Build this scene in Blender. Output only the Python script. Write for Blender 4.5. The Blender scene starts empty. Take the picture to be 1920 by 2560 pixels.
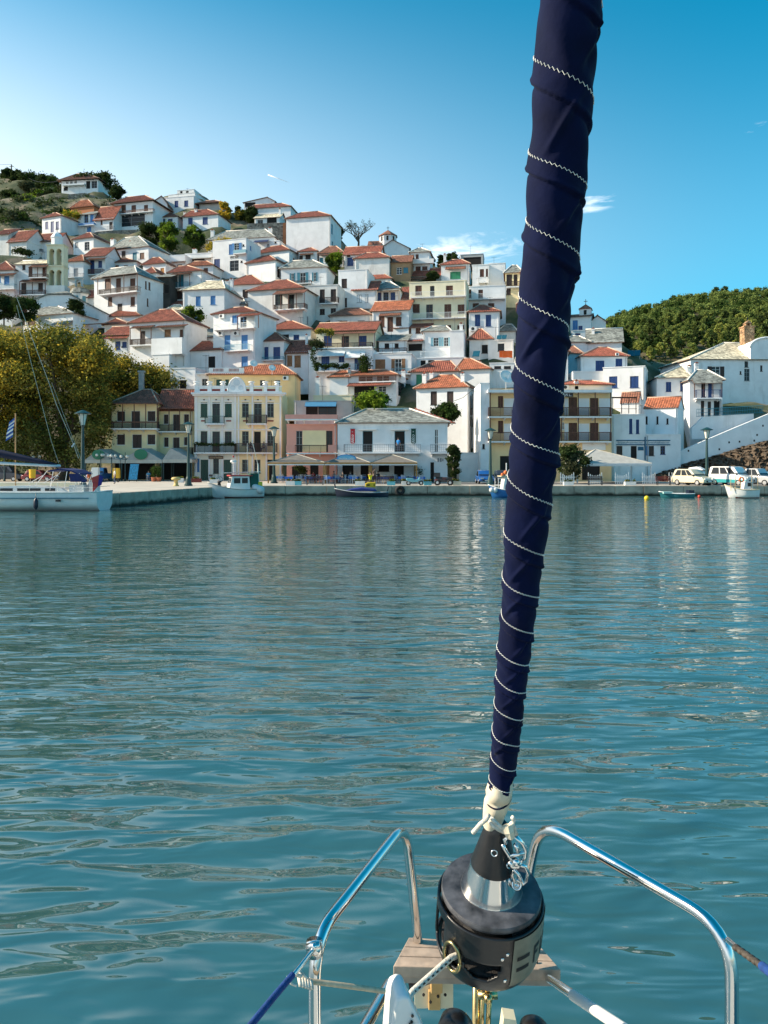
import bpy, math, random
import numpy as np
from mathutils import Vector, Matrix
S = bpy.context.scene
COL = S.collection
R = math.radians
rnd = random.Random(7)

# ------------------------------------------------------------------ camera, sky, sun, exposure
F, HY, EYE = 1900.0, 1160.0, 3.2          # focal length in photo pixels, horizon row, eye height above the water
cam_d = bpy.data.cameras.new('camera')
cam = bpy.data.objects.new('camera', cam_d); COL.objects.link(cam)
cam.location = (0, 0, EYE); cam.rotation_euler = (R(90), 0, 0)
cam_d.sensor_fit = 'VERTICAL'; cam_d.sensor_height = 36; cam_d.lens = 36 * F / 2560
cam_d.shift_y = -(1280 - HY) / 2560
cam_d.clip_start = 0.05; cam_d.clip_end = 20000
S.camera = cam
SUN_AZ, SUN_EL = R(-90), R(29)            # azimuth from the view direction (left is negative), elevation
SKY = 0.115
world = bpy.data.worlds.new('World'); S.world = world; world.use_nodes = True
def build_world():
    nt = world.node_tree; n = nt.nodes; l = nt.links
    n.clear()
    out = n.new('ShaderNodeOutputWorld'); bg = n.new('ShaderNodeBackground')
    sky = n.new('ShaderNodeTexSky'); sky.sky_type = 'NISHITA'; sky.sun_disc = False
    sky.sun_elevation = SUN_EL; sky.sun_rotation = SUN_AZ
    sky.air_density = 1.0; sky.dust_density = 0.8; sky.ozone_density = 4.0; sky.altitude = 0
    hs = n.new('ShaderNodeHueSaturation'); hs.inputs['Saturation'].default_value = 1.6; hs.inputs['Hue'].default_value = .468
    l.new(sky.outputs[0], hs.inputs['Color'])
    def M(op, a, c=None, clamp=False):
        x = n.new('ShaderNodeMath'); x.operation = op; x.use_clamp = clamp
        for i, v in enumerate((a, c)):
            if v is None: continue
            if isinstance(v, (int, float)): x.inputs[i].default_value = v
            else: l.new(v, x.inputs[i])
        return x.outputs[0]
    tc = n.new('ShaderNodeTexCoord')
    nv = n.new('ShaderNodeVectorMath'); nv.operation = 'NORMALIZE'; l.new(tc.outputs['Generated'], nv.inputs[0])
    sp = n.new('ShaderNodeSeparateXYZ'); l.new(nv.outputs[0], sp.inputs[0])
    # bright moist haze low in the sky, strongest below the sun
    az = M('ARCTAN2', sp.outputs['X'], sp.outputs['Y'])
    side = M('POWER', M('MULTIPLY', M('ADD', M('COSINE', M('SUBTRACT', az, SUN_AZ)), .48), 1/1.0, True), 1.6)
    low = n.new('ShaderNodeMapRange'); low.interpolation_type = 'SMOOTHSTEP'; low.inputs[1].default_value = .60; low.inputs[2].default_value = .22; l.new(sp.outputs['Z'], low.inputs[0])
    hz = M('MULTIPLY', M('ADD', side, M('MULTIPLY', low.outputs[0], .12)), low.outputs[0], True)
    hx = n.new('ShaderNodeMixRGB'); l.new(hz, hx.inputs[0]); l.new(hs.outputs[0], hx.inputs[1]); hx.inputs[2].default_value = (5.6, 6.3, 6.7, 1)
    # wisps of cloud low over the land: part of the sky, laid out by direction
    mp = n.new('ShaderNodeMapping'); mp.inputs['Scale'].default_value = (7, 7, 30); l.new(nv.outputs[0], mp.inputs[0])
    no = n.new('ShaderNodeTexNoise'); no.inputs['Scale'].default_value = 1.9; no.inputs['Detail'].default_value = 10
    no.inputs['Roughness'].default_value = 0.62; no.inputs['Distortion'].default_value = 0.7; l.new(mp.outputs[0], no.inputs['Vector'])
    def bump(v, c, w):
        return M('SUBTRACT', 1, M('MULTIPLY', M('ABSOLUTE', M('SUBTRACT', v, c)), 1/w), True)
    bank = M('MULTIPLY', bump(sp.outputs['Z'], .262, .045), bump(az, .09, .13))
    wisp = M('MULTIPLY', bump(sp.outputs['Z'], .315, .03), bump(az, .265, .05))
    wisp2 = M('MULTIPLY', bump(sp.outputs['Z'], .36, .03), bump(az, .46, .07))
    cov = M('ADD', M('ADD', M('MULTIPLY', bank, 1.5), wisp), M('MULTIPLY', wisp2, .6), True)
    th = M('SUBTRACT', .70, M('MULTIPLY', cov, .30))
    cl = M('MULTIPLY', M('MULTIPLY', M('SUBTRACT', no.outputs[0], th), 5, True), M('POWER', cov, .6))
    mx = n.new('ShaderNodeMixRGB'); l.new(M('MULTIPLY', cl, .6), mx.inputs[0]); l.new(hx.outputs[0], mx.inputs[1]); mx.inputs[2].default_value = (8.5, 8.6, 8.8, 1)
    l.new(mx.outputs[0], bg.inputs[0]); bg.inputs[1].default_value = SKY
    l.new(bg.outputs[0], out.inputs[0])
build_world()
sun_d = bpy.data.lights.new('sun', 'SUN'); sun = bpy.data.objects.new('sun', sun_d); COL.objects.link(sun)
sun_d.energy = 5.0; sun_d.angle = R(0.53); sun_d.color = (1, .86, .66)
_sd = Vector((math.sin(SUN_AZ) * math.cos(SUN_EL), math.cos(SUN_AZ) * math.cos(SUN_EL), math.sin(SUN_EL)))
sun.rotation_euler = (-_sd).to_track_quat('-Z', 'Y').to_euler()
S.view_settings.view_transform = 'Standard'; S.view_settings.look = 'None'
S.view_settings.exposure = 0.78; S.view_settings.gamma = 1; S.view_settings.use_curve_mapping = False
S.cycles.max_bounces = 6; S.cycles.diffuse_bounces = 3; S.cycles.glossy_bounces = 4; S.cycles.transmission_bounces = 4
S.cycles.transparent_max_bounces = 8; S.cycles.caustics_reflective = False; S.cycles.caustics_refractive = False
S.cycles.use_denoising = True; S.cycles.sample_clamp_indirect = 6

def PX(x, y, Y):                          # photo pixel + distance -> point in the world
    return Vector(((x - 960) / F * Y, Y, EYE + (HY - y) / F * Y))
def YG(y, z):                             # distance at which a surface of height z shows at row y
    return (EYE - z) * F / (y - HY)

# ------------------------------------------------------------------ materials
MATS = {}
def mat(name, col, rough=.8, var=.12, vs=1.5, bump=0.0, bs=20, metal=0, streak=0.0, scol=(.4, .37, .32), spec=.5, fn=None, coat=0):
    if name in MATS: return MATS[name]
    m = bpy.data.materials.new(name); m.use_nodes = True; nt = m.node_tree; n = nt.nodes; l = nt.links
    b = n['Principled BSDF']; b.inputs['Roughness'].default_value = rough; b.inputs['Metallic'].default_value = metal
    b.inputs['Specular IOR Level'].default_value = spec
    if coat: b.inputs['Coat Weight'].default_value = coat; b.inputs['Coat Roughness'].default_value = .08
    g = n.new('ShaderNodeNewGeometry')
    c = None
    if var:
        t = n.new('ShaderNodeTexNoise'); t.inputs['Scale'].default_value = vs; t.inputs['Detail'].default_value = 5
        l.new(g.outputs['Position'], t.inputs['Vector'])
        r = n.new('ShaderNodeMapRange'); r.inputs[1].default_value = .3; r.inputs[2].default_value = .7
        r.inputs[3].default_value = 1 - var; r.inputs[4].default_value = 1 + var; l.new(t.outputs[0], r.inputs[0])
        mm = n.new('ShaderNodeMixRGB'); mm.blend_type = 'MULTIPLY'; mm.inputs[0].default_value = 1
        mm.inputs[1].default_value = (*col, 1); l.new(r.outputs[0], mm.inputs[2]); c = mm.outputs[0]
    if streak:
        mp = n.new('ShaderNodeMapping'); mp.inputs['Scale'].default_value = (1, 1, .22); l.new(g.outputs['Position'], mp.inputs[0])
        t = n.new('ShaderNodeTexNoise'); t.inputs['Scale'].default_value = 1.1; t.inputs['Detail'].default_value = 8; t.inputs['Roughness'].default_value = .65
        l.new(mp.outputs[0], t.inputs['Vector'])
        r = n.new('ShaderNodeMapRange'); r.inputs[1].default_value = .56; r.inputs[2].default_value = .8; r.inputs[4].default_value = streak
        l.new(t.outputs[0], r.inputs[0])
        mm = n.new('ShaderNodeMixRGB'); l.new(r.outputs[0], mm.inputs[0]); l.new(c, mm.inputs[1]); mm.inputs[2].default_value = (*scol, 1); c = mm.outputs[0]
    if fn: c = fn(n, l, g, c, b) or c
    if c is not None: l.new(c, b.inputs['Base Color'])
    else: b.inputs['Base Color'].default_value = (*col, 1)
    if bump:
        t = n.new('ShaderNodeTexNoise'); t.inputs['Scale'].default_value = bs; t.inputs['Detail'].default_value = 4
        l.new(g.outputs['Position'], t.inputs['Vector'])
        bp = n.new('ShaderNodeBump'); bp.inputs['Strength'].default_value = 1; bp.inputs['Distance'].default_value = bump
        l.new(t.outputs[0], bp.inputs['Height']); l.new(bp.outputs[0], b.inputs['Normal'])
    MATS[name] = m; return m
def tile_fn(n, l, g, c, b):               # courses of tiles: each tile its own tone
    v = n.new('ShaderNodeTexVoronoi'); v.inputs['Scale'].default_value = 3.2; l.new(g.outputs['Position'], v.inputs['Vector'])
    r = n.new('ShaderNodeSeparateColor'); l.new(v.outputs['Color'], r.inputs[0])
    k = n.new('ShaderNodeMapRange'); k.inputs[3].default_value = .62; k.inputs[4].default_value = 1.35; l.new(r.outputs[0], k.inputs[0])
    m = n.new('ShaderNodeMixRGB'); m.blend_type = 'MULTIPLY'; m.inputs[0].default_value = 1; l.new(c, m.inputs[1]); l.new(k.outputs[0], m.inputs[2])
    return m.outputs[0]
def slate_fn(n, l, g, c, b):
    v = n.new('ShaderNodeTexVoronoi'); v.inputs['Scale'].default_value = 2.6
    mp = n.new('ShaderNodeMapping'); mp.inputs['Scale'].default_value = (1, 1, 1.8); l.new(g.outputs['Position'], mp.inputs[0]); l.new(mp.outputs[0], v.inputs['Vector'])
    r = n.new('ShaderNodeSeparateColor'); l.new(v.outputs['Color'], r.inputs[0])
    k = n.new('ShaderNodeMapRange'); k.inputs[3].default_value = .5; k.inputs[4].default_value = 1.5; l.new(r.outputs[0], k.inputs[0])
    m = n.new('ShaderNodeMixRGB'); m.blend_type = 'MULTIPLY'; m.inputs[0].default_value = 1; l.new(c, m.inputs[1]); l.new(k.outputs[0], m.inputs[2])
    bp = n.new('ShaderNodeBump'); bp.inputs['Distance'].default_value = .06; l.new(r.outputs[1], bp.inputs['Height']); l.new(bp.outputs[0], b.inputs['Normal'])
    return m.outputs[0]
def stone_fn(n, l, g, c, b):
    v = n.new('ShaderNodeTexVoronoi'); v.feature = 'DISTANCE_TO_EDGE'; v.inputs['Scale'].default_value = 2.2; l.new(g.outputs['Position'], v.inputs['Vector'])
    v2 = n.new('ShaderNodeTexVoronoi'); v2.inputs['Scale'].default_value = 2.2; l.new(g.outputs['Position'], v2.inputs['Vector'])
    r = n.new('ShaderNodeSeparateColor'); l.new(v2.outputs['Color'], r.inputs[0])
    k = n.new('ShaderNodeMapRange'); k.inputs[3].default_value = .5; k.inputs[4].default_value = 1.4; l.new(r.outputs[0], k.inputs[0])
    m = n.new('ShaderNodeMixRGB'); m.blend_type = 'MULTIPLY'; m.inputs[0].default_value = 1; l.new(c, m.inputs[1]); l.new(k.outputs[0], m.inputs[2])
    e = n.new('ShaderNodeMapRange'); e.inputs[1].default_value = 0; e.inputs[2].default_value = .08; l.new(v.outputs['Distance'], e.inputs[0])
    bp = n.new('ShaderNodeBump'); bp.inputs['Distance'].default_value = .12; l.new(e.outputs[0], bp.inputs['Height']); l.new(bp.outputs[0], b.inputs['Normal'])
    return m.outputs[0]
WALL = {
 'w': mat('white_plaster', (.78, .78, .78), .85, .08, .7, .012, 6, streak=.7, scol=(.5, .49, .46)),
 'v': mat('old_white_plaster', (.72, .71, .68), .9, .10, .8, .015, 6, streak=.75, scol=(.36, .33, .29)),
 'c': mat('cream_plaster', (.78, .70, .50), .85, .07, .7, .01, 6, streak=.3, scol=(.5, .42, .3)),
 'y': mat('yellow_plaster', (.86, .71, .42), .85, .07, .7, .01, 6, streak=.25, scol=(.5, .4, .22)),
 'o': mat('apricot_plaster', (.84, .60, .32), .85, .07, .7, .01, 6, streak=.25, scol=(.5, .35, .2)),
 'p': mat('pink_plaster', (.78, .36, .28), .85, .06, .7, .01, 6, streak=.2, scol=(.5, .25, .2)),
 'g': mat('grey_plaster', (.42, .42, .41), .9, .12, .8, .015, 6, streak=.5),
 't': mat('brown_plaster', (.36, .22, .12), .9, .15, .8, .015, 6, streak=.5),
 'a': mat('aqua_plaster', (.20, .48, .60), .85, .06, .7, .01, 6, streak=.2, scol=(.2, .35, .4)),
 'm': mat('pale_mansion_plaster', (.76, .745, .66), .85, .07, .7, .01, 6, streak=.3),
 's': mat('rubble_stone', (.27, .24, .20), .95, .2, .8, 0, fn=stone_fn),
}
TILE = {
 'r': mat('red_clay_tile', (.31, .088, .052), .85, .2, .9, .02, 9, streak=.6, scol=(.2, .11, .08), fn=tile_fn),
 'o': mat('orange_clay_tile', (.42, .13, .06), .85, .2, .9, .02, 9, streak=.4, scol=(.3, .14, .08), fn=tile_fn),
 'b': mat('brown_clay_tile', (.25, .10, .06), .85, .2, .9, .02, 9, streak=.5, scol=(.14, .09, .07), fn=tile_fn),
 's': mat('grey_slate', (.20, .21, .19), .8, .2, .8, fn=slate_fn),
 't': mat('pale_stone_slab', (.52, .46, .33), .9, .2, .8, fn=slate_fn),
}
PAINT = {
 'B': mat('deep_blue_paint', (.010, .045, .17), .5, .1, 2, .004, 30),
 'b': mat('sky_blue_paint', (.05, .20, .46), .5, .1, 2, .004, 30),
 'l': mat('pale_blue_paint', (.20, .40, .48), .5, .1, 2, .004, 30),
 'n': mat('brown_wood', (.10, .035, .018), .6, .25, 4, .004, 30),
 'k': mat('dark_wood', (.035, .018, .014), .6, .2, 4, .004, 30),
 'G': mat('green_paint', (.012, .06, .04), .5, .1, 2, .004, 30),
 'e': mat('grey_green_paint', (.12, .18, .16), .5, .1, 2),
 'm': mat('tan_wood', (.25, .12, .05), .6, .25, 4, .004, 30),
 'o': mat('orange_wood', (.5, .2, .04), .6, .2, 4),
 'w': mat('white_paint', (.78, .78, .76), .5, .05, 2),
 'y': mat('grey_paint', (.25, .27, .29), .5, .1, 2),
 'p': mat('pink_paint', (.76, .34, .27), .7, .06, 2),
 'c': mat('cream_paint', (.74, .66, .46), .7, .06, 2),
 'q': mat('teal_paint', (.03, .19, .26), .5, .1, 2),
 'f': mat('fresh_green_paint', (.03, .24, .12), .5, .1, 2),
}
GLASS = mat('window_glass', (.025, .03, .035), .08, 0, spec=.25)
DARK = mat('dark_interior', (.015, .013, .012), .9, .1)
IRON = mat('black_iron', (.02, .02, .022), .5, .1)
WHITEMETAL = mat('white_metal', (.7, .7, .7), .4, .05)
CAPM = mat('ridge_mortar', (.52, .36, .27), .9, .25, 2)
WCAP = mat('white_mortar', (.72, .68, .62), .9, .2, 2)
EAVE = mat('eave_board', (.16, .085, .05), .8, .2, 3)
CONC = mat('concrete', (.42, .39, .35), .9, .18, .6, .01, 12, streak=.55, scol=(.2, .18, .15))
STEEL = mat('polished_steel', (.74, .73, .71), .14, .04, 12, metal=1)

# ------------------------------------------------------------------ mesh building
class MB:
    def __init__(s): s.v = []; s.f = []; s.m = []
    def poly(s, pts, mi=0):
        b = len(s.v); s.v += [tuple(p) for p in pts]; s.f.append(tuple(range(b, b + len(pts)))); s.m.append(mi)
    def faces(s, vs, fs, mi=0):
        b = len(s.v); s.v += [tuple(p) for p in vs]; s.f += [tuple(i + b for i in f) for f in fs]; s.m += [mi] * len(fs)
    def box(s, x0, y0, z0, x1, y1, z1, mi=0):
        s.faces([(x0,y0,z0),(x1,y0,z0),(x1,y1,z0),(x0,y1,z0),(x0,y0,z1),(x1,y0,z1),(x1,y1,z1),(x0,y1,z1)],
                [(3,2,1,0),(4,5,6,7),(0,1,5,4),(1,2,6,5),(2,3,7,6),(3,0,4,7)], mi)
    def prism(s, poly, v0, v1, mi=0, ax=1):      # polygon in (u,z), extruded along v (ax=1); ax=0: (v,z) along u; ax=2: (u,v) along z
        n = len(poly)
        def q(p, w): return (p[0], w, p[1]) if ax == 1 else ((w, p[0], p[1]) if ax == 0 else (p[0], p[1], w))
        vs = [q(p, v0) for p in poly] + [q(p, v1) for p in poly]
        s.faces(vs, [tuple(range(n))[::-1], tuple(range(n, 2*n))] + [(i, (i+1) % n, n + (i+1) % n, n + i) for i in range(n)], mi)
    def tube(s, pts, r, k=8, mi=0, cap=True):
        pts = [Vector(p) for p in pts]; n = len(pts)
        rs = r if isinstance(r, (list, tuple)) else [r] * n
        b = len(s.v); up = None
        for i, p in enumerate(pts):
            t = (pts[min(i+1, n-1)] - pts[max(i-1, 0)]).normalized()
            if up is None:
                up = Vector((0, 0, 1)) if abs(t.z) < .9 else Vector((1, 0, 0))
            e1 = t.cross(up)
            if e1.length < 1e-5: e1 = t.cross(Vector((0, 1, 0)))
            e1.normalize(); e2 = t.cross(e1).normalized(); up = -e2 if False else up
            for j in range(k):
                a = 2 * math.pi * j / k
                s.v.append(tuple(p + e1 * (math.cos(a) * rs[i]) + e2 * (math.sin(a) * rs[i])))
        for i in range(n - 1):
            for j in range(k):
                a, c = b + i*k + j, b + i*k + (j+1) % k
                s.f.append((a, c, c + k, a + k)); s.m.append(mi)
        if cap:
            s.f.append(tuple(range(b, b+k))[::-1]); s.m.append(mi)
            s.f.append(tuple(range(b + (n-1)*k, b + n*k))); s.m.append(mi)
    def lathe(s, prof, org, A, k=24, mi=0, e1=None, caps=True):      # prof: (distance along A, radius)
        A = Vector(A).normalized(); org = Vector(org)
        e1 = (Vector((1, 0, 0)) - A * A.x).normalized() if e1 is None else e1
        e2 = A.cross(e1); b = len(s.v); n = len(prof)
        for h, r in prof:
            for j in range(k):
                a = 2*math.pi*j/k
                s.v.append(tuple(org + A*h + e1*(math.cos(a)*r) + e2*(math.sin(a)*r)))
        for i in range(n-1):
            for j in range(k):
                a, c = b+i*k+j, b+i*k+(j+1) % k
                s.f.append((a, c, c+k, a+k)); s.m.append(mi)
        if caps:
            s.f.append(tuple(range(b, b+k))[::-1]); s.m.append(mi); s.f.append(tuple(range(b+(n-1)*k, b+n*k))); s.m.append(mi)
    def sphere(s, c, r, k=10, mi=0, sq=(1, 1, 1)):
        n = max(5, k // 2 + 1)
        vs = []; fs = []
        for i in range(n + 1):
            t = math.pi * i / n
            for j in range(k):
                a = 2*math.pi*j/k
                vs.append((c[0]+r*sq[0]*math.sin(t)*math.cos(a), c[1]+r*sq[1]*math.sin(t)*math.sin(a), c[2]+r*sq[2]*math.cos(t)))
        for i in range(n):
            for j in range(k):
                fs.append((i*k+j, (i+1)*k+j, (i+1)*k+(j+1) % k, i*k+(j+1) % k))
        s.faces(vs, fs, mi)
    def mesh(s, name, mats, smooth=False):
        me = bpy.data.meshes.new(name); me.from_pydata(s.v, [], s.f)
        for m in (mats if isinstance(mats, (list, tuple)) else [mats]): me.materials.append(m)
        if len(me.materials) > 1: me.polygons.foreach_set('material_index', s.m)
        if smooth: me.polygons.foreach_set('use_smooth', [True]*len(s.f))
        me.update(); return me
    def build(s, name, mats, parent=None, smooth=False, loc=None):
        return link(name, s.mesh(name, mats, smooth), parent, loc)
def link(name, me, parent=None, loc=None):
    o = bpy.data.objects.new(name, me); COL.objects.link(o)
    if parent is not None: o.parent = parent
    if loc is not None: o.location = loc
    return o
def thing(name, label, cat, loc=(0, 0, 0), rz=0, group=None):
    o = bpy.data.objects.new(name, None); COL.objects.link(o); o.empty_display_size = .2
    o.location = loc; o.rotation_euler = (0, 0, rz); o['label'] = label; o['category'] = cat
    if group: o['group'] = group
    return o
def tag(o, label, cat, group=None):
    o['label'] = label; o['category'] = cat
    if group: o['group'] = group
    return o
def copy_tree(o, parent=None):
    c = o.copy(); COL.objects.link(c)
    if parent is not None: c.parent = parent
    for ch in o.children: copy_tree(ch, c)
    return c
def letters(name, body, size, m, parent, loc=None, shear=0, ext=.004):
    cu = bpy.data.curves.new(name, 'FONT'); cu.body = body; cu.extrude = ext; cu.size = size; cu.shear = shear
    t = bpy.data.objects.new(name, cu); COL.objects.link(t); bpy.context.view_layer.update()
    me = bpy.data.meshes.new_from_object(t.evaluated_get(bpy.context.evaluated_depsgraph_get())); bpy.data.objects.remove(t); bpy.data.curves.remove(cu)
    me.materials.clear(); me.materials.append(m); o = link(name, me, parent, loc)
    xs = [v.co.x for v in me.vertices] or [0]; return o, max(xs)-min(0, min(xs))
def shade(o, ang=35):
    me = o.data; me.polygons.foreach_set('use_smooth', [True]*len(me.polygons))
    try: me.set_sharp_from_angle(angle=R(ang))
    except Exception: pass
    return o
def weld(o):
    import bmesh
    bm = bmesh.new(); bm.from_mesh(o.data); bmesh.ops.remove_doubles(bm, verts=bm.verts, dist=1e-5); bmesh.ops.recalc_face_normals(bm, faces=bm.faces)
    bm.to_mesh(o.data); bm.free(); return o
# ------------------------------------------------------------------ water
def water_mat():
    m = bpy.data.materials.new('harbour_water'); m.use_nodes = True; nt = m.node_tree; n = nt.nodes; l = nt.links
    b = n['Principled BSDF']; b.inputs['Base Color'].default_value = (.034, .100, .102, 1)
    b.inputs['Roughness'].default_value = .02; b.inputs['IOR'].default_value = 2.15
    g = n.new('ShaderNodeNewGeometry')
    def noise(sc, sx, sy, det, dist, rot=0, off=0):
        mp = n.new('ShaderNodeMapping'); mp.inputs['Scale'].default_value = (sx, sy, 1); mp.inputs['Rotation'].default_value = (0, 0, R(rot)); mp.inputs['Location'].default_value = (off, off*.7, 0)
        l.new(g.outputs['Position'], mp.inputs[0])
        t = n.new('ShaderNodeTexNoise'); t.noise_dimensions = '2D'; t.inputs['Scale'].default_value = sc; t.inputs['Detail'].default_value = det; t.inputs['Roughness'].default_value = .45; t.inputs['Distortion'].default_value = dist
        l.new(mp.outputs[0], t.inputs['Vector']); return t.outputs[0]
    def mul(a, k):
        x = n.new('ShaderNodeMath'); x.operation = 'MULTIPLY'; l.new(a, x.inputs[0])
        if isinstance(k, float): x.inputs[1].default_value = k
        else: l.new(k, x.inputs[1])
        return x.outputs[0]
    def add(a, c):
        x = n.new('ShaderNodeMath'); l.new(a, x.inputs[0]); l.new(c, x.inputs[1]); return x.outputs[0]
    big = mul(noise(.42, .5, 1, 1, .3, 6), .10)
    mid = mul(noise(1.45, .34, 1.0, 2, .25, -5, 3.3), .13)
    sm = mul(noise(3.2, .36, 1.0, 2, .3, 6, 5.1), .048)
    big = add(big, sm)
    gust = n.new('ShaderNodeMapRange'); gust.inputs[1].default_value = .35; gust.inputs[2].default_value = .65; gust.inputs[3].default_value = .25
    l.new(noise(.06, .6, 1.6, 2, .5, 4, 9.1), gust.inputs[0])
    # the breeze reaches the open middle of the harbour, the lee of the quay and of the boat stays smooth
    sp = n.new('ShaderNodeSeparateXYZ'); l.new(g.outputs['Position'], sp.inputs[0])
    lee = n.new('ShaderNodeMapRange'); lee.interpolation_type = 'SMOOTHSTEP'; lee.inputs[1].default_value = 4; lee.inputs[2].default_value = 22; lee.inputs[3].default_value = .09
    l.new(sp.outputs['Y'], lee.inputs[0])
    fine = mul(mul(mul(noise(4.2, .45, 1, 2, .3, 10, 1.7), gust.outputs[0]), lee.outputs[0]), .030)
    h = add(add(big, mid), fine)
    # calm lane in the lee of the town, breeze patches before and behind it
    yy = n.new('ShaderNodeMath'); yy.operation = 'MULTIPLY_ADD'; l.new(noise(.07, .35, 1.2, 3, .6, 3, 4.4), yy.inputs[0]); yy.inputs[1].default_value = 34; l.new(sp.outputs['Y'], yy.inputs[2])
    cv = n.new('ShaderNodeValToRGB'); cv.color_ramp.interpolation = 'B_SPLINE'; cr = cv.color_ramp.elements; sc = n.new('ShaderNodeMath'); sc.operation = 'DIVIDE'; l.new(yy.outputs[0], sc.inputs[0]); sc.inputs[1].default_value = 100; l.new(sc.outputs[0], cv.inputs[0])
    cr[0].position = .22; cr[0].color = (.85,)*3+(1,); cr[1].position = .95; cr[1].color = (.9,)*3+(1,)
    for p_, v_ in ((.32, .8), (.42, .42), (.62, .26), (.74, .5)): e = cr.new(p_); e.color = (v_,)*3+(1,)
    h = mul(h, cv.outputs[0])
    ro = n.new('ShaderNodeMapRange'); ro.inputs[1].default_value = 12; ro.inputs[2].default_value = 70; ro.inputs[3].default_value = .015; ro.inputs[4].default_value = .07; l.new(sp.outputs['Y'], ro.inputs[0]); l.new(ro.outputs[0], b.inputs['Roughness'])   # ripples too small to see far out
    bp = n.new('ShaderNodeBump'); bp.inputs['Strength'].default_value = 1; bp.inputs['Distance'].default_value = 1
    l.new(h, bp.inputs['Height']); l.new(bp.outputs[0], b.inputs['Normal'])
    return m
w = MB(); w.poly([(-690, -38, 0), (690, -38, 0), (690, 790, 0), (-690, 790, 0)])
water = w.build('water', water_mat()); water['kind'] = 'structure'

# ------------------------------------------------------------------ our own boat: bow fittings in front of the camera
ax_px = [(1204, 2440), (1216, 2397), (1228, 2222), (1231, 2057), (1253, 1960), (1325, 1240), (1427, 0)]
def ax_Y(y):                              # the forestay rakes aft: distance at which its axis crosses photo row y
    return (1.53 + .25 * (EYE - 2.342) * -1) / (1 + .25 * (HY - y) / F)
def axis(y):
    for (xa, ya), (xb, yb) in zip(ax_px, ax_px[1:]):
        if ya >= y >= yb: break
    t = (y - ya) / (yb - ya); return PX(xa + (xb - xa) * t, y, ax_Y(y))
AXD = (axis(0) - axis(2222)).normalized()
AXO = axis(2222)
def ap(y, x=None): return (axis(y) - AXO).dot(AXD)
AE1 = (Vector((1, 0, 0)) - AXD * AXD.x).normalized(); AE2 = AXD.cross(AE1)   # AE2 points away from the camera
BLACKP = mat('black_plastic', (.010, .010, .011), .32, .3, 30, .0006, 90)
GREYALU = mat('worn_grey_anodised_flange', (.065, .065, .072), .38, .85, 28, .0006, 150)
PLATE = mat('grey_label_plate', (.20, .185, .135), .45, .2, 30)
INK = mat('black_ink', (.008, .008, .008), .5, 0)
def navy_fn(n, l, g, c, b):
    b.inputs['Sheen Weight'].default_value = .03; b.inputs['Specular IOR Level'].default_value = .12; b.inputs['Sheen Roughness'].default_value = .5
NAVY = mat('navy_canvas', (.0009, .0038, .027), .85, .3, 14, .0016, 45, fn=navy_fn)
CREAMCLOTH = mat('cream_sailcloth', (.66, .58, .44), .75, .12, 20, .001, 60)
THREAD = mat('pale_thread', (.82, .80, .74), .8, .1, 40)
ROPEW = mat('white_rope', (.62, .58, .5), .85, .25, 120, .002, 300)
ROPEB = mat('blue_rope', (.005, .045, .19), .8, .25, 60, .002, 200)
GELW = mat('white_gelcoat', (.74, .73, .70), .3, .08, 6, .0005, 40)
CREAMGEL = mat('cream_gelcoat', (.68, .62, .44), .4, .1, 8)
BRONZE = mat('bronze', (.60, .44, .20), .25, .2, 30, metal=1)
TEAK = mat('weathered_teak', (.44, .33, .25), .75, .22, 30, .002, 40)
TEAKN = mat('new_wood', (.55, .34, .13), .6, .2, 25)

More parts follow.
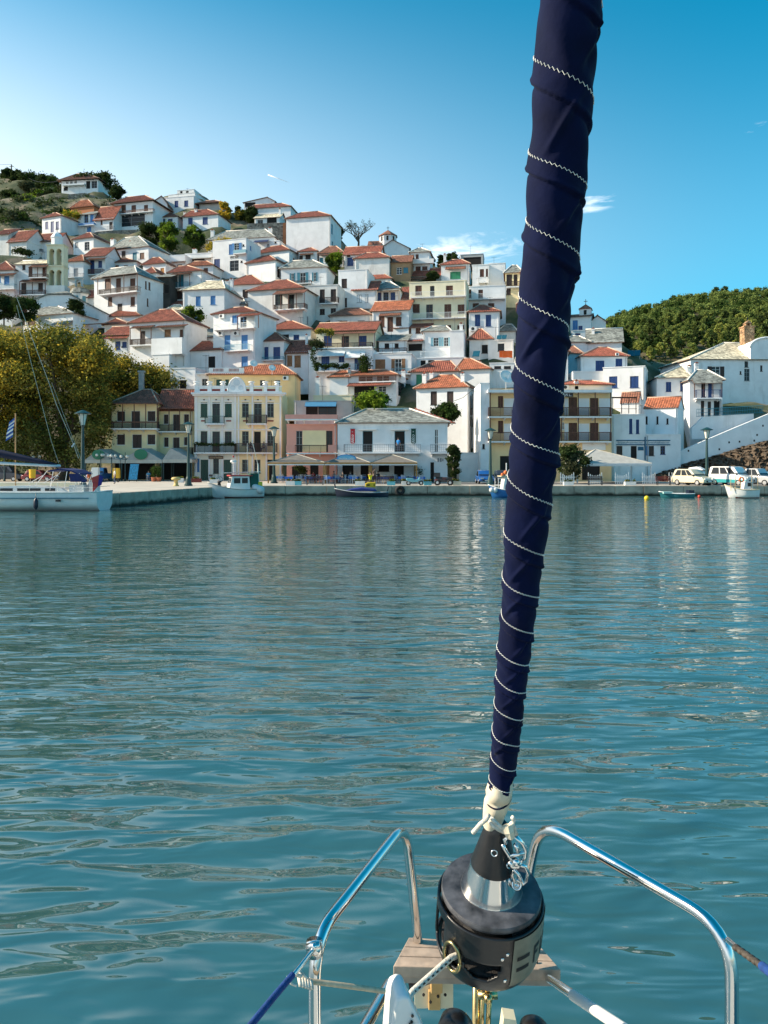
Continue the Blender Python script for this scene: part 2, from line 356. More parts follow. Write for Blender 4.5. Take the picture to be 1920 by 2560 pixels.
sail = thing('furled_sail', 'furled foresail rolled in navy blue canvas with white zigzag stitching', 'sail', AXO)
def build_sail():
    rows, k = 620, 88
    y_bot = 1968
    s0, s1 = ap(y_bot), ap(-260)
    # half widths in photo pixels -> radius
    yk = [1968, 1800, 1500, 1240, 900, 600, 300, 0, -260]; wk = [31, 37, 45, 58, 65, 71, 74, 81, 85]
    stitch_y = [1985, 1948, 1890, 1826, 1758, 1692, 1622, 1535, 1445, 1330, 1195, 1075, 910, 742, 555, 388, 152, -90, -320]  # row of each turn of the seam at the left edge
    def phase(y): return float(np.interp(-y, [-q for q in stitch_y], range(len(stitch_y))))
    def row_y(s):                          # photo row of a point s up the stay
        lo, hi = -400.0, 2450.0
        for _ in range(40):
            mid = (lo + hi) / 2
            if ap(mid) > s: lo = mid
            else: hi = mid
        return lo
    ys = np.array([row_y(s0 + (s1 - s0) * i / (rows - 1)) for i in range(rows)])
    ph = np.array([phase(y) for y in ys])
    rad = np.interp(-ys, [-q for q in yk], wk) * np.array([ax_Y(y) for y in ys]) / F
    rg = np.random.default_rng(3)
    mb = MB(); lead = Vector((0, 0, 0))
    nb = 14
    wr = [(rg.uniform(.5, 3.2), rg.uniform(0, 6.28), rg.integers(1, 5), rg.uniform(0, 6.28)) for _ in range(nb)] + [(rg.uniform(4, 9), rg.uniform(0, 6.28), rg.integers(2, 8), rg.uniform(0, 6.28)) for _ in range(9)]
    def radius(i, th):
        # seam passes the left edge (th = pi) at whole phases and descends to the right across the front (th from pi to 2 pi)
        q = ph[i] - (-(th - math.pi) / (2*math.pi))
        fr = q - math.floor(q)
        wrap = math.floor(q)
        # overlap edge of the wrapped canvas sits a quarter turn below the seam
        e = (fr - .73) % 1.0
        step = .075 * (1 - e) ** 1.3 + .05 * math.exp(-((e - .04) / .03) ** 2) - .05*math.exp(-((e-.96)/.03)**2)
        drape = 0
        for (kz, pz, m_, pa) in wr:
            drape += (.012 if kz < 3.6 else .007) * math.sin(kz * ph[i] * 2 + pz + m_ * th + pa)
        # diagonal tension folds that start at the overlap edge
        hsh = math.sin(wrap * 12.9898) * 43758.5453; hsh -= math.floor(hsh)
        d = (th - (math.pi * (1.15 + .55 * hsh)) - (fr - .35) * 1.3)
        fold = .10 * math.exp(-(d / .10) ** 2) * max(0, math.sin((fr - .05) * math.pi)) - .05 * math.exp(-((d - .22) / .12) ** 2) * max(0, math.sin(fr * math.pi))
        return rad[i] * (.95 + step + drape + fold)
    P = np.zeros((rows, k, 3))
    for i in range(rows):
        c = AXD * (s0 + (s1 - s0) * i / (rows - 1)) + (axis(ys[i]) - AXO - AXD * ap(ys[i]))
        for j in range(k):
            th = 2 * math.pi * j / k; r = radius(i, th)
            P[i, j] = c + AE1 * (math.cos(th) * r) + AE2 * (math.sin(th) * r)
    mb.v = [tuple(p) for p in P.reshape(-1, 3)]
    mb.f = [(i*k+j, i*k+(j+1) % k, (i+1)*k+(j+1) % k, (i+1)*k+j) for i in range(rows-1) for j in range(k)]; mb.m = [0]*len(mb.f)
    mb.build('canvas', NAVY, sail, smooth=True)
    up_ = MB(); c0 = Vector(P[-1].mean(0)); r0_ = float(rad[-1]); up_.tube([c0-AXD*.01, c0+AXD*.6, c0+AXD*3, c0+AXD*7], [r0_*.97, r0_*.97, r0_*.9, r0_*.5], 20); up_.build('upper_canvas', NAVY, sail, smooth=True)
    # zigzag stitching along the seam
    st = MB(); pts = []
    tmin, tmax = ph[0] + .0, ph[-1] - 1.1
    n = int((tmax - tmin) * 76); z = 0
    for a in range(n):
        q = tmin + (tmax - tmin) * a / n                       # seam: ph = wrap - (th-pi)/2pi
        th = (math.pi - 2*math.pi * (q - math.floor(q)) * 1.0)
        # at phase q the seam sits at angle th on row with ph == q
        yv = float(np.interp(q, ph, np.arange(rows)))
        zig = (.016 if a % 2 else -.016)
        iv = float(np.interp(q + zig * (1 if True else 0), ph, np.arange(rows))); i = int(min(max(iv, 0), rows - 1))
        r = radius(i, th % (2*math.pi)) + .0006
        s = s0 + (s1 - s0) * iv / (rows - 1)
        c = AXD * s + (axis(ys[i]) - AXO - AXD * ap(ys[i]))
        pts.append(c + AE1 * (math.cos(th) * r) + AE2 * (math.sin(th) * r))
    st.tube(pts, .00062, 4)
    st.build('stitching', THREAD, sail)
    # bare sailcloth at the tack
    t = MB(); tk = [(2062, 24), (2030, 27), (2000, 31), (1985, 30), (1984, 33), (1962, 33), (1945, 30)]
    rr = []
    for y, hw in tk: rr.append((ap(y), hw * ax_Y(y) / F))
    kk = 28; ring = []
    for si, (s, r) in enumerate(rr):
        c = AXD * s + (axis([q[0] for q in tk][si]) - AXO - AXD * s)
        for j in range(kk):
            th = 2*math.pi*j/kk; q = r * (1 + .07 * math.sin(2*th + si*.9) + .05*math.sin(5*th - si*1.3))
            t.v.append(tuple(c + AE1*math.cos(th)*q + AE2*math.sin(th)*q + AXD * (.009 * math.sin(th + .6) if si > 2 else 0)))
    for i in range(len(rr)-1):
        for j in range(kk): t.f.append((i*kk+j, i*kk+(j+1) % kk, (i+1)*kk+(j+1) % kk, (i+1)*kk+j)); t.m.append(0)
    t.build('tack_cloth', CREAMCLOTH, sail, smooth=True)
    b = MB(); pp = []
    for j in range(13):
        th = math.pi + math.pi * j / 12; r = 31.5 * ax_Y(1990)/F
        pp.append(AXD*(ap(1990) + .012*math.sin(th+.6)) + AE1*math.cos(th)*r + AE2*math.sin(th)*r + (axis(1990)-AXO-AXD*ap(1990)))
    b.tube(pp, .0016, 5); b.build('seam_cord', NAVY, sail)
build_sail()

fur = thing('roller_furler', 'black roller furling drum with steel cone at the foot of the rolled sail', 'furling drum', AXO)
def build_furler():
    px = lambda w, y: w * ax_Y(y) / F
    L = lambda prof, name, m, k=40, parent=fur, sm=35: shade(_l(prof, name, m, k, parent), sm)
    def _l(prof, name, m, k, parent):
        mb = MB(); mb.lathe(prof, (0, 0, 0), AXD, k, e1=AE1); return mb.build(name, m, parent)
    zf = 0.0
    r0 = px(124, 2222)
    L([(-.012, r0*.985), (-.009, r0), (-.002, r0), (.002, r0*.985), (.004, r0*.62), (.006, r0*.6)], 'flange', GREYALU, 64)
    L([(.004, r0*.615), (.007, r0*.60), (.013, r0*.59), (.055, r0*.46), (.060, r0*.455)], 'steel_cone', STEEL, 48)
    cone = L([(.058, r0*.452), (.064, r0*.45), (.070, r0*.43), (.14, r0*.25), (.152, r0*.215), (.156, r0*.18)], 'drive_cone', BLACKP, 40)
    for th, h in ((R(-102), .112), (R(-52), .085)):          # two socket screws
        r = r0 * (.43 - .18 * (h - .07) / .07); d = AE1*math.cos(th) + AE2*math.sin(th)
        n_ = (d*.93 + AXD*.36).normalized()
        mb = MB(); mb.lathe([(-.004, .0068), (.0012, .0068), (.0018, .0058), (.0010, .0045), (-.002, .0043)], d*r + AXD*h, n_, 14)
        mb.build('socket_screw', STEEL, cone, smooth=True)
    # line drum inside, cage around it with openings
    L([(-.128, r0*.45), (-.122, r0*.93), (-.116, r0*.93), (-.112, r0*.50), (-.03, r0*.50), (-.018, r0*.9), (-.014, r0*.9)], 'line_drum', mat('coiled_line', (.02, .018, .018), .7, .5, 60, .003, 160), 40)
    rc = r0 * 1.07; k = 120; hs = np.linspace(-.148, -.016, 34)
    mb = MB()
    def ang(a): return (a + 180) % 360 - 180
    def open_(a, h):                         # a measured from the side facing the camera, + to the right
        if h < -.128 or h > -.030: return False
        if ((ang(a + 47)) / 9.5)**2 + ((h + .092) / .030)**2 < 1: return True            # line guide
        if -96 < a < -62 and -.12 < h < -.035: return True
        if -36 < a < 6 and -.118 < h < -.075 and (a + 15)**2/20**2 + ((h+.083)/.036)**2 < 1: return True
        if abs(ang(a)) > 100 and -.12 < h < -.04 and int((a + 720) // 30) % 2 == 0: return True
        return False
    def cp(a, h, r):
        t = R(-90 + a); bul = 1 - (.10 * max(0, (-.100 - h) / .048) ** 2)
        return AXD*h + (AE1*math.cos(t) + AE2*math.sin(t)) * (r*bul)
    for i in range(len(hs)-1):
        for j in range(k):
            a0, a1 = -180 + 360*j/k, -180 + 360*(j+1)/k; am = (a0+a1)/2; hm = (hs[i]+hs[i+1])/2
            if open_(am, hm): continue
            mb.poly([cp(a0, hs[i], rc), cp(a1, hs[i], rc), cp(a1, hs[i+1], rc), cp(a0, hs[i+1], rc)])
    cage = weld(mb.build('cage', BLACKP, fur))
    p_ = cage.data.polygons[0]; _c = Vector(p_.center); _out = p_.normal.dot(_c - AXD*_c.dot(AXD)) > 0
    so = cage.modifiers.new('thick', 'SOLIDIFY'); so.thickness = .006; so.offset = -1 if _out else 1
    shade(cage, 50)
    L([(-.205, r0*.22), (-.185, r0*.34), (-.15, r0*.80), (-.147, r0*.86)], 'base_cone', BLACKP, 40)
    # raised ring of the line guide
    pts = []
    for j in range(25):
        q = 2*math.pi*j/24; pts.append(cp(-47 + 10.5*math.cos(q), -.092 + .033*math.sin(q), rc + .004))
    g = MB(); g.tube(pts, .0035, 8); g.build('line_guide', mat('worn_brass', (.45, .36, .18), .3, .3, 40, metal=1), fur, smooth=True)
    # label plate with its print
    pl = MB()
    for j in range(24):
        a0, a1 = 17 + 68*j/24, 17 + 68*(j+1)/24
        hh = [-.132, -.124, -.116, -.108, -.100, -.020]
        for h0_, h1_ in zip(hh, hh[1:]): pl.poly([cp(a0, h0_, rc+.002), cp(a1, h0_, rc+.002), cp(a1, h1_, rc+.002), cp(a0, h1_, rc+.002)])
    plate = pl.build('label_plate', PLATE, fur); shade(plate)
    ink = MB()
    def bar(a0, a1, h0, h1, sl=0):
        nn = max(1, int(abs(a1-a0) / 3))
        for j in range(nn):
            b0, b1 = a0+(a1-a0)*j/nn, a0+(a1-a0)*(j+1)/nn
            ink.poly([cp(b0, h0, rc+.0027), cp(b1, h0, rc+.0027), cp(b1+sl, h1, rc+.0027), cp(b0+sl, h1, rc+.0027)])
    h0, h1 = -.098, -.056
    bar(22, 38, -.095, -.086); bar(22, 38, -.070, -.061)
    bar(45, 48, h0, h1); bar(48, 55, h1-.009, h1); bar(48, 53, h0+.018, h0+.026)            # F
    bar(59, 62, h0, h1); bar(62, 67, h0, h0+.009); bar(67, 70, h0, h1)                      # U
    bar(74, 77, h0, h1); bar(77, 82, h1-.008, h1); bar(77, 82, h0+.016, h0+.024); bar(81, 84, h0+.02, h1-.003); bar(80, 83, h0, h0+.016)  # R
    ink.build('lettering', INK, plate)
    for a, h in ((11, -.050), (11, -.112), (6, -.060)):
        mb = MB(); n_ = (cp(a, h, 1) - cp(a, h, .5)).normalized(); mb.lathe([(0, .0038), (.0018, .0036), (.0022, .002)], cp(a, h, rc), n_, 10); mb.build('screw', STEEL, fur, smooth=True)
    # tack shackle and swivel links at the right of the cone
    sh = MB()
    def fp(x, y, dy=0.0): return PX(960 + x*.3014, 1900 + y*.3014, ax_Y(1900 + y*.3014) - .048 + dy) - AXO
    sh.tube([fp(1010, 690), fp(1000, 660), fp(1040, 625), fp(1100, 640), fp(1150, 690), fp(1175, 745), fp(1170, 800), fp(1150, 830)], .0042, 8)
    sh.tube([fp(1025, 800), fp(1180, 765)], .0040, 8)
    sh.tube([fp(985, 700), fp(1000, 740), fp(1040, 800), fp(1060, 850), fp(1120, 860), fp(1160, 820)], .0038, 8)
    sh.tube([fp(1090, 700), fp(1115, 760)], .0045, 8)
    sh.build('shackle', STEEL, fur, smooth=True)
    ln = MB(); ln.tube([fp(1095, 890), fp(1130, 870), fp(1170, 880), fp(1195, 940), fp(1180, 1000), fp(1150, 1030), fp(1120, 960), fp(1075, 900), fp(1060, 950), fp(1085, 1010), fp(1130, 1030)], .0040, 8); ln.build('link_plate', STEEL, fur, smooth=True)
    cl = MB(); cl.tube([fp(1040, 840), fp(1060, 880), fp(1110, 880), fp(1130, 840)], .0055, 8); cl.sphere(fp(1095, 845), .009, 10); cl.build('clevis', STEEL, fur, smooth=True)
    pin = MB(); q = fp(1100, 1035); d = (-q.normalized() * 0 + Vector((-.1, -.8, .3))).normalized(); pin.lathe([(-.006, .010), (.004, .010), (.005, .0075), (-.001, .007)], q, d, 14); pin.build('clevis_pin', STEEL, fur, smooth=True)
    # lashing at the tack
    lash = MB()
    lash.tube([fp(870, 455), fp(850, 490), fp(800, 530), fp(750, 590), fp(735, 605)], .0045, 7)
    lash.tube([fp(875, 500, .01), fp(900, 540), fp(950, 575), fp(1010, 600), fp(1050, 590)], .0045, 7)
    lash.tube([fp(880, 470, .01), fp(920, 515), fp(980, 570), fp(1040, 615)], .0040, 7)
    lash.tube([fp(1045, 540, .01), fp(1080, 515), fp(1085, 560), fp(1090, 600), fp(1060, 620)], .0045, 7)
    lash.tube([fp(1060, 490), fp(1085, 480), fp(1070, 520), fp(1085, 570), fp(1100, 620)], .0038, 7)
    lash.sphere(fp(1070, 480), .005, 8); lash.sphere(fp(1060, 535), .006, 8)
    lash.build('lashing', ROPEW, fur, smooth=True)
    strip = MB(); a, b_ = fp(1020, 540), fp(1060, 655)
    strip.tube([a, fp(1035, 590, -.006), fp(1050, 630, -.006), b_], [.012, .011, .009, .003], 6); strip.build('tack_strap', CREAMCLOTH, fur)
build_furler()
fl = MB()
_p0 = AXO + AXD * -.092 + (AE1*math.cos(R(-137)) + AE2*math.sin(R(-137))) * .112
_p1 = PX(1032, 2479, 1.40); _p2 = PX(985, 2552, 1.33)
_in = AXO + AXD * -.085 + (AE1*math.cos(R(-110)) + AE2*math.sin(R(-110))) * .055
pts = [_in, _p0] + [_p0.lerp(_p1, t/6) for t in range(1, 7)] + [_p1.lerp(_p2, t/3) for t in range(1, 4)]
fl.tube(pts, .0062, 10)
o = fl.build('furling_line', ROPEW, None, smooth=True)
tag(o, 'white furling line with dark flecks leading from the black drum', 'rope')
fk = MB()
for t in np.linspace(.06, .97, 9):
    c = _p0.lerp(_p1, t); d = (_p1 - _p0).normalized()
    for a in (-110, -75, -40):
        s_ = d.cross(Vector((1, .2, .1))).normalized(); s2 = d.cross(s_)
        for w_ in (-.006, .004):
            q = c + d*(w_ + a*.00006) + Vector((math.cos(R(a))*.0056, math.sin(R(a))*.0056, .0022))
            fk.sphere(q, .0016, 6)
fk.build('fleck', INK, o)

bow = thing('sailing_boat_bow', 'bow of our own sailing boat with steel pulpit and weathered teak seat', 'boat bow', (.21, 1.5, 1.6))
def bloc(p): return Vector(p) - Vector((.21, 1.5, 1.6))
def spline(pts, n=8):
    P = [Vector(p) for p in pts]; out = []
    for i in range(len(P)-1):
        a, b, c, d = P[max(i-1, 0)], P[i], P[i+1], P[min(i+2, len(P)-1)]
        for j in range(n):
            t = j/n; out.append(.5*((2*b) + (c-a)*t + (2*a-5*b+4*c-d)*t*t + (-a+3*b-3*c+d)*t**3))
    out.append(P[-1]); return out
def rounded(pts, r=.05, n=6):
    P = [Vector(p) for p in pts]; out = [P[0]]
    for i in range(1, len(P)-1):
        a = (P[i-1]-P[i]); b = (P[i+1]-P[i]); ra = min(r, a.length*.45); rb = min(r, b.length*.45)
        s, e = P[i]+a.normalized()*ra, P[i]+b.normalized()*rb
        for j in range(n+1):
            t = j/n; out.append(s*(1-t)**2 + P[i]*2*t*(1-t) + e*t*t)
    out.append(P[-1]); return out
def build_bow():
    tr = lambda pts, r, name, m, par=bow, k=12: shade(_t(pts, r, name, m, par, k), 60)
    def _t(pts, r, name, m, par, k):
        mb = MB(); mb.tube([bloc(p) for p in pts], r, k); return mb.build(name, m, par)
    yr = lambda y: 1539 / (y - HY)
    L = rounded([Vector((PX(789, 2560, 1.275).x, 1.275, 1.69)), PX(786, 2346, 1.285), PX(1014, 2056, 1.70), PX(1044, 2338, 1.74), PX(1049, 2420, 1.75)], .075, 9)
    tr(L, .0110, 'pulpit', STEEL)
    Rr = rounded([PX(1322, 2330, 1.75), PX(1318, 2200, 1.74), PX(1352, 2052, 1.70), PX(1829, 2326, 1.29), Vector((PX(1830, 2560, 1.275).x, 1.275, 1.69))], .085, 9)
    tr(Rr, .0113, 'pulpit', STEEL)
    tr([PX(1372, 2446, 1.62), PX(1560, 2572, 1.35), PX(1640, 2630, 1.3)], .0092, 'pulpit_brace', STEEL)
    tr([PX(1432, 2488, 1.52), PX(1562, 2574, 1.34)], .0104, 'white_sleeve', GELW)
    tr([PX(972, 2462, 1.50), PX(900, 2590, 1.34)], .0115, 'pulpit_brace', STEEL)
    # teak seat of three planks
    def sp(x, y, Y): return bloc(PX(x, y, Y))
    A, B, C, D = sp(983, 2415, 1.63), sp(1402, 2424, 1.63), sp(1349, 2363, 1.76), sp(1022, 2343, 1.76)
    seat = MB(); e = Vector((0, 0, -.008))
    th = Vector((0, 0, -.024))
    sroot = None
    for i in range(3):
        t0, t1 = i/3 + (.012 if i else 0), (i+1)/3 - (.012 if i < 2 else 0)
        q = [A.lerp(D, t0), B.lerp(C, t0), B.lerp(C, t1), A.lerp(D, t1)]
        mb = MB(); mb.faces(q + [p + th for p in q], [(0,1,2,3), (7,6,5,4), (0,4,5,1), (1,5,6,2), (2,6,7,3), (3,7,4,0)])
        if sroot is None:
            fr = MB(); fr.faces([p + th*1.02 + Vector((0, .004, 0)) for p in (A, B, C, D)] + [p + th*1.5 for p in (A.lerp(B, .03), B.lerp(A, .03), C, D)], [(0,1,2,3), (7,6,5,4), (0,4,5,1), (1,5,6,2), (2,6,7,3), (3,7,4,0)])
            sroot = fr.build('bow_seat', TEAK, bow)
        o = mb.build('plank', TEAK, sroot); bv = o.modifiers.new('b', 'BEVEL'); bv.width = .002; bv.segments = 2
    for (x, y) in ((1045, 2389), (1343, 2366), (1339, 2404)):
        mb = MB(); mb.lathe([(-.003, .005), (.0006, .005), (.0010, .003)], sp(x, y, 1.70 if y < 2400 else 1.66) + Vector((0, 0, .001)), (0, 0, 1), 10); mb.build('screw_plug', DARK, sroot)
    # strut and toggle under the drum
    t0 = axis(2440)
    st = MB(); q0, q1 = bloc(PX(1193, 2436, 1.6)), bloc(Vector((.195, 1.64, 1.69)))
    st.tube([q0, q1], .0095, 10); tr_ = st.build('stay_strut', BRONZE, bow, smooth=True)
    tg = MB(); g0, g1, g2 = bloc(PX(1222, 2440, 1.585)), bloc(PX(1217, 2478, 1.585)), bloc(PX(1212, 2620, 1.6))
    tg.tube([g0, g1], .009, 10); tg.tube([g1 + Vector((.006, 0, 0)), g2 + Vector((.005, 0, 0))], .0055, 8); tg.tube([g1 - Vector((.008, 0, 0)), g2 - Vector((.007, 0, 0))], .004, 8)
    tg.tube([g1 + Vector((-.02, -.012, 0)), g1 + Vector((.02, -.012, 0))], .008, 10); tg.sphere(g1 + Vector((.0, -.02, -.002)), .010, 10)
    tg.build('toggle', BRONZE, bow, smooth=True)
    # white moulded wedge at the lower left
    wl = [(948, 2640), (962, 2470), (971, 2438), (988, 2430), (1003, 2433), (1010, 2452), (1046, 2530), (1080, 2640)]
    bk = [bloc(PX(x, y, 1.33)) for x, y in wl]; f = [p + Vector((.014, -.055, -.004)) for p in bk]
    mb = MB(); n = len(f); mb.faces(f + bk, [tuple(range(n))[::-1], tuple(range(n, 2*n))] + [(i, (i+1) % n, n+(i+1) % n, n+i) for i in range(n)])
    o = mb.build('anchor_roller_cheek', GELW, bow); bv = o.modifiers.new('b', 'BEVEL'); bv.width = .006; bv.segments = 3; shade(o, 40)
    sc = MB()
    for x, y in ((1031, 2530), (1024, 2552), (1034, 2556), (1029, 2545)): sc.sphere(bloc(PX(x, y+10, 1.272)), .0026, 8)
    sc.build('cheek_screw', DARK, o)
    # cream board with the wooden stops behind
    mb = MB(); c0, c1 = bloc(PX(1037, 2440, 1.74)), bloc(PX(1135, 2537, 1.72))
    mb.box(c0.x, c0.y, c1.z, c1.x, c0.y + .012, c0.z); o = mb.build('transducer_board', CREAMGEL, bow)
    def blk(x0, y0, x1, y1, d, m, name):
        a, b = bloc(PX(x0, y0, 1.735)), bloc(PX(x1, y1, 1.735)); q = MB(); q.box(a.x, c0.y - d, b.z, b.x, c0.y - .001, a.z); r = q.build(name, m, o); v = r.modifiers.new('b', 'BEVEL'); v.width = .0015; return r
    blk(1076, 2440, 1105, 2472, .022, TEAKN, 'wooden_block'); blk(1071, 2474, 1101, 2523, .010, TEAKN, 'wooden_stop')
    bt = MB()
    for x, y in ((1059, 2487), (1113, 2487), (1095, 2491), (1076, 2505)): bt.sphere(bloc(PX(x, y, 1.722)), .0035, 8)
    bt.build('bolt', DARK, o)
    kb = MB(); kb.tube([bloc(PX(1022, 2465, 1.70)), bloc(PX(1050, 2461, 1.70)), bloc(PX(1080, 2450, 1.72))], .006, 8); kb.build('black_strap', BLACKP, bow)
    # rollers and cleat at the very bottom edge
    for x, y, r in ((1139, 2572, .034), (1334, 2584, .030)):
        mb = MB(); c = bloc(PX(x, y, 1.5)); mb.lathe([(-.02, r*.8), (-.012, r), (.012, r), (.02, r*.8)], c, (.35, .9, .1), 24); mb.build('bow_roller', BLACKP, bow, smooth=True)
    mb = MB(); c = bloc(PX(1275, 2566, 1.5)); mb.prism([(c.x-.018, c.z-.03), (c.x+.02, c.z-.03), (c.x+.012, c.z+.012), (c.x-.012, c.z+.016)], c.y, c.y+.03); mb.build('white_fairlead', CREAMGEL, bow)
    mb = MB(); c0 = bloc(PX(1170, 2590, 1.56)); c1 = bloc(PX(1330, 2590, 1.56)); mb.tube([c0, c1], .012, 10); mb.build('roller_axle', STEEL, bow)
    # stem head the fittings bolt to, just under the frame
    hb = MB(); n = 14; sec = []
    for i in range(n+1):
        t = i/n; Y = 1.95-5.0*t; w = .03+1.25*t**.75; sec.append([(.21-w, Y, 1.74), (.21-w*.96, Y, 1.69), (.21-w*.75, Y-.15*(1-t), .7), (.21-w*.25, Y-.35*(1-t), -.25), (.21+w*.25, Y-.35*(1-t), -.25), (.21+w*.75, Y-.15*(1-t), .7), (.21+w*.96, Y, 1.69), (.21+w, Y, 1.74)])
    for q in sec: hb.v += [tuple(bloc(p)) for p in q]
    for i in range(n): hb.f += [(i*8+j, i*8+(j+1), (i+1)*8+j+1, (i+1)*8+j) for j in range(7)]; hb.m += [0]*7
    hb.f += [tuple(range(8)), tuple(range(n*8, n*8+8))[::-1]]; hb.m += [0, 0]; shade(hb.build('hull', GELW, bow), 40)
    dk = MB()
    for i in range(n): dk.poly([bloc(sec[i][1]), bloc(sec[i][6]), bloc(sec[i+1][6]), bloc(sec[i+1][1])])
    dk.build('deck', mat('grey_deck_nonskid', (.5, .5, .47), .9, .1, 40, .002, 200), bow)
    # lifelines
    tr([PX(785, 2372, 1.27), PX(731, 2440, 1.20)], .004, 'turnbuckle', STEEL)
    tr(spline([PX(731, 2438, 1.20), PX(680, 2498, 1.13), PX(600, 2596, 1.03)]), .0052, 'lifeline', ROPEB)
    tr(spline([PX(764, 2452, 1.255), PX(860, 2464, 1.27), PX(962, 2478, 1.29)]), .0042, 'lashing_line', mat('tan_cord', (.55, .42, .28), .85, .2, 120))
    kn = MB()
    for i in range(5): kn.tube([bloc(PX(748 + 7*i, 2442 + 2*i, 1.25)), bloc(PX(752 + 7*i, 2466 + 2*i, 1.24))], .0035, 6)
    kn.tube([bloc(p) for p in spline([PX(718, 2446, 1.2), PX(735, 2436, 1.21), PX(752, 2440, 1.24), PX(745, 2424, 1.25), PX(768, 2446, 1.25)])], .003, 6)
    kn.tube([bloc(p) for p in spline([PX(722, 2440, 1.2), PX(728, 2458, 1.2), PX(742, 2464, 1.2)])], .0022, 6)
    kn.build('knot', ROPEW, bow, smooth=True)
    cl = MB(); cl.tube([bloc(PX(786, 2352, 1.285)), bloc(PX(786, 2388, 1.285))], .0138, 12); cl.tube([bloc(PX(768, 2368, 1.275)), bloc(PX(800, 2362, 1.27))], .006, 8); cl.sphere(bloc(PX(785, 2366, 1.268)), .006, 8); cl.build('clamp', STEEL, bow, smooth=True)
    tr([PX(1820, 2350, 1.28), PX(1845, 2372, 1.24)], .005, 'turnbuckle', STEEL)
    ch = MB()
    pp = [PX(1842 + 12*i, 2370 + 8.5*i, 1.24 - .014*i) for i in range(6)]
    for i, p in enumerate(pp): ch.sphere(bloc(p), .0065, 8, sq=(1.2, 1, .8))
    ch.tube([bloc(p) for p in pp], .0045, 8); ch.build('lashing', mat('dark_cord', (.05, .04, .03), .7, .4, 60), bow, smooth=True)
    tr([PX(1906, 2416, 1.165), PX(1960, 2458, 1.10)], .007, 'lifeline', ROPEB)
build_bow()
# ------------------------------------------------------------------ builder for the houses
REG = (0.0, 0.0, 1.0)
def reg(ox, oy, s):
    global REG; REG = (ox, oy, s)
def sx(x): return REG[0] + x * REG[2]
def sy(y): return REG[1] + y * REG[2]
_DB = [(380, 285), (450, 240), (500, 215), (550, 195), (600, 180), (650, 167), (700, 156), (750, 146), (800, 137), (850, 129), (900, 122), (960, 115), (1040, 108), (1120, 102), (1205, 95)]
def depth_of(y): return float(np.interp(y, [a for a, b in _DB], [b for a, b in _DB]))
YAWD = 10
BASES = []                                 # where each house meets the hill
def leaf(mb, u0, z0, u1, z1, v, t=.035, mi=0):
    w, h = u1-u0, z1-z0; e = min(.07, w*.18)
    mb.box(u0+.005, v, z0, u1-.005, v+t, z1, mi)
    for a, b in ((z0, z0+e), (z0+h*.48, z0+h*.48+e*.8), (z1-e, z1)): mb.box(u0+.008, v-.014, a+.004, u1-.008, v-.001, b-.004, mi)
    mb.box(u0+.008, v-.013, z0+e, u0+.008+e*.8, v-.001, z1-e, mi); mb.box(u1-.008-e*.8, v-.013, z0+e, u1-.008, v-.001, z1-e, mi)
def window(root, u0, z0, u1, z1, kind, T, rec=.14):
    """T maps (u, v, z) of the wall to the house; v grows into the wall."""
    style, colr = kind[0], PAINT[kind[1]]
    h = z1 - z0; nm = 'door' if h > 2.15 else 'window'
    fr = MB(); e = .055
    fm = PAINT[kind[2]] if len(kind) > 2 else (PAINT['w'] if style in 'o' else colr)
    vf = rec - .05
    def out(mb, name, m, parent):
        mb.v = [T(*p) for p in mb.v]; return mb.build(name, m, parent)
    fr.box(u0, vf, z0, u0+e, rec, z1); fr.box(u1-e, vf, z0, u1, rec, z1); fr.box(u0+e, vf, z1-e, u1-e, rec, z1); fr.box(u0+e, vf, z0, u1-e, rec, z0+e*.8)
    if style in 'go':
        um = (u0+u1)/2; fr.box(um-.03, vf+.004, z0+e*.8, um+.03, rec-.004, z1-e)
        for k in ((.36, .70) if h > 1 else (.5,)):
            zz = z0+h*k; fr.box(u0+e, vf+.008, zz-.02, um-.03, rec-.008, zz+.02); fr.box(um+.03, vf+.008, zz-.02, u1-e, rec-.008, zz+.02)
    if nm == 'window': fr.box(u0-.06, -.07, z0-.07, u1+.06, rec-.06, z0-.004)
    f = out(fr, nm, fm, root)
    if style == 's':
        um = (u0+u1)/2
        for a, b in ((u0+e, um-.004), (um+.004, u1-e)):
            m = MB(); leaf(m, a, z0+e*.8, b, z1-e, vf-.005); out(m, 'shutter', colr, f)
    else:
        m = MB(); m.box(u0+e*.5, rec-.015, z0+e*.5, u1-e*.5, rec+.01, z1-e*.5); out(m, 'pane', DARK if style == 'd' else GLASS, f)  # dark style: a near black sheet puts the room's shade into colour
    if style == 'o':
        w = (u1-u0)*.5
        for a, b in ((u0-w-.01, u0-.01), (u1+.01, u1+w+.01)):
            m = MB(); leaf(m, a, z0, b, z1, -.055); out(m, 'shutter', colr, f)
    return f
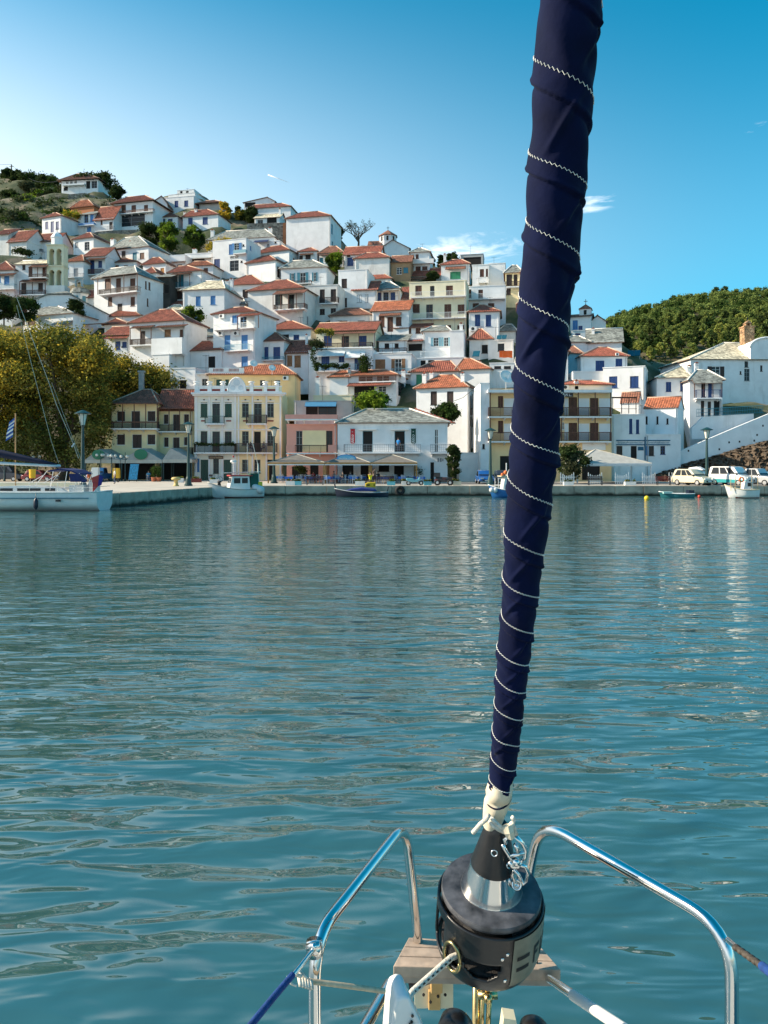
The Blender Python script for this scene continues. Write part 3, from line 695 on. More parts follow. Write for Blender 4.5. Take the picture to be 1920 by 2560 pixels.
def wall_face(mb, L, z0, z1, wins, T, mi=0, rec=.14, sill=None):
    """one wall from z0 to z1, length L, with real openings"""
    us = sorted({0.0, L} | {w[0] for w in wins} | {w[2] for w in wins}); zs = sorted({z0, z1} | {w[1] for w in wins} | {w[3] for w in wins})
    us = [u for u in us if -1e-6 <= u <= L+1e-6]; zs = [z for z in zs if z0-1e-6 <= z <= z1+1e-6]
    for a, b in zip(us, us[1:]):
        run = None
        for c, d in zip(zs, zs[1:]):
            um, zm = (a+b)/2, (c+d)/2
            hole = any(w[0] < um < w[2] and w[1] < zm < w[3] for w in wins)
            if not hole:
                run = (run[0], d) if run else (c, d)
            if (hole or d == zs[-1]) and run:
                mb.poly([T(a, 0, run[0]), T(b, 0, run[0]), T(b, 0, run[1]), T(a, 0, run[1])], mi); run = None
    for w in wins:
        a, c, b, d = w[:4]
        mb.poly([T(a, 0, c), T(a, 0, d), T(a, rec, d), T(a, rec, c)], mi); mb.poly([T(b, 0, d), T(b, 0, c), T(b, rec, c), T(b, rec, d)], mi)
        mb.poly([T(a, 0, d), T(b, 0, d), T(b, rec, d), T(a, rec, d)], mi); mb.poly([T(b, 0, c), T(a, 0, c), T(a, rec, c), T(b, rec, c)], mi)
        if sill and c > .3:
            pass
def ribs(mb, poly, pitch=.30, hgt=.06, rows=True):
    """courses of barrel tiles on one slope: poly starts with the eave edge A-B"""
    A, B = poly[0], poly[1]; ua = (B-A); L = ua.length; ua.normalize()
    nrm = ua.cross(poly[-1]-A).normalized()
    if nrm.z < 0: nrm = -nrm
    ub = nrm.cross(ua).normalized()
    if ub.z < 0: ub = -ub
    P2 = [((p-A).dot(ua), (p-A).dot(ub)) for p in poly]
    n = max(1, int(L / pitch)); w = L/n*.36
    for i in range(n):
        a = (i+.5)*L/n; lo, hi = 1e9, -1e9
        for (x0, y0), (x1, y1) in zip(P2, P2[1:]+P2[:1]):
            if (x0-a)*(x1-a) <= 0 and abs(x1-x0) > 1e-6:
                y = y0+(y1-y0)*(a-x0)/(x1-x0); lo = min(lo, y); hi = max(hi, y)
        if hi-lo < .12: continue
        def q(du, b, h): return A+ua*(a+du)+ub*b+nrm*h
        mb.faces([q(-w, lo-.04, .012), q(0, lo-.04, hgt), q(w, lo-.04, .012), q(-w, hi, .008), q(0, hi, hgt*.9), q(w, hi, .008)], [(0,1,4,3), (1,2,5,4), (0,2,1)])
def house(label, x0, x1, ye, yb, roof=('flat',), wins=(), side=(), Y=None, yaw=None, d=7.0, wall='w', name='white_house', cat='house',
          bal=(), awn=(), chim=(), ac=(), over=.35, fnd=4.0, corn=True, group=None, dY=0.0, lside=()):
    x0, x1, ye, yb = sx(x0), sx(x1), sy(ye), sy(yb)
    if yaw is None: yaw = YAWD
    if Y is None: Y = depth_of(yb)
    Y += dY
    th = R(yaw); c, s = math.cos(th), math.sin(th)
    O = PX(x0, yb, Y)
    def loc(x, y, v=0.0):                  # photo pixel (photo coordinates) on the plane v behind the front wall
        k = (x-960)/F; Yo, Xo = O.y + v*c, O.x + v*s
        u = (k*Yo - Xo)/(c + k*s); yy = Yo - u*s
        return u, EYE + (HY-y)/F*yy - O.z
    def px(x, y, v=0.0): return loc(sx(x), sy(y), v)
    W = loc(x1, (ye+yb)/2)[0]; he = (loc(x0, ye)[1] + loc(x1, ye)[1])/2
    root = thing(name, label, cat, O, -th, group)
    BASES.append((O.x, O.y, O.z)); e_ = O + Vector((c*W, -s*W, 0)); BASES.append((e_.x, e_.y, O.z)); BASES.append((O.x+c*W/2+s*d*.6, O.y-s*W/2+c*d*.6, O.z+ .8))
    TF = lambda u, v, z: (u, v, z)
    TR = lambda u, v, z: (W - v, u, z)     # right wall: u runs back
    TL = lambda u, v, z: (v, d - u, z)
    fw = []
    for wn in wins:
        (a, zt), (b, zb) = px(wn[0], wn[1]), px(wn[2], wn[3])
        a, b = max(a, .06), min(b, W-.06); zt = min(zt, he-.04); zb = max(zb, -fnd+.1)
        if b-a > .15 and zt-zb > .15: fw.append((a, zb, b, zt, wn[4]))
    sw = []
    for wn in side:                        # side windows are given in photo pixels on the right wall
        def sp(x, y):
            k = (sx(x)-960)/F; bx, by = O.x+c*W, O.y-s*W
            v = (k*by-bx)/(s-k*c); return v, EYE+(HY-sy(y))/F*(by+v*c)-O.z
        (a, zt), (b, zb) = sp(wn[0], wn[1]), sp(wn[2], wn[3]); a, b = max(a, .15), min(b, d-.15)
        if b-a > .12 and zt-zb > .15 and zt < he+.01: sw.append((a, zb, b, min(zt, he-.04), wn[4]))
    mb = MB()
    wall_face(mb, W, -fnd, he, fw, TF); wall_face(mb, d, -fnd, he, sw, TR); wall_face(mb, d, -fnd, he, [], TL)
    mb.poly([(W, d, -fnd), (0, d, -fnd), (0, d, he), (W, d, he)])
    rt = roof[0]
    apex = None
    if rt in ('hip', 'gs', 'shed', 'gf'):
        dd = d/2 if rt != 'shed' else d
        yt = sy(roof[2]); mid = (x0+x1)/2 if len(roof) < 4 else sx((roof[3]+roof[-1])/2)
        rise = max(.25, loc(mid, yt, dd if rt != 'gf' else 0)[1] - he)
    rm = TILE[roof[1]] if len(roof) > 1 and rt != 'flat' else None
    slopes = []; rb_ = None
    V = Vector
    if rt == 'flat':
        ph = roof[1] if len(roof) > 1 else .35
        if ph > 0:
            t = .2
            mb.poly([(t, t, he-ph), (W-t, t, he-ph), (W-t, d-t, he-ph), (t, d-t, he-ph)])
            for a, b in (((t, t), (W-t, t)), ((W-t, t), (W-t, d-t)), ((W-t, d-t), (t, d-t)), ((t, d-t), (t, t))):
                mb.poly([(b[0], b[1], he-ph), (a[0], a[1], he-ph), (a[0], a[1], he), (b[0], b[1], he)])
            for a, b, a2, b2 in (((0, 0), (W, 0), (W-t, t), (t, t)), ((W, 0), (W, d), (W-t, d-t), (W-t, t)), ((W, d), (0, d), (t, d-t), (W-t, d-t)), ((0, d), (0, 0), (t, t), (t, d-t))):
                mb.poly([(*a, he), (*b, he), (*a2, he), (*b2, he)])
            if corn:
                mb.box(-.07, -.07, he-.10, W+.07, -.002, he+.03)
                mb.box(W+.002, -.07, he-.10, W+.07, d, he+.03)
        else: mb.poly([(0, 0, he), (W, 0, he), (W, d, he), (0, d, he)])
    else:
        if corn and rt != 'gf':
            mb.box(-.10, -.10, he-.16, W+.10, -.002, he-.012); mb.box(W+.002, -.10, he-.16, W+.10, d+.1, he-.012)
        o = over; z = he
        if rt == 'hip':
            ra = loc(sx(roof[3]), yt, d/2)[0]; rb = loc(sx(roof[4]), yt, d/2)[0]
            ra = min(max(ra, .2), W-.3); rb = min(max(rb, ra+.02), W-.2)
            a, b, c2, d2 = V((-o, -o, z)), V((W+o, -o, z)), V((W+o, d+o, z)), V((-o, d+o, z)); p, q = V((ra, d/2, z+rise)), V((rb, d/2, z+rise))
            slopes = [[a, b, q, p], [b, c2, q], [c2, d2, p, q], [d2, a, p]]; caps = [(a, p), (b, q), (p, q), (c2, q)]
        elif rt == 'gs':
            k = rise/(d/2); a, b, c2, d2 = V((-o, -o, z-o*k)), V((W+o, -o, z-o*k)), V((W+o, d+o, z-o*k)), V((-o, d+o, z-o*k)); p, q = V((-o, d/2, z+rise)), V((W+o, d/2, z+rise))
            slopes = [[a, b, q, p], [c2, d2, p, q]]; caps = [(p, q)]
            for X in (0, W): mb.poly([(X, 0, he), (X, d, he), (X, d/2, he+rise)])
        elif rt == 'gf':
            m_ = loc(sx(roof[3]), yt, 0)[0] if len(roof) > 3 else W/2; m_ = min(max(m_, .3), W-.3)
            kl, kr = rise/m_, rise/(W-m_); a, b = V((-o, -o, z-o*kl)), V((m_, -o, z+rise)); a2, b2 = V((-o, d+o, z-o*kl)), V((m_, d+o, z+rise)); c2, c3 = V((W+o, -o, z-o*kr)), V((W+o, d+o, z-o*kr))
            slopes = [[a2, a, b, b2], [c2, c3, b2, b]]; caps = [(b, b2)]
            for vv in (0, d): mb.poly([(0, vv, he), (W, vv, he), (m_, vv, he+rise)])
        else:
            k = rise/d; a, b, c2, d2 = V((-o, -o, z-o*k)), V((W+o, -o, z-o*k)), V((W+o, d, z+rise)), V((-o, d, z+rise)); slopes = [[a, b, c2, d2]]; caps = []
            for X in (0, W): mb.poly([(X, 0, he), (X, d, he), (X, d, he+rise)])
            mb.poly([(0, d, he), (W, d, he), (W, d, he+rise), (0, d, he+rise)])
        r = MB(); up = V((0, 0, .02)); th_ = V((0, 0, .10))
        for sl in slopes:
            r.poly([p+up for p in sl], 0)
            r.poly([p+up-th_ for p in sl][::-1], 1)
            n = len(sl)
            for i in range(1 if rt == 'hip' else n):
                p, q = sl[i], sl[(i+1) % n]; r.poly([p+up-th_, q+up-th_, q+up, p+up], 1)
        if roof[1] in 'rob':
            for sl in slopes: ribs(r, [p+up for p in sl])
        ro = r.build('roof', [rm, EAVE], root)
        cm = MB()
        for p, q in caps: cm.tube([p+V((0, 0, .05)), q+V((0, 0, .05))], .11, 6)
        if cm.v: cm.build('ridge_cap', WCAP if roof[1] in 'st' else CAPM, ro, smooth=True)
    mb.build('wall', WALL[wall], root)
    for w_ in fw: window(root, *w_, T=TF)
    for w_ in sw: window(root, *w_, T=TR)
    for b in bal:
        ba, bb, yf, yr, col = b[:5]; dp = b[5] if len(b) > 5 else 1.1; sty = b[6] if len(b) > 6 else 'bar'
        (ua, zf), (ub, _) = px(ba, yf, -dp), px(bb, yf, -dp); zr = px((ba+bb)/2, yr, -dp)[1]
        m = MB(); m.box(ua, -dp, zf-.16, ub, -.003, zf)
        for k in np.linspace(ua+.25, ub-.25, max(2, int((ub-ua)/1.8)+1)): m.prism([(-dp*.85, zf-.165), (-.002, zf-.165), (-.002, zf-.5)], k-.06, k+.06, ax=0)
        B = m.build('balcony', WALL['w'] if wall not in 'ts' else CONC, root)
        m = MB()
        if sty == 'solid':
            m.box(ua, -dp, zf+.003, ub, -dp+.12, zr); m.box(ua, -dp+.12, zf+.003, ua+.12, -.004, zr); m.box(ub-.12, -dp+.12, zf+.003, ub, -.004, zr)
            m.build('parapet', PAINT[col] if col != 'w' else WALL['w'], B)
        else:
            t = .045 if col in 'nk' else .025
            m.box(ua, -dp, zr-(.09 if col in 'nk' else .05), ub, -dp+.05, zr); m.box(ua, -dp, zf+.08, ub, -dp+.04, zf+.11)
            for e in (ua, ub-.05): m.box(e, -dp+.05, zr-.05, e+.05, -.004, zr)
            st = .22 if sty != 'bar' else .115 if col in 'nk' else .14
            n = max(2, int((ub-ua)/st))
            for i in range(n+1):
                uu = ua + (ub-ua-t)*i/n; big = (i % 12 == 0 or i == n); q = .022 if big else 0
                m.box(uu-q*.0, -dp+.012, zf+.003 if big else zf+.11, uu+t+q, -dp+.012+t, zr-.05)
            for i in range(1, int(dp/.2)):
                for e in (ua+.012, ub-.037): m.box(e, -dp+i*.2, zf+.01, e+t, -dp+i*.2+t, zr-.05)
            if sty == 'mesh':
                for k in (.35, .6, .82): zz = zf+(zr-zf)*k; m.box(ua, -dp+.016, zz, ub, -dp+.032, zz+.018)
            m.build('railing', PAINT[col], B)
    for a in awn:                          # pent roof: x0, x1, row at the wall, row at its front edge, colour, projection, posts, row of the post feet
        ax0, ax1, yw, yf, col = a[:5]; dp = a[5] if len(a) > 5 else 1.2; posts = a[6] if len(a) > 6 else 0
        (ua, zf), (ub, _) = px(ax0, yf, -dp), px(ax1, yf, -dp); zw = px((ax0+ax1)/2, yw, 0)[1]; zw = max(zw, zf+.05)
        m = MB(); P = [V((ua, -dp, zf)), V((ub, -dp, zf)), V((ub, -.01, zw)), V((ua, -.01, zw))]
        m.poly(P, 0); m.poly([p-V((0, 0, .07)) for p in P][::-1], 1)
        for i in range(4): p, q = P[i], P[(i+1) % 4]; m.poly([p-V((0, 0, .07)), q-V((0, 0, .07)), q, p], 1)
        if col in TILE and col in 'rob': ribs(m, P)
        am = TILE[col] if col in TILE else CLOTH[col]
        A = m.build('awning', [am, EAVE if col in TILE else am], root)
        if posts:
            zp = px(ax0, a[7], -dp)[1]
            for i in range(posts):
                uu = ua+.1+(ub-ua-.2)*i/max(1, posts-1); q = MB(); q.box(uu-.05, -dp+.08, zp, uu+.05, -dp+.18, zf-.072); q.build('post', PAINT['n'] if col in TILE else WHITEMETAL, A)
    for ch in chim:
        cx0, cx1, yt, yb_ = ch[:4]; vv = ch[4] if len(ch) > 4 else d*.3
        (ua, zt), (ub, zb) = px(cx0, yt, vv), px(cx1, yb_, vv); w_ = max(.3, ub-ua)
        m = MB(); hc = min(.45, (zt-zb)*.3); zb -= .8
        m.box(ua, vv, zb, ua+w_, vv+w_*.9, zt-hc)
        m.box(ua-.06, vv-.06, zt-hc+.001, ua+w_+.06, vv+w_*.9+.06, zt-hc+.07)
        for k in (0, 1): m.box(ua+(w_-.12)*k, vv+.02, zt-hc+.071, ua+(w_-.12)*k+.12, vv+w_*.8, zt-hc*.45)
        m.prism([(ua-.05, zt-hc*.45+.001), (ua+w_+.05, zt-hc*.45+.001), (ua+w_/2, zt)], vv-.03, vv+w_*.9+.03, 1)
        m.build('chimney', [WALL['w'], TILE['r']], root)
    for q in ac:
        (ua, zt), (ub, zb) = px(q[0], q[1], -.3), px(q[2], q[3], -.3)
        m = MB(); m.box(ua, -.34, zb, ub, -.06, zt, 0); cx, cz, r_ = ua+(ub-ua)*.38, (zt+zb)/2, (zt-zb)*.36
        m.lathe([(0, r_), (.008, r_)], (cx, -.349, cz), (0, 1, 0), 14, 1); m.box(ua+.05, -.10, zb-.05, ub-.05, -.004, zb-.001, 0)
        m.build('air_conditioner', [PAINT['w'], IRON], root)
    if rnd.random() < .45 and not lside and cat == 'house':
        m = MB(); u = rnd.uniform(.25, .75)*W; v = d*rnd.uniform(.35, .7); zz = he+rnd.uniform(2.2, 3.2); m.tube([(u, v, he-.2), (u, v, zz)], .025, 4); m.tube([(u-.5, v, zz-.1), (u+.5, v, zz-.1)], .015, 4)
        for k in range(5): m.tube([(u-.45+.22*k, v-.3, zz-.1), (u-.45+.22*k, v+.3, zz-.1)], .012, 3)
        m.build('tv_aerial', IRON, root)
    if rnd.random() < .5 and W > 4:
        m = MB(); u = W-.22 if rnd.random() < .6 else .2; m.tube([(u, -.07, -1), (u, -.07, he-.18)], .05, 6); m.build('drain_pipe', WALL['g'] if rnd.random() < .5 else WHITEMETAL, root)
    return root, loc, W, he
CLOTH = {'W': mat('white_awning_cloth', (.66, .68, .68), .8, .12, 2), 'N': mat('navy_awning_cloth', (.01, .025, .09), .8, .1, 2),
         'Z': mat('grey_awning_cloth', (.17, .15, .13), .85, .15, 2), 'E': mat('pale_grey_awning_cloth', (.40, .39, .36), .85, .12, 2), 'K': mat('dark_awning_cloth', (.05, .06, .07), .8, .1, 2), 'O': mat('orange_tarpaulin', (.75, .12, .01), .6, .06, 2), 'b2': mat('blue_awning_cloth', (.05, .2, .35), .8, .1, 2)}
WALL['R'] = mat('terracotta_plaster', (.42, .16, .07), .9, .15, .8, .015, 6, streak=.4, scol=(.25, .12, .07))
WALL['d'] = mat('charred_wall', (.05, .045, .04), .95, .4, .8, .02, 5)
# ------------------------------------------------------------------ the town, house by house (rows top to bottom)
H = house
reg(0, 380, .2652)
H('square modern villa with wide flat eaves alone on the hilltop', 580, 925, 268, 385, ('hip','b',205,720,800), [(622,275,645,300,'gw'),(660,275,683,300,'gw'),(700,275,725,300,'gw'),(600,325,640,362,'dk'),(812,275,850,345,'dk'),(862,275,915,340,'gy')], Y=240, yaw=8, d=9, over=1.0, bal=[(585,795,312,298,'w',1.2,'solid')], name='hilltop_villa')
H('small white house with three narrow blue windows on the slope under the green hill', 397, 580, 615, 785, ('hip','r',578,480,530), [(427,660,455,722,'sB'),(478,658,508,755,'sB'),(527,658,555,720,'sB')], yaw=22, d=6)
H('terracotta coloured house with orange walls and roof below the hilltop villa', 670, 885, 520, 590, ('hip','o',455,740,830), wall='R', name='terracotta_house', yaw=16, dY=6)
H('narrow two storey house with blue wooden balcony under a slate porch', 737, 888, 585, 775, ('shed','s',568), [(795,592,832,672,'gb'),(850,590,884,680,'sb'),(820,706,860,772,'sb')], bal=[(738,884,692,668,'b',.9,'solid')], d=5, yaw=14, dY=2, wall='v')
H('white gabled house with bare sunlit gable end left of the long balcony house', 888, 1072, 628, 765, ('gs','r',520), [(948,645,966,685,'sn'),(1030,660,1060,738,'sk')], bal=[(895,1066,745,700,'y',.8)], d=6, yaw=14)
H('big white house with long brown balcony and a wide colourful window below it', 1078, 1440, 478, 735, ('hip','r',418,1200,1370), [(1143,500,1187,583,'sn'),(1238,503,1282,583,'sn'),(1357,500,1395,583,'sn'),(1108,600,1366,688,'gyy')], bal=[(1082,1440,585,545,'n',1.0)], over=.8, d=8, yaw=14)
H('pale old house with red gable roof at the left edge under the pines', 78, 250, 838, 985, ('gs','r',752), wall='v', d=7, yaw=14, chim=[(75,100,748,800)], dY=-2)
H('long pale house cut by the left edge of the photo with plain wall', -60, 76, 775, 985, ('gs','r',735), wall='v', d=8)
H('low white house with small brown balcony door left of the bell tower', 288, 540, 838, 955, ('gs','r',775), [(315,858,352,927,'sm'),(365,860,388,918,'sn')], bal=[(292,392,945,915,'k',.8)], awn=[(285,400,838,852,'b',.7)], d=6)
H('white house with grey shutters and red roof right behind the bell tower', 692, 882, 818, 955, ('hip','r',768,730,850), [(705,855,738,900,'sy'),(797,850,843,922,'gy')], d=8, yaw=20)
H('house with mossy slate roof, two chimneys and dark balcony doors under the stone wall', 1012, 1400, 912, 1045, ('hip','s',803,1180,1310), [(1055,935,1095,1012,'sk'),(1145,935,1183,1010,'sk'),(1250,950,1290,1032,'sq'),(1318,952,1360,1005,'sn')], awn=[(1000,1198,898,912,'s',.9)], bal=[(1012,1195,1028,1008,'k',.8)], chim=[(1040,1073,812,880),(1215,1238,835,910)], yaw=20, d=8)
H('low white house with red hip roof and two small brown windows under the slate roof', 992, 1290, 1042, 1120, ('hip','r',1003,1090,1190), [(1078,1068,1120,1097,'sn'),(1165,1068,1207,1095,'sn')], d=6)
H('white house with flat red roof slope and deep blue doors behind a white parapet turret', 797, 992, 975, 1180, ('gs','r',910), [(848,1022,890,1150,'sB'),(925,1025,962,1088,'sB')], bal=[(828,966,1152,1102,'n',1)], awn=[(812,982,1000,1016,'b',1.0)], d=7)
H('white house with sunlit red roof corner just right of the bell tower', 617, 787, 1036, 1215, ('hip','o',972,760,782), [(693,1097,737,1178,'sy')], d=7, bal=[(610,780,1180,1145,'y',.7)])  # red roof in sun: orange tile puts the light into the colour

reg(0, 600, .2652)
H('white house at the left edge with blue balcony door and pale blue railing', -70, 134, 290, 610, ('hip','r',205,-20,30), [(38,340,88,418,'sb'),(-30,340,10,400,'sb'),(-5,490,20,515,'sk')], bal=[(-70,132,462,415,'q',1.0)], awn=[(-70,132,316,336,'b',.9)])
H('tall white house with two stacked dark wooden balconies left of the bell tower', 146, 440, 222, 610, ('gs','t',196), [(210,235,240,280,'sk'),(272,258,306,342,'sn'),(398,258,430,342,'sn'),(200,405,248,508,'sk'),(360,405,405,482,'sk'),(200,562,250,598,'sk')], bal=[(268,436,352,318,'k',1.1),(186,415,515,470,'k',1.2)], awn=[(265,436,236,256,'b',1.1,3,350),(176,428,372,394,'b',1.2,3,512)], d=6, yaw=6)
H('house with dark slate roof and pale stone gable behind the double balcony house', 205, 432, 222, 320, ('hip','s',112,330,350), chim=[(185,222,155,230)], dY=10, d=8)
H('low dark slate outbuilding between the blue shaded wall and the church', 158, 300, 660, 720, ('hip','s',604,210,270), d=5, wall='v', dY=2)
H('white house in deep shade at the left edge beside dark trees', -70, 112, 640, 790, ('gf','r',500,-10), [(0,700,36,738,'sk')], d=8)
H('white house with broad slate hip roof and one brown window above the plane tree', 222, 688, 708, 885, ('hip','s',636,300,550), [(262,738,335,795,'sn')], awn=[(480,650,765,800,'s',1.0)], chim=[(255,290,648,690)], yaw=18, d=6.5)
H('low red roofed house right of the church dome', 678, 884, 538, 640, ('gs','r',478), d=6, wall='v')
H('low building with slate shed roof carrying a little white belfry', 690, 886, 470, 510, ('shed','s',395), d=6, dY=8)
BELFRY_AT = (705, 350, 775, 438)
H('large white house with slate roof and long dark wooden balcony on brackets', 887, 1292, 348, 715, ('hip','s',262,985,1270), [(988,364,1040,468,'sn'),(1093,362,1140,508,'sn'),(1225,364,1275,465,'sn'),(1018,540,1058,620,'sn'),(1230,538,1272,620,'sn'),(1107,602,1153,668,'sk')], [(1368,385,1384,465,'sn'),(1400,395,1418,475,'sn'),(1385,548,1400,628,'sn')], bal=[(928,1288,515,450,'k',1.3)], awn=[(912,1294,325,352,'s',1.35,4,513)], yaw=22, d=8)
H('white house with red hip roof and one yellow window above the charred gap', 1348, 1560, 228, 340, ('hip','r',168,1410,1500), [(1512,265,1548,312,'so')], d=6, yaw=18)
H('small white house with red hip roof behind the long dark balcony', 1340, 1475, 318, 500, ('hip','r',260,1390,1410), d=6, yaw=20, dY=4)
H('dark ruined house with charred walls between two white houses', 1490, 1600, 345, 650, ('shed','s',318), [(1500,420,1540,500,'dk'),(1550,420,1590,500,'dk')], wall='d', d=6, yaw=4, name='ruined_house')
H('low white house with red hip roof and stubby chimney above the plane tree', 1030, 1322, 720, 800, ('hip','r',640,1170,1215), chim=[(1252,1290,695,745)], d=6)
H('small house with red roof and shaded veranda at the edge of the plane tree', 985, 1210, 797, 895, ('hip','r',742,1030,1065), awn=[(772,985,790,800,'b',1.5)], d=6, yaw=16, wall='v')
H('white house with bright blue shutters and brown porch roof beside the plane tree', 985, 1217, 888, 1090, ('gs','r',820), [(1085,955,1135,1032,'sB'),(1150,960,1195,1012,'sB')], awn=[(972,1190,905,932,'r',1.0)], d=6)
reg(0, 0, 1)
H('large white house with red hip roof, brown shutters and balcony above the grey flat block', 324, 462, 805, 905, ('hip','r',774,398,430), [(350,828,363,864,'sk'),(411,824,427,841,'sm'),(449,824,459,842,'sn')], bal=[(324,377,863,847,'k',1.1),(378,455,885,845,'w',1.4,'solid')], awn=[(323,378,815,821,'b',1.1,3,862),(384,462,813,819,'b',1.1)], yaw=16, d=7)

reg(400, 440, .2652)
H('white flat roofed house with stepped storeys on the skyline left of the autumn tree', -20, 318, 198, 310, ('flat',.3), [(137,235,173,292,'sB'),(228,232,266,285,'sB')], d=6, yaw=12)
H('square white roof storey with two dark openings on top of the stepped house', 78, 330, 166, 215, ('flat',.25), d=9, yaw=14, dY=7, side=[])
H('little white penthouse with two dark windows at the very top of the skyline', 162, 322, 130, 170, ('flat',.2), [(190,143,212,161,'dk'),(245,142,270,159,'dk')], d=5, yaw=12, Y=238)
H('white gabled house with bare wall between the balcony house and the stepped house', -105, 70, 265, 350, ('gf','b',190,15), d=7, yaw=4)
H('low dark eaved house behind the autumn coloured tree on the skyline', 372, 570, 262, 320, ('hip','b',232,430,520), wall='g', over=.9, d=6)
H('white house with red roof and two deep blue square windows under the skyline', -15, 166, 388, 480, ('hip','r',350,50,110), [(5,405,50,465,'sB'),(75,405,118,462,'sB')], d=6)
H('white house with two blue shuttered windows left of the autumn tree', 215, 548, 378, 495, ('hip','r',322,280,450), [(265,395,308,452,'sB'),(402,390,450,452,'sB')], chim=[(325,345,305,360),(220,240,335,375)], d=7, yaw=14)
H('modern pale house with open loggia and low gable on the skyline', 792, 1082, 243, 310, ('gf','b',200,1012), [(800,248,900,290,'dy')], d=6, yaw=8, Y=212)
H('bluish shaded house with long red roof under the modern gable', 840, 1232, 300, 395, ('hip','r',265,890,1150), d=7, yaw=10, Y=203)
H('small white house with green glazed porch on top of the rubble wall', 892, 1128, 388, 450, ('gs','t',362), [(920,415,970,446,'gy'),(1008,392,1100,437,'dk')], d=5, chim=[(1120,1140,300,400)], Y=196)
H('tall blank white house with low red hip roof standing out on the skyline', 1190, 1608, 392, 710, ('hip','r',340,1330,1490), [], [(1615,445,1630,560,'sq'),(1618,610,1632,660,'sq')], yaw=12, d=9)
H('white house with long slate roof and two tall chimneys above the blue staircase house', 452, 1075, 592, 705, ('hip','s',512,620,990), chim=[(476,506,500,590),(1020,1050,480,570)], d=7, dY=3)
H('white cubic house with blue outside staircase and blue balcony', 497, 812, 600, 915, ('flat',.2), [(650,645,690,735,'sb'),(700,635,745,695,'ob'),(778,645,795,662,'sk'),(510,785,565,902,'sB'),(658,800,742,892,'gy'),(660,757,740,772,'gw'),(760,798,778,815,'sk')], [(848,655,862,705,'sb')], bal=[(690,808,730,695,'l',.8,'solid')], yaw=16, d=7)
STAIR_AT = None
H('long white parapet wall house with navy canopy below the rubble wall', 890, 1128, 615, 705, ('flat',.3), [(1005,640,1030,668,'sy'),(1080,620,1098,634,'dk')], awn=[(876,1012,605,625,'N',1.3)], d=6, yaw=12)
H('house with low orange hip roof and long bare side wall beside the blue stairs', 892, 1218, 718, 800, ('hip','r',660,1040,1150), [], [(1255,770,1270,795,'sk')], d=7, yaw=22)
H('blank white house with red hip roof and shaded side balcony', 817, 1088, 812, 975, ('hip','r',750,970,1030), [], [(1105,850,1132,960,'sk'),(1142,860,1160,950,'sm')], yaw=24, d=7.5)
H('small house with red hip roof and two dark doors below the tall blank house', 1308, 1480, 714, 820, ('hip','r',678,1400,1430), [(1312,750,1346,803,'sk'),(1370,745,1420,803,'sk')], awn=[(1310,1440,730,742,'b',.7)], d=6)
H('house with brown hip roof and teal windows behind a bright green bush', 1502, 1725, 728, 840, ('hip','b',664,1590,1660), [(1505,770,1540,822,'sq'),(1560,770,1600,822,'sq')], awn=[(1495,1725,735,748,'b',.8)], d=6)
H('white house with slate hip roof and three teal shuttered openings', 1142, 1570, 868, 1040, ('hip','s',797,1250,1440), [(1236,918,1262,1000,'oq'),(1320,912,1372,1032,'oq'),(1446,910,1472,992,'oq')], bal=[(1215,1425,1012,985,'k',.9)], d=7)
H('white house with deep blue door and narrow blue iron balcony on brown posts', 82, 400, 905, 1160, ('hip','r',850,170,260), [(175,932,222,1052,'sq'),(158,1085,210,1157,'sk'),(335,940,352,970,'sw')], awn=[(95,280,914,932,'b',1.0,3,1050)], bal=[(110,272,1052,1000,'q',1.0)], yaw=16, d=6)
H('white house with sunlit red hip roof and one brown shutter', 242, 500, 848, 995, ('hip','o',805,320,440), [(412,868,452,937,'sn')], d=6, yaw=10)  # orange tile used as the sunlit tone of a red roof
H('plain white box house with dark garage opening below the bright trees', 90, 236, 745, 860, ('flat',.3), [(162,835,210,862,'dk')], d=6, bal=[(90,236,800,752,'w',.9,'solid')])
H('long low white house with teal eave and small chimney below the bright trees', 236, 492, 728, 820, ('flat',.25), [(300,775,420,800,'dk')], chim=[(305,338,680,730)], awn=[(290,482,770,782,'s',.8)], d=6)

reg(400, 680, .2652)
H('big white house with broken slate roof and three blue shutters', 217, 606, 167, 540, ('hip','t',85,430,590), [(337,230,383,317,'sb'),(476,225,523,305,'sb'),(325,392,378,472,'sb')], chim=[(615,648,75,130),(655,685,55,130)], d=8)
H('white house with red hip roof and pale ridge lines right of the broken slate roof', 606, 972, 122, 320, ('hip','r',33,810,870), [(778,165,828,240,'sk')], d=8)
H('white house with wide tiled veranda and curved black iron balcony', 833, 1345, 168, 520, ('hip','r',78,1090,1200), [(1085,215,1155,306,'gG'),(1205,215,1265,352,'gG')], [(1385,415,1400,500,'sy')], bal=[(1072,1362,355,300,'k',1.6)], awn=[(1058,1362,172,212,'b',1.9,5,353)], wall='v', d=8, yaw=16, over=.4)
H('tall white house with sky blue shutters, glass balconies and three air conditioners', 502, 892, 388, 910, ('hip','r',335,690,800), [(680,410,738,487,'sb'),(757,425,815,537,'gb'),(607,597,663,740,'sb'),(767,595,827,740,'sb'),(767,797,828,897,'sb')], bal=[(505,888,542,482,'w',1.0),(605,830,742,682,'l',.9)], awn=[(720,930,392,420,'r',1.2,2,540)], ac=[(557,397,605,433),(545,560,597,598),(692,558,742,596)], yaw=20, d=7)
H('white house with slate roof just behind the air conditioned house', 485, 800, 312, 560, ('hip','s',245,640,780), awn=[(552,760,325,345,'s',.9)], d=6, dY=8, chim=[(515,545,255,300)])
H('shaded white house with wide red hip roof below the peeling wall', 1002, 1420, 543, 680, ('hip','r',464,1190,1250), [(1145,590,1215,642,'sk'),(1258,592,1312,642,'sB')], d=7)
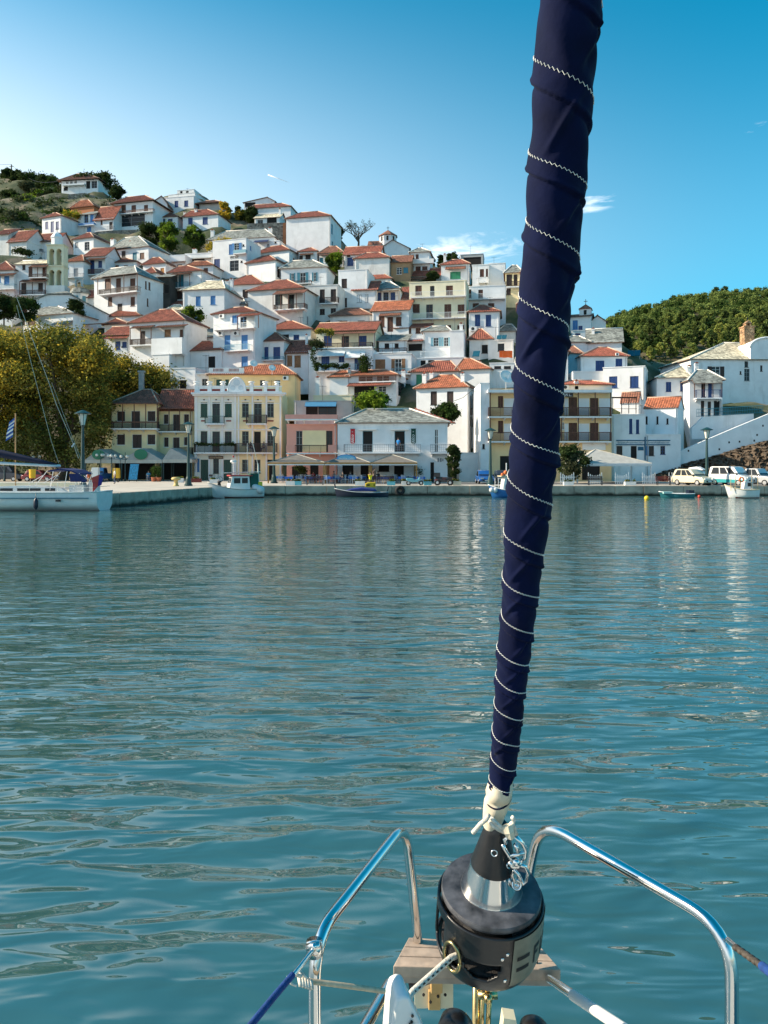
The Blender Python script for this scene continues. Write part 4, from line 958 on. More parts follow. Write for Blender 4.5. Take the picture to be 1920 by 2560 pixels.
H('square white house with two tall royal blue shutters under a peaked red roof', 915, 1168, 652, 890, ('hip','r',573,1060,1100), [(955,708,1022,826,'sB'),(1067,708,1133,826,'sB')], bal=[(930,1160,828,800,'q',.8)], d=6.5, yaw=14)
H('narrow white house with two brown shutters and steep red roof', 1192, 1397, 752, 915, ('gs','r',648), [(1197,787,1247,886,'sm'),(1267,787,1327,896,'sm')], chim=[(1370,1390,580,690)], d=6)
H('white house with red hip roof and two dark framed windows above the balustrade', 155, 582, 744, 920, ('hip','r',655,370,470), [(217,797,275,902,'gn'),(455,797,520,902,'dn')], [(607,805,645,902,'sk')], chim=[(180,205,665,720)], yaw=18, d=7, dY=2)
H('blank white cube house under the large brown shuttered house', -70, 86, 776, 960, ('flat',.3), d=7, yaw=16)
H('low cream white house with red door behind the plane tree crown', 95, 330, 905, 1120, ('flat',.9), [(185,1020,248,1112,'dn')], d=4, dY=-2)
H('low slate roofed annex between two white walls', 330, 502, 612, 720, ('shed','s',535), d=5)
H('little house with pale slab roof under a strip of red tiles', 62, 216, 364, 520, ('hip','t',312,110,190), d=5)
H('low house with red roof strip beside the blue shuttered wall', 92, 217, 312, 380, ('shed','r',268), d=4, dY=2)
reg(800, 520, .3134)
H('white house with long red roof and one blue square shutter below the skyline tree', 192, 475, 362, 500, ('gs','r',308), [(217,395,267,460,'sB'),(215,370,242,388,'sn')], d=6)
H('blank white house with stained wall and red hip roof below the domed chapel', 277, 552, 402, 575, ('hip','r',357,370,470), wall='v', d=7, chim=[(508,528,358,400)])
H('orange walled house with striped brown roof below the domed chapel', 567, 722, 427, 575, ('gs','b',382), [(612,475,652,527,'gw'),(665,475,703,517,'sq')], wall='t', name='orange_house', d=6)
H('slim white house with slate hat roof and small brown window on the skyline', 722, 874, 354, 520, ('hip','s',320,780,810), [(763,370,787,403,'sn'),(762,466,803,502,'sn'),(815,466,857,492,'sn')], bal=[(722,906,440,406,'w',.8,'solid')], d=6)
H('white house with bright green garage door under a tiled porch', 966, 1190, 452, 585, ('hip','r',413,1050,1130), [(1038,510,1122,562,'sf')], awn=[(998,1162,466,490,'b',1.0)], chim=[(985,1005,360,440)], d=6)
H('flat roofed brown rooftop room with dark opening on the skyline', 1115, 1302, 368, 460, ('flat',.2), [(1145,395,1285,445,'dk')], wall='g', d=5, dY=6)
H('white cubic house with brown windows and tiny balcony left of its taller block', 1215, 1347, 452, 640, ('flat',.3), [(1275,488,1308,547,'sn'),(1323,485,1340,547,'sn')], bal=[(1263,1337,592,550,'w',.8)], d=6)
H('tall bluish white block with tiny roof horns beside the furled sail', 1347, 1478, 440, 640, ('flat',.3), d=7)
H('dark timber balcony house with yellow walls half hidden by the furled sail', 1478, 1610, 518, 760, ('hip','s',458,1530,1570), [(1487,530,1532,617,'sk'),(1482,640,1522,692,'sk'),(1545,530,1575,617,'sk')], bal=[(1476,1606,627,585,'k',1.0)], wall='y', name='yellow_house', d=6)
H('wide red hip roofed house with dark vine porch above the cream apartment block', 682, 1052, 543, 600, ('hip','r',484,790,960), awn=[(720,880,550,568,'b',1.2)], d=7, dY=3)
H('cream apartment block with three storeys of brown shutters and long white balconies', 712, 1166, 585, 975, ('flat',.3), [(760,620,812,692,'sn'),(878,622,913,710,'gk'),(1005,620,1060,692,'sn'),(737,767,795,839,'sn'),(847,770,900,882,'gn'),(992,768,1047,882,'sn'),(1098,770,1153,839,'sn'),(990,935,1045,962,'sn'),(1095,935,1150,962,'sn')], bal=[(722,1164,712,662,'w',1.0),(712,1164,884,832,'w',1.0)], wall='c', name='apartment_block', d=8)
H('white apartment block with brown shutters next to the cream block', 1166, 1480, 620, 900, ('flat',.3), [(1170,650,1207,717,'sn'),(1263,652,1300,724,'sn'),(1218,760,1267,807,'sn'),(1340,760,1390,802,'sn')], bal=[(1167,1476,726,680,'w',1.0)], d=8, dY=2)
H('small white house with two deep blue shutters under a pyramid red roof', 1188, 1430, 830, 1020, ('hip','r',775,1270,1310), [(1236,850,1278,940,'sB'),(1322,852,1365,942,'sB')], ac=[(1200,946,1250,980)], chim=[(1378,1405,790,830)], d=6)
H('plain white tower house with two dark windows right of the overgrown balcony', 146, 380, 492, 800, ('flat',.25), [(172,565,215,637,'sk'),(172,718,215,789,'sk')], d=7)
H('weathered white house with dark doors and creeper on its balcony', -100, 146, 615, 860, ('flat',.3), [(-2,650,38,757,'sk'),(85,648,128,747,'sk'),(-2,805,38,850,'sk'),(85,800,127,850,'sk')], bal=[(-6,144,760,710,'k',1.0)], wall='v', d=7, dY=-1)
H('white house with a skylight in its red roof and lacy white balcony', 263, 452, 648, 810, ('gs','r',588), [(292,690,335,754,'sy'),(358,688,385,754,'sy')], bal=[(262,398,800,758,'w',.9)], d=6)
H('red hip roof house tucked behind the skylight roof', 350, 566, 568, 640, ('hip','r',514,380,480), d=6, dY=2)
H('house with slate gable porch and blue doors behind coloured washing', 417, 632, 648, 800, ('hip','s',588,520,560), [(457,675,490,737,'sB'),(505,672,548,737,'gB'),(563,672,600,747,'sB')], bal=[(420,642,780,738,'B',1.0)], awn=[(408,634,645,662,'s',1.0,4,778)], d=6)
H('narrow house with a steep red roof slope left of the cream apartment block', 640, 702, 722, 780, ('shed','r',632), d=5)
H('white house with orange roof and ragged brown porch beside the cream apartments', 417, 707, 810, 1010, ('gs','o',745), [(470,865,515,947,'sn'),(537,870,583,987,'sn'),(605,870,650,937,'sn')], awn=[(468,642,838,862,'b',1.0)], d=6, yaw=14)
H('old stained house with low brown hip roof above the blue shuttered terrace house', 82, 402, 858, 930, ('hip','b',800,200,310), [(155,900,218,922,'sk'),(300,898,356,921,'sk')], wall='v', d=6)
H('cream house with long red roof, wooden veranda and deep blue shutters', -30, 442, 972, 1130, ('gs','r',914), [(30,1020,95,1097,'sB'),(172,1022,232,1118,'gn'),(307,1020,372,1097,'sB')], bal=[(-60,416,1118,1075,'k',1.3)], awn=[(55,440,985,1006,'b',1.4,4,1116)], wall='c', name='cream_house', d=7)
H('bluish white low house with two brown windows right of the satellite mast', 600, 876, 952, 1070, ('gs','r',926), [(688,960,728,1000,'sn'),(763,958,803,1000,'sn')], d=6, dY=2)
H('small house with pale slate lean-to roof over a dark terrace', 470, 688, 1056, 1160, ('shed','s',1010), [(515,1080,552,1122,'dk'),(595,1080,627,1118,'dn')], bal=[(430,690,1150,1115,'k',1.2)], d=5)
H('recessed bluish house with red porch canopy and dark terrace', 690, 822, 1040, 1180, ('flat',.2), [(705,1085,815,1135,'dk')], awn=[(690,822,1052,1064,'r',1.2)], d=5, dY=2)
H('white house with grey slate roof and pale teal open shutters', 822, 1036, 985, 1150, ('hip','s',945,890,1010), [(905,1035,945,1102,'ol'),(988,1033,1024,1102,'ol')], bal=[(800,1040,1190,1140,'w',1.6)], d=6)
H('blank sunlit white wall block with tall thin chimney beside the teal shutters', 1036, 1146, 977, 1210, ('flat',.2), chim=[(1113,1138,910,990,1.0)], d=6, dY=-.6)
H('small old house with pyramid red roof and one dark door', 1192, 1372, 1050, 1165, ('hip','r',965,1265,1290), [(1290,1092,1338,1158,'dk')], wall='v', d=5.5)
H('low white house with framed window right of the pyramid roof', 1342, 1545, 1052, 1200, ('flat',.2), [(1418,1082,1470,1142,'gk')], wall='v', d=6)
H('dark slate roofed house beside the furled sail above the solar panel', 1430, 1560, 985, 1060, ('hip','s',930,1480,1530), wall='v', d=5, dY=3)

reg(760, 800, .3134)
H('white house with striped awnings, blue doors and climbing plants on its balcony', 36, 546, 238, 445, ('flat',.25), [(138,285,203,407,'sB'),(277,290,322,334,'sB'),(402,305,455,392,'sB')], bal=[(85,412,405,352,'l',1.0)], awn=[(100,318,250,288,'W',1.1),(322,480,250,300,'W',1.1)], ac=[(82,290,120,320)], d=7)
H('white house with brown louvred doors and an open dark balcony door', 542, 856, 270, 455, ('flat',.25), [(568,315,648,402,'sm'),(725,310,780,412,'om')], bal=[(700,850,428,385,'l',.9)], d=6)
H('white house with green garage front under a wide red hip roof', 850, 1232, 414, 500, ('hip','r',328,1040,1170), [(895,435,985,512,'sf')], d=7, wall='w')
H('white house with orange hip roof and blue side shutters above the wide red roof', 1222, 1480, 394, 530, ('hip','o',310,1215,1330), [], [(1440,430,1455,500,'sb')], chim=[(1387,1412,322,400)], d=7, yaw=18)
H('low white walls with small dark windows below the orange tarpaulin', 1480, 1700, 340, 520, ('flat',.2), [(1518,368,1572,388,'gk'),(1595,368,1650,388,'gk')], d=6)
H('white terrace flat with stair and dark openings behind the wide red roofs', 870, 1290, 300, 430, ('flat',.2), [(930,322,970,375,'dk'),(990,320,1040,350,'dk')], d=6, dY=4)
H('white house with glowing orange tiled corner roof beside the loggia house', 205, 352, 457, 650, ('hip','o',404,290,345), chim=[(92,124,445,560,0.0),(350,372,380,460)], d=6)
H('loggia house with orange roof, brown timber rail and dark open terrace', 352, 738, 442, 655, ('hip','o',400,470,650), [(440,447,550,490,'gw'),(577,447,680,490,'gw'),(400,530,560,640,'dk'),(592,530,655,592,'gw')], [(752,490,802,618,'gk')], bal=[(392,590,642,595,'k',.7),(436,732,492,445,'n',.5)], awn=[(340,690,500,528,'r',1.3)], chim=[(776,806,395,455,1.0)], d=6, yaw=14)
H('low cream terrace house with sunlit parapet and whitewashed chimney', 75, 388, 600, 660, ('flat',.6), wall='c', name='cream_house', d=4, dY=-1)
H('grey white house with orange hip roof, three chimneys and two tall dark shutters', 896, 1302, 542, 905, ('hip','o',440,1080,1190), [(1010,570,1060,674,'sk'),(1140,570,1192,674,'sk')], [(1327,600,1338,850,'sn'),(1350,590,1364,680,'gy')], chim=[(942,974,415,520,1.0),(1000,1030,412,470,2.5),(1249,1279,412,520,1.0)], yaw=20, d=7)
H('white side wing with narrow brown balcony left of the cream hotel', 1330, 1412, 560, 905, ('flat',.2), [(1340,590,1368,700,'gy'),(1335,780,1350,850,'sn')], bal=[(1328,1412,760,705,'n',.9)], d=5)
H('low white courtyard wall with dusty planting strip right of the ivy', 1240, 1422, 1058, 1240, ('flat',.1), d=4, Y=98, yaw=0)

reg(0, 0, 1)
H('tall white house with brown shutters just above the hotel, left of the turquoise house', 1308, 1362, 845, 960, ('hip','r',828,1325,1345), [(1318,862,1328,885,'sn'),(1340,862,1350,885,'sn'),(1318,905,1328,935,'sn')], d=6)
H('white house with blue shutters stacked behind the sail above the orange tarpaulin', 1296, 1350, 760, 850, ('hip','r',742,1312,1335), [(1305,780,1315,800,'sB'),(1330,780,1340,800,'sB')], d=6)
H('small white house with slate roof behind the sail beside the chapel forecourt', 1352, 1412, 770, 860, ('hip','s',752,1370,1395), [(1362,790,1372,812,'sB'),(1390,790,1400,812,'sB')], d=6)
H('white house with brown roof behind the sail next to the timber balcony house', 1305, 1362, 680, 770, ('hip','b',662,1322,1345), [(1316,700,1326,722,'sn'),(1342,700,1352,722,'sn')], d=6)
H('plain white cube house on the ridge behind the furled sail', 1350, 1404, 715, 790, ('flat',.3), [(1362,735,1372,755,'sB')], d=6)
H('low white house with red roof behind the sail above the hotel roof', 1362, 1420, 880, 960, ('hip','r',862,1380,1402), [(1375,900,1385,922,'sB'),(1400,900,1408,922,'sB')], d=5)
YAWD = 1
reg(1360, 700, .3376)
H('low white house with grey slate hip roof beside the furled sail', 120, 334, 460, 560, ('hip','s',416,210,260), [(200,485,222,500,'dk')], d=6)
H('white house with stepped slate gable and slim chimney', 326, 576, 452, 560, ('gs','s',362), chim=[(353,374,350,440)], d=6, yaw=14)
H('white house with wide red roof and two square blue shutters', 275, 616, 566, 740, ('hip','r',500,400,470), [(382,597,447,672,'sB'),(530,582,580,638,'sB')], ac=[(532,540,555,560)], d=6.5)
H('white house with rooftop terrace parapet and two large blue square shutters', 437, 748, 642, 850, ('flat',.9), [(482,715,543,797,'sB'),(637,713,700,795,'sB')], [(778,720,794,798,'sB')], yaw=22, d=7)
H('plain white house with stepped wall left of the terrace house', 215, 440, 676, 850, ('flat',.4), d=6, dY=1)
H('turquoise painted house with brown roof beside the furled sail', 60, 276, 545, 700, ('hip','b',490,120,220), [(148,575,178,632,'sw')], wall='a', name='turquoise_house', d=6, dY=1)
H('bright white stone slab roofed house with two blue windows and two chimneys', 836, 1078, 724, 900, ('hip','t',640,1010,1070), [(903,755,942,826,'sB'),(1008,748,1048,822,'sB')], chim=[(1060,1093,625,722,1.0),(1118,1145,605,715,1.6)], d=6.5, yaw=8)
H('white house wing with blue timber balcony under a slate roof by the stairs', 1078, 1322, 742, 1050, ('hip','s',668,1130,1210), [(1165,765,1195,868,'dk'),(1215,765,1245,868,'sB'),(1162,895,1187,1012,'sk'),(1212,900,1237,1012,'sk'),(1258,895,1302,1002,'dk')], bal=[(1130,1320,872,812,'B',1.3)], awn=[(1112,1326,728,764,'s',1.3,4,870)], d=6, yaw=6, dY=.4)
H('small flat white house peeking out before the wooded hill', 965, 1060, 645, 690, ('gf','b',628,1020), d=5, Y=150)
H('pale blue flat roofs between the terrace house and the slab roofed house', 790, 960, 665, 740, ('flat',.3), d=6, Y=140)
reg(1380, 1000, .3255)
# ------------------------------------------------------------------ front row along the quay
def fbox(hs, x0, y0, x1, y1, v0, v1, m, name, parent=None):
    root, loc = hs[0], hs[1]
    (a, zt), (b, zb) = loc(sx(x0), sy(y0), v0), loc(sx(x1), sy(y1), v0)
    mb = MB(); mb.box(a, v0, zb, b, v1, zt); return mb.build(name, m, parent or root)
def text(hs, s, x0, x1, y, size_px, m, v=-.03, name='lettering', parent=None, rot=0, italic=0):
    root, loc = hs[0], hs[1]
    a, z = loc(sx(x0), sy(y), v); b, z2 = loc(sx(x1), sy(y-size_px), v)
    o, w = letters(name, s, (z2-z)*1.35, m, parent or root, (a, v, z), italic); o.rotation_euler = (R(90), 0, rot)
    if w > 0: o.scale.x = (b-a)/w
    return o
SIGNBLUE = mat('sign_blue', (.01, .10, .18), .6, .05); RED = mat('faded_red_panel', (.26, .05, .04), .8, .12, 2); TRIM = WALL['w']
reg(240, 900, .3134)
YF = 103.5
hs = H('yellow house with long brown balcony and three dark shutters behind the café canopies', 125, 482, 348, 962, ('hip','r',238,370,440), [(165,407,232,490,'skw'),(280,405,352,546,'skw'),(408,405,475,490,'skw'),(165,592,232,678,'skw'),(288,592,366,705,'skw'),(408,592,474,676,'skw'),(150,795,470,955,'dk')], bal=[(118,487,545,490,'k',1.3)], awn=[(112,492,332,347,'r',1.35,5,543)], wall='y', name='yellow_house', Y=YF, yaw=0, d=8)  # wide ground floor opening: dark sheet for the shade under the canopies
fbox(hs, 118, 490, 487, 500, -1.33, -1.31, PAINT['n'], 'balcony_rail')
hs = H('narrower yellow house with dark doors stepping back beside the mansion', 487, 778, 388, 962, ('gs','r',238), [(538,432,578,512,'skw'),(612,432,668,566,'skw'),(700,430,743,512,'skw'),(540,615,580,695,'skw'),(612,615,668,750,'skw'),(700,613,734,682,'skw'),(500,795,765,955,'dk')], bal=[(490,752,568,514,'k',1.1),(662,762,752,697,'k',1.0)], awn=[(490,756,374,388,'r',1.15,4,566)], wall='y', name='yellow_house', Y=YF+1.6, yaw=0, d=7)  # ground floor filled with a dark sheet, canopy shade as colour
mb = MB(); q0, q1 = PX(sx(340), sy(248), YF+5), PX(sx(378), sy(85), YF+5); mb.box(q0.x, q0.y, q0.z-1.5, q1.x, q0.y+.5, q1.z-.25); mb.box(q0.x-.12, q0.y-.12, q1.z-.249, q1.x+.12, q0.y+.62, q1.z)
tag(mb.build('flue_pipe', mat('galvanised_metal', (.45, .47, .48), .45, .15, 3, metal=.4)), 'square galvanised flue pipe rising behind the red roof of the yellow house', 'flue')

W_ = [(835,338,888,455,'sGG'),(928,338,988,502,'gG'),(1028,338,1083,453,'sGG'),(835,568,888,682,'gG'),(928,570,988,735,'gG'),(1027,570,1082,680,'gG'),(787,787,825,890,'sb'),(835,795,895,960,'sG'),(935,790,980,905,'gG'),(1018,795,1082,960,'sG')]
hs1 = H('pale half of the neoclassical mansion with dark green shutters and a green balcony', 785, 1122, 262, 962, ('flat',.0), W_, bal=[(866,1020,506,446,'G',.9),(780,1104,738,668,'k',1.2)], wall='m', name='neoclassical_mansion', Y=102, yaw=0, d=9, corn=False)
W2 = [(1165,338,1218,455,'ge'),(1260,338,1322,502,'ge'),(1365,338,1418,455,'ge'),(1165,568,1218,682,'ge'),(1260,570,1315,735,'de'),(1365,568,1415,682,'ge'),(1165,795,1215,900,'ge'),(1262,795,1312,905,'ge'),(1355,795,1410,958,'dk')]
hs2 = H('yellow half of the neoclassical mansion with grey green shutters and black iron balconies', 1122, 1482, 262, 962, ('flat',.0), W2, bal=[(1196,1358,506,436,'k',.9),(1108,1440,738,664,'k',1.1)], wall='y', name='neoclassical_mansion', Y=102, yaw=0, d=9, corn=False)
for hs, a, b in ((hs1, 785, 1122), (hs2, 1122, 1482)):
    fbox(hs, a-(28 if a == 785 else 0), 258, b+(30 if b == 1482 else -1), 272, -.9, -.004, TRIM, 'cornice'); fbox(hs, a-(16 if a == 785 else 0), 272.5, b+(18 if b == 1482 else -1), 285, -.55, -.004, TRIM, 'cornice')
    fbox(hs, a, 343, b-1, 348, -.06, -.003, TRIM, 'string_course'); fbox(hs, a, 552, b-1, 560, -.10, -.003, TRIM, 'string_course')
    for k in range(4):
        x = a + 8 + (b-a-26)*k/3; fbox(hs, x, 288, x+13, 341, -.09, -.004, TRIM, 'pilaster'); fbox(hs, x, 350, x+13, 550, -.09, -.004, TRIM, 'pilaster')
        fbox(hs, x, 562, x+13, 960, -.09, -.004, TRIM, 'pilaster')
    y0, y1 = 205, 257
    fbox(hs, a, y0, b-1, y0+9, -.12, .22, TRIM, 'parapet_rail'); fbox(hs, a, y1-8, b-1, y1, -.12, .22, TRIM, 'parapet_rail')
    fbox(hs, a+1, y0+9.4, b-2, y1-8.4, -.02, .2, TRIM if a == 785 else WALL['c'], 'parapet')
    for (u, v) in (((828, 888), (925, 990), (1028, 1054)) if a == 785 else ((1196, 1222), (1258, 1325), (1362, 1430))):
        fbox(hs, u, 231, v, 248, -.045, -.021, RED, 'red_panel')
    for x in ((788, 893, 1000) if a == 785 else (1228, 1338, 1432)):
        fbox(hs, x, 190, x+26, 256.5, -.16, .26, TRIM, 'pedestal'); m = MB(); p = hs[1](sx(x+13), sy(183), .05); m.lathe([(-.30, .34), (-.22, .40), (-.16, .26), (-.05, .24), (.05, .42), (.14, .44), (.2, .3)], (p[0], .05, p[1]), (0, 0, 1), 12); m.build('urn', TRIM, hs[0], smooth=True)
    for (u, v) in ([(838, 868), (1038, 1078)] if a == 785 else [(1172, 1212), (1368, 1416)]): fbox(hs, u, 480, v, 491, -.05, -.003, RED, 'red_panel')
    for wx in ((861, 958, 1055) if a == 785 else (1191, 1291, 1391)):
        fbox(hs, wx-34, 322, wx+34, 330, -.13, -.003, TRIM, 'window_hood'); fbox(hs, wx-6, 312, wx+6, 321, -.09, -.003, PAINT['n'], 'keystone')
(a, z), (b, _) = hs1[1](sx(1048), sy(256), -.1), hs1[1](sx(1198), sy(256), -.1); zt = hs1[1](sx(1120), sy(136), -.1)[1]; c_ = (a+b)/2; r_ = (b-a)/2; k_ = (zt-z)/r_
def arch(c, r, k, z, n=22): return [(c-r, z)] + [(c-r*math.cos(math.pi*i/n), z+k*r*math.sin(math.pi*i/n)) for i in range(1, n)] + [(c+r, z)]
mb = MB(); mb.prism(arch(c_, r_, k_, z), -.14, .25); arc = mb.build('arched_pediment', TRIM, hs1[0])
mb = MB(); mb.tube([(x, -.16, zz) for x, zz in arch(c_, r_*.96, k_, z)], .10, 6); mb.build('pediment_moulding', TRIM, arc, smooth=True)
for dx, dz, rr in ((0, r_*k_*.62, r_*.36), (-r_*.42, r_*k_*.28, r_*.27), (r_*.42, r_*k_*.28, r_*.27)):
    mb = MB(); mb.lathe([(0, rr), (.03, rr*.96)], (c_+dx, -.142, z+dz), (0, -1, 0), 20); mb.build('roundel', mat('bluish_stucco', (.58, .64, .68), .85, .08), arc)
sg = fbox(hs1, 898, 765, 1014, 790, -.16, -.10, mat('sign_brown', (.09, .05, .03), .6, .1), 'sign_board'); text(hs1, 'AMOYNI TAVERNA', 904, 1008, 785, 13, mat('sign_cream', (.6, .5, .35), .6, .05), v=-.165, parent=sg)
hs = H('set back roof storey of the mansion with apricot walls and orange tile roof', 900, 1588, 118, 262, ('hip','o',38,1290,1480), [(958,155,1003,208,'sG'),(1030,155,1060,208,'sG'),(1308,160,1350,235,'gy'),(1428,160,1470,235,'gy')], wall='o', name='roof_storey', Y=108, yaw=0, d=7, ac=[(1490,128,1535,160)])
fbox(hs, 900, 62, 1180, 112, -.1, .1, TRIM, 'roof_parapet')
for x0_, x1_ in ((935, 1020), (1060, 1142)):
    for k in range(8): fbox(hs, x0_+(x1_-x0_)*k/8, 68, x0_+(x1_-x0_)*(k+.55)/8, 92, -.115, -.102, RED, 'lattice_tile')
H('cream side wing of the mansion with white roof terrace box', 800, 905, 118, 262, ('flat',.3), [(845,150,890,235,'gy')], wall='w', Y=109, yaw=0, d=5, bal=[(800,892,105,60,'y',.4)])

reg(660, 960, .3496)
hs = H('grey concrete building with dark glazed rooftop bar behind the pink house', 216, 628, 120, 300, ('flat',.2), [(300,150,385,240,'dk'),(388,140,520,240,'gk')], wall='g', name='grey_building', Y=98, yaw=0, d=6, awn=[(290,515,128,158,'b2',1.2)])
hs = H('pink house with yellow recessed wall and café balcony', 162, 522, 288, 720, ('flat',.2), [(230,335,275,488,'gy'),(445,335,490,488,'gk'),(200,590,300,690,'dk'),(330,580,390,690,'dk')], wall='p', name='pink_house', Y=93.5, yaw=0, d=6, bal=[(152,524,250,218,'p',1.2,'solid'),(157,522,492,436,'k',1.2)])
fbox(hs, 276, 332, 444, 486, -.05, -.004, WALL['y'], 'yellow_wall_panel')
for x in (158, 458): fbox(hs, x, 436, x+62, 487, -1.3, -1.21, WALL['p'], 'pink_pillar')
PINKH = hs
hs = H('white café building with grey slate roof, two tall balcony doors and hanging banners', 526, 1312, 277, 722, ('hip','s',180,730,1040), [(705,335,778,487,'dyl'),(933,335,1008,487,'dyl'),(1220,325,1245,487,'gyw'),(318,580,322,585,'dk'),(560,575,640,690,'dk'),(690,575,770,690,'dk'),(820,578,895,625,'dk'),(930,585,1000,690,'dk'),(1190,560,1216,712,'dn')], [(1316,300,1330,395,'sk')], bal=[(570,1118,488,430,'y',1.0,'mesh'),(1190,1336,490,430,'y',1.0,'mesh')], wall='w', Y=92.5, yaw=4, d=9, over=.3)
CAFE = hs
for a in (675, 905): fbox(hs, a, 320, a+130, 328, -.45, -.004, PAINT['w'], 'door_canopy')
mb = MB()
_h = hs
def banner(x0, x1, yt, ym, yb, m, label):
    loc = _h[1]; v = -.06
    (a, zt), (b, zm) = loc(sx(x0), sy(yt), v), loc(sx(x1), sy(ym), v); zb = loc(sx((x0+x1)/2), sy(yb), v)[1]
    O = Vector(_h[0].matrix_basis @ Vector((a, v, zt)))
    w = b-a; t = thing('banner', label, 'banner', O, _h[0].rotation_euler[2])
    mb = MB(); mb.prism([(0, 0), (0, zm-zt), (w/2, zb-zt), (w, zm-zt), (w, 0)], -.02, 0); mb.build('cloth', m, t)
    mb = MB(); mb.prism([(-.09, .05), (-.09, zm-zt-.06), (w/2, zb-zt-.12), (w+.09, zm-zt-.06), (w+.09, .05)], .004, .012); mb.build('white_border', PAINT['w'], t)
    mb = MB(); mb.tube([(-.06, -.01, .02), (w+.06, -.01, .02)], .02, 6); mb.build('rod', IRON, t)
    o, ww = letters('lettering', 'coppal', w*.95, PAINT['w'], t, (w*.30, -.026, -.62), .35, .003); o.rotation_euler = (R(90), R(90), 0); o.scale.x = 1.55/max(.1, ww)
    o, ww = letters('emblem', 'illi', w*.35, PAINT['w'], t, (w*.3, -.026, -.4), 0, .003); o.rotation_euler = (R(90), 0, 0)
banner(618, 651, 322, 418, 436, mat('banner_red', (.50, .02, .03), .7, .08), 'pointed red banner with white script left of the balcony doors')
banner(1052, 1086, 321, 418, 438, mat('banner_green', (.005, .05, .03), .7, .08), 'pointed dark green banner with white script right of the balcony doors')
mb = MB()
p0, p1, p2, p3 = [PX(sx(x), sy(y), Yv) for x, y, Yv in ((1075,168,99.5), (1350,278,93.2), (1180,262,92.6), (1060,184,97.2))]
# red tiled flank of the slate roof
A_, B_, C_ = PX(sx(1180), sy(268), 91.9), PX(sx(1372), sy(278), 93.0), PX(sx(1072), sy(168), 97.0)
r = MB(); r.poly([A_, B_, C_], 0); e = Vector((0, 0, -.12)); r.poly([C_+e, B_+e, A_+e], 1); r.poly([A_, A_+e, B_+e, B_], 1); ribs(r, [A_, B_, C_], .32)
inv = CAFE[0].matrix_basis.inverted()
r.v = [tuple(inv @ Vector(p)) for p in r.v]; r.build('red_roof_flank', [TILE['r'], EAVE], CAFE[0])
for x0_, x1_, y0_, y1_ in ((1240,1252,530,557),(1258,1270,530,557),(1275,1283,533,552)): fbox(CAFE, x0_, y0_, x1_, y1_, -.04, -.003, PAINT['y'], 'wall_plaque')

reg(0, 0, 1)
hs = H('cream hotel with brown railed balconies behind the furled sail', 1224, 1529, 974, 1203, ('flat',.3), [(1245,990,1258,1018,'sn'),(1245,1052,1258,1082,'sn'),(1422,993,1443,1040,'sn'),(1475,995,1496,1040,'sn'),(1422,1057,1443,1102,'sn'),(1475,1057,1496,1102,'sn'),(1404,993,1411,1012,'gww'),(1404,1055,1411,1074,'gww'),(1300,995,1320,1040,'sn'),(1300,1057,1320,1102,'sn'),(1400,1150,1440,1200,'dk'),(1455,1150,1500,1200,'dk'),(1250,1140,1330,1200,'dk')], bal=[(1222,1529,1041,1018,'n',1.2),(1222,1529,1103,1080,'n',1.2)], wall='o', name='hotel', cat='hotel', Y=96, yaw=0, d=10, lside=())
HOTEL = hs
fbox(hs, 1220, 974, 1531, 981, -1.3, -.004, TRIM, 'roof_slab')
for y0_, y1_ in ((996, 1038), (1059, 1100)):
    for x0_, x1_ in ((1260, 1298), (1323, 1400), (1411.5, 1421), (1445, 1473), (1498, 1527)): fbox(hs, x0_, y0_, x1_, y1_, -.03, -.003, TRIM, 'white_wall_panel')
for x in (1225, 1286, 1345, 1403, 1445, 1487, 1526):
    fbox(hs, x, 981.3, x+2.2, 1040.6, -1.18, -1.08, PAINT['n'], 'post'); fbox(hs, x, 1044.5, x+2.2, 1102.6, -1.18, -1.08, PAINT['n'], 'post')
sg = fbox(hs, 1380, 982, 1433, 992, -1.3, -1.24, PAINT['k'], 'sign_board'); text(hs, 'ARGOUS L..', 1384, 1430, 990, 6.5, PAINT['w'], v=-1.31, parent=sg)
text(hs, 'Blue Bar', 1408, 1450, 1115, 8, PAINT['k'], v=-.02, italic=.3); text(hs, 'Bar · Café', 1408, 1452, 1123, 6, PAINT['k'], v=-.02, italic=.3)
fbox(hs, 1456, 1108, 1514, 1125, -.05, -.003, TRIM, 'white_sign_panel')
H('low roof house with red tiles behind the hotel parapet', 1395, 1530, 962, 1000, ('hip','r',952,1430,1480), d=5, Y=100, yaw=0, chim=[(1437,1446,948,975,0)], ac=[(1408,962,1422,974)])
H('flat white stair block left of the cream hotel', 1201, 1223.5, 958, 1205, ('flat',.3), [(1206,1110,1212,1122,'dk')], Y=95.5, yaw=0, d=8)
hs = H('white shop with blue lettered boards below the orange barn roof', 1529.5, 1614, 1036, 1198, ('flat',.9), [(1541,1115,1556,1142,'gk'),(1577,1115,1592,1155,'dk'),(1573,1047,1581,1084,'sB'),(1590,1049,1598,1084,'sB')], Y=98, yaw=0, d=7, name='white_shop', cat='shop')
for y0_ in (1100, 1110.5): fbox(hs, 1541, y0_, 1611, y0_+2.6, -.10, -.003, SIGNBLUE, 'blue_fascia')
text(hs, 'SkopelosProperties.com', 1544, 1607, 1108.5, 4.6, SIGNBLUE); fbox(hs, 1595, 1117, 1609, 1126, -.04, -.003, SIGNBLUE, 'blue_board'); fbox(hs, 1612, 1092, 1614.5, 1150, -.14, -.003, SIGNBLUE, 'drain_pipe')
hs = H('white shop wing with blue shutter under the terrace by the stairs', 1614.5, 1702, 1086, 1198, ('flat',.1), [(1622,1115,1635,1139,'gk'),(1651,1115,1663,1136,'gkB')], Y=98.2, yaw=0, d=4, name='white_shop', cat='shop')
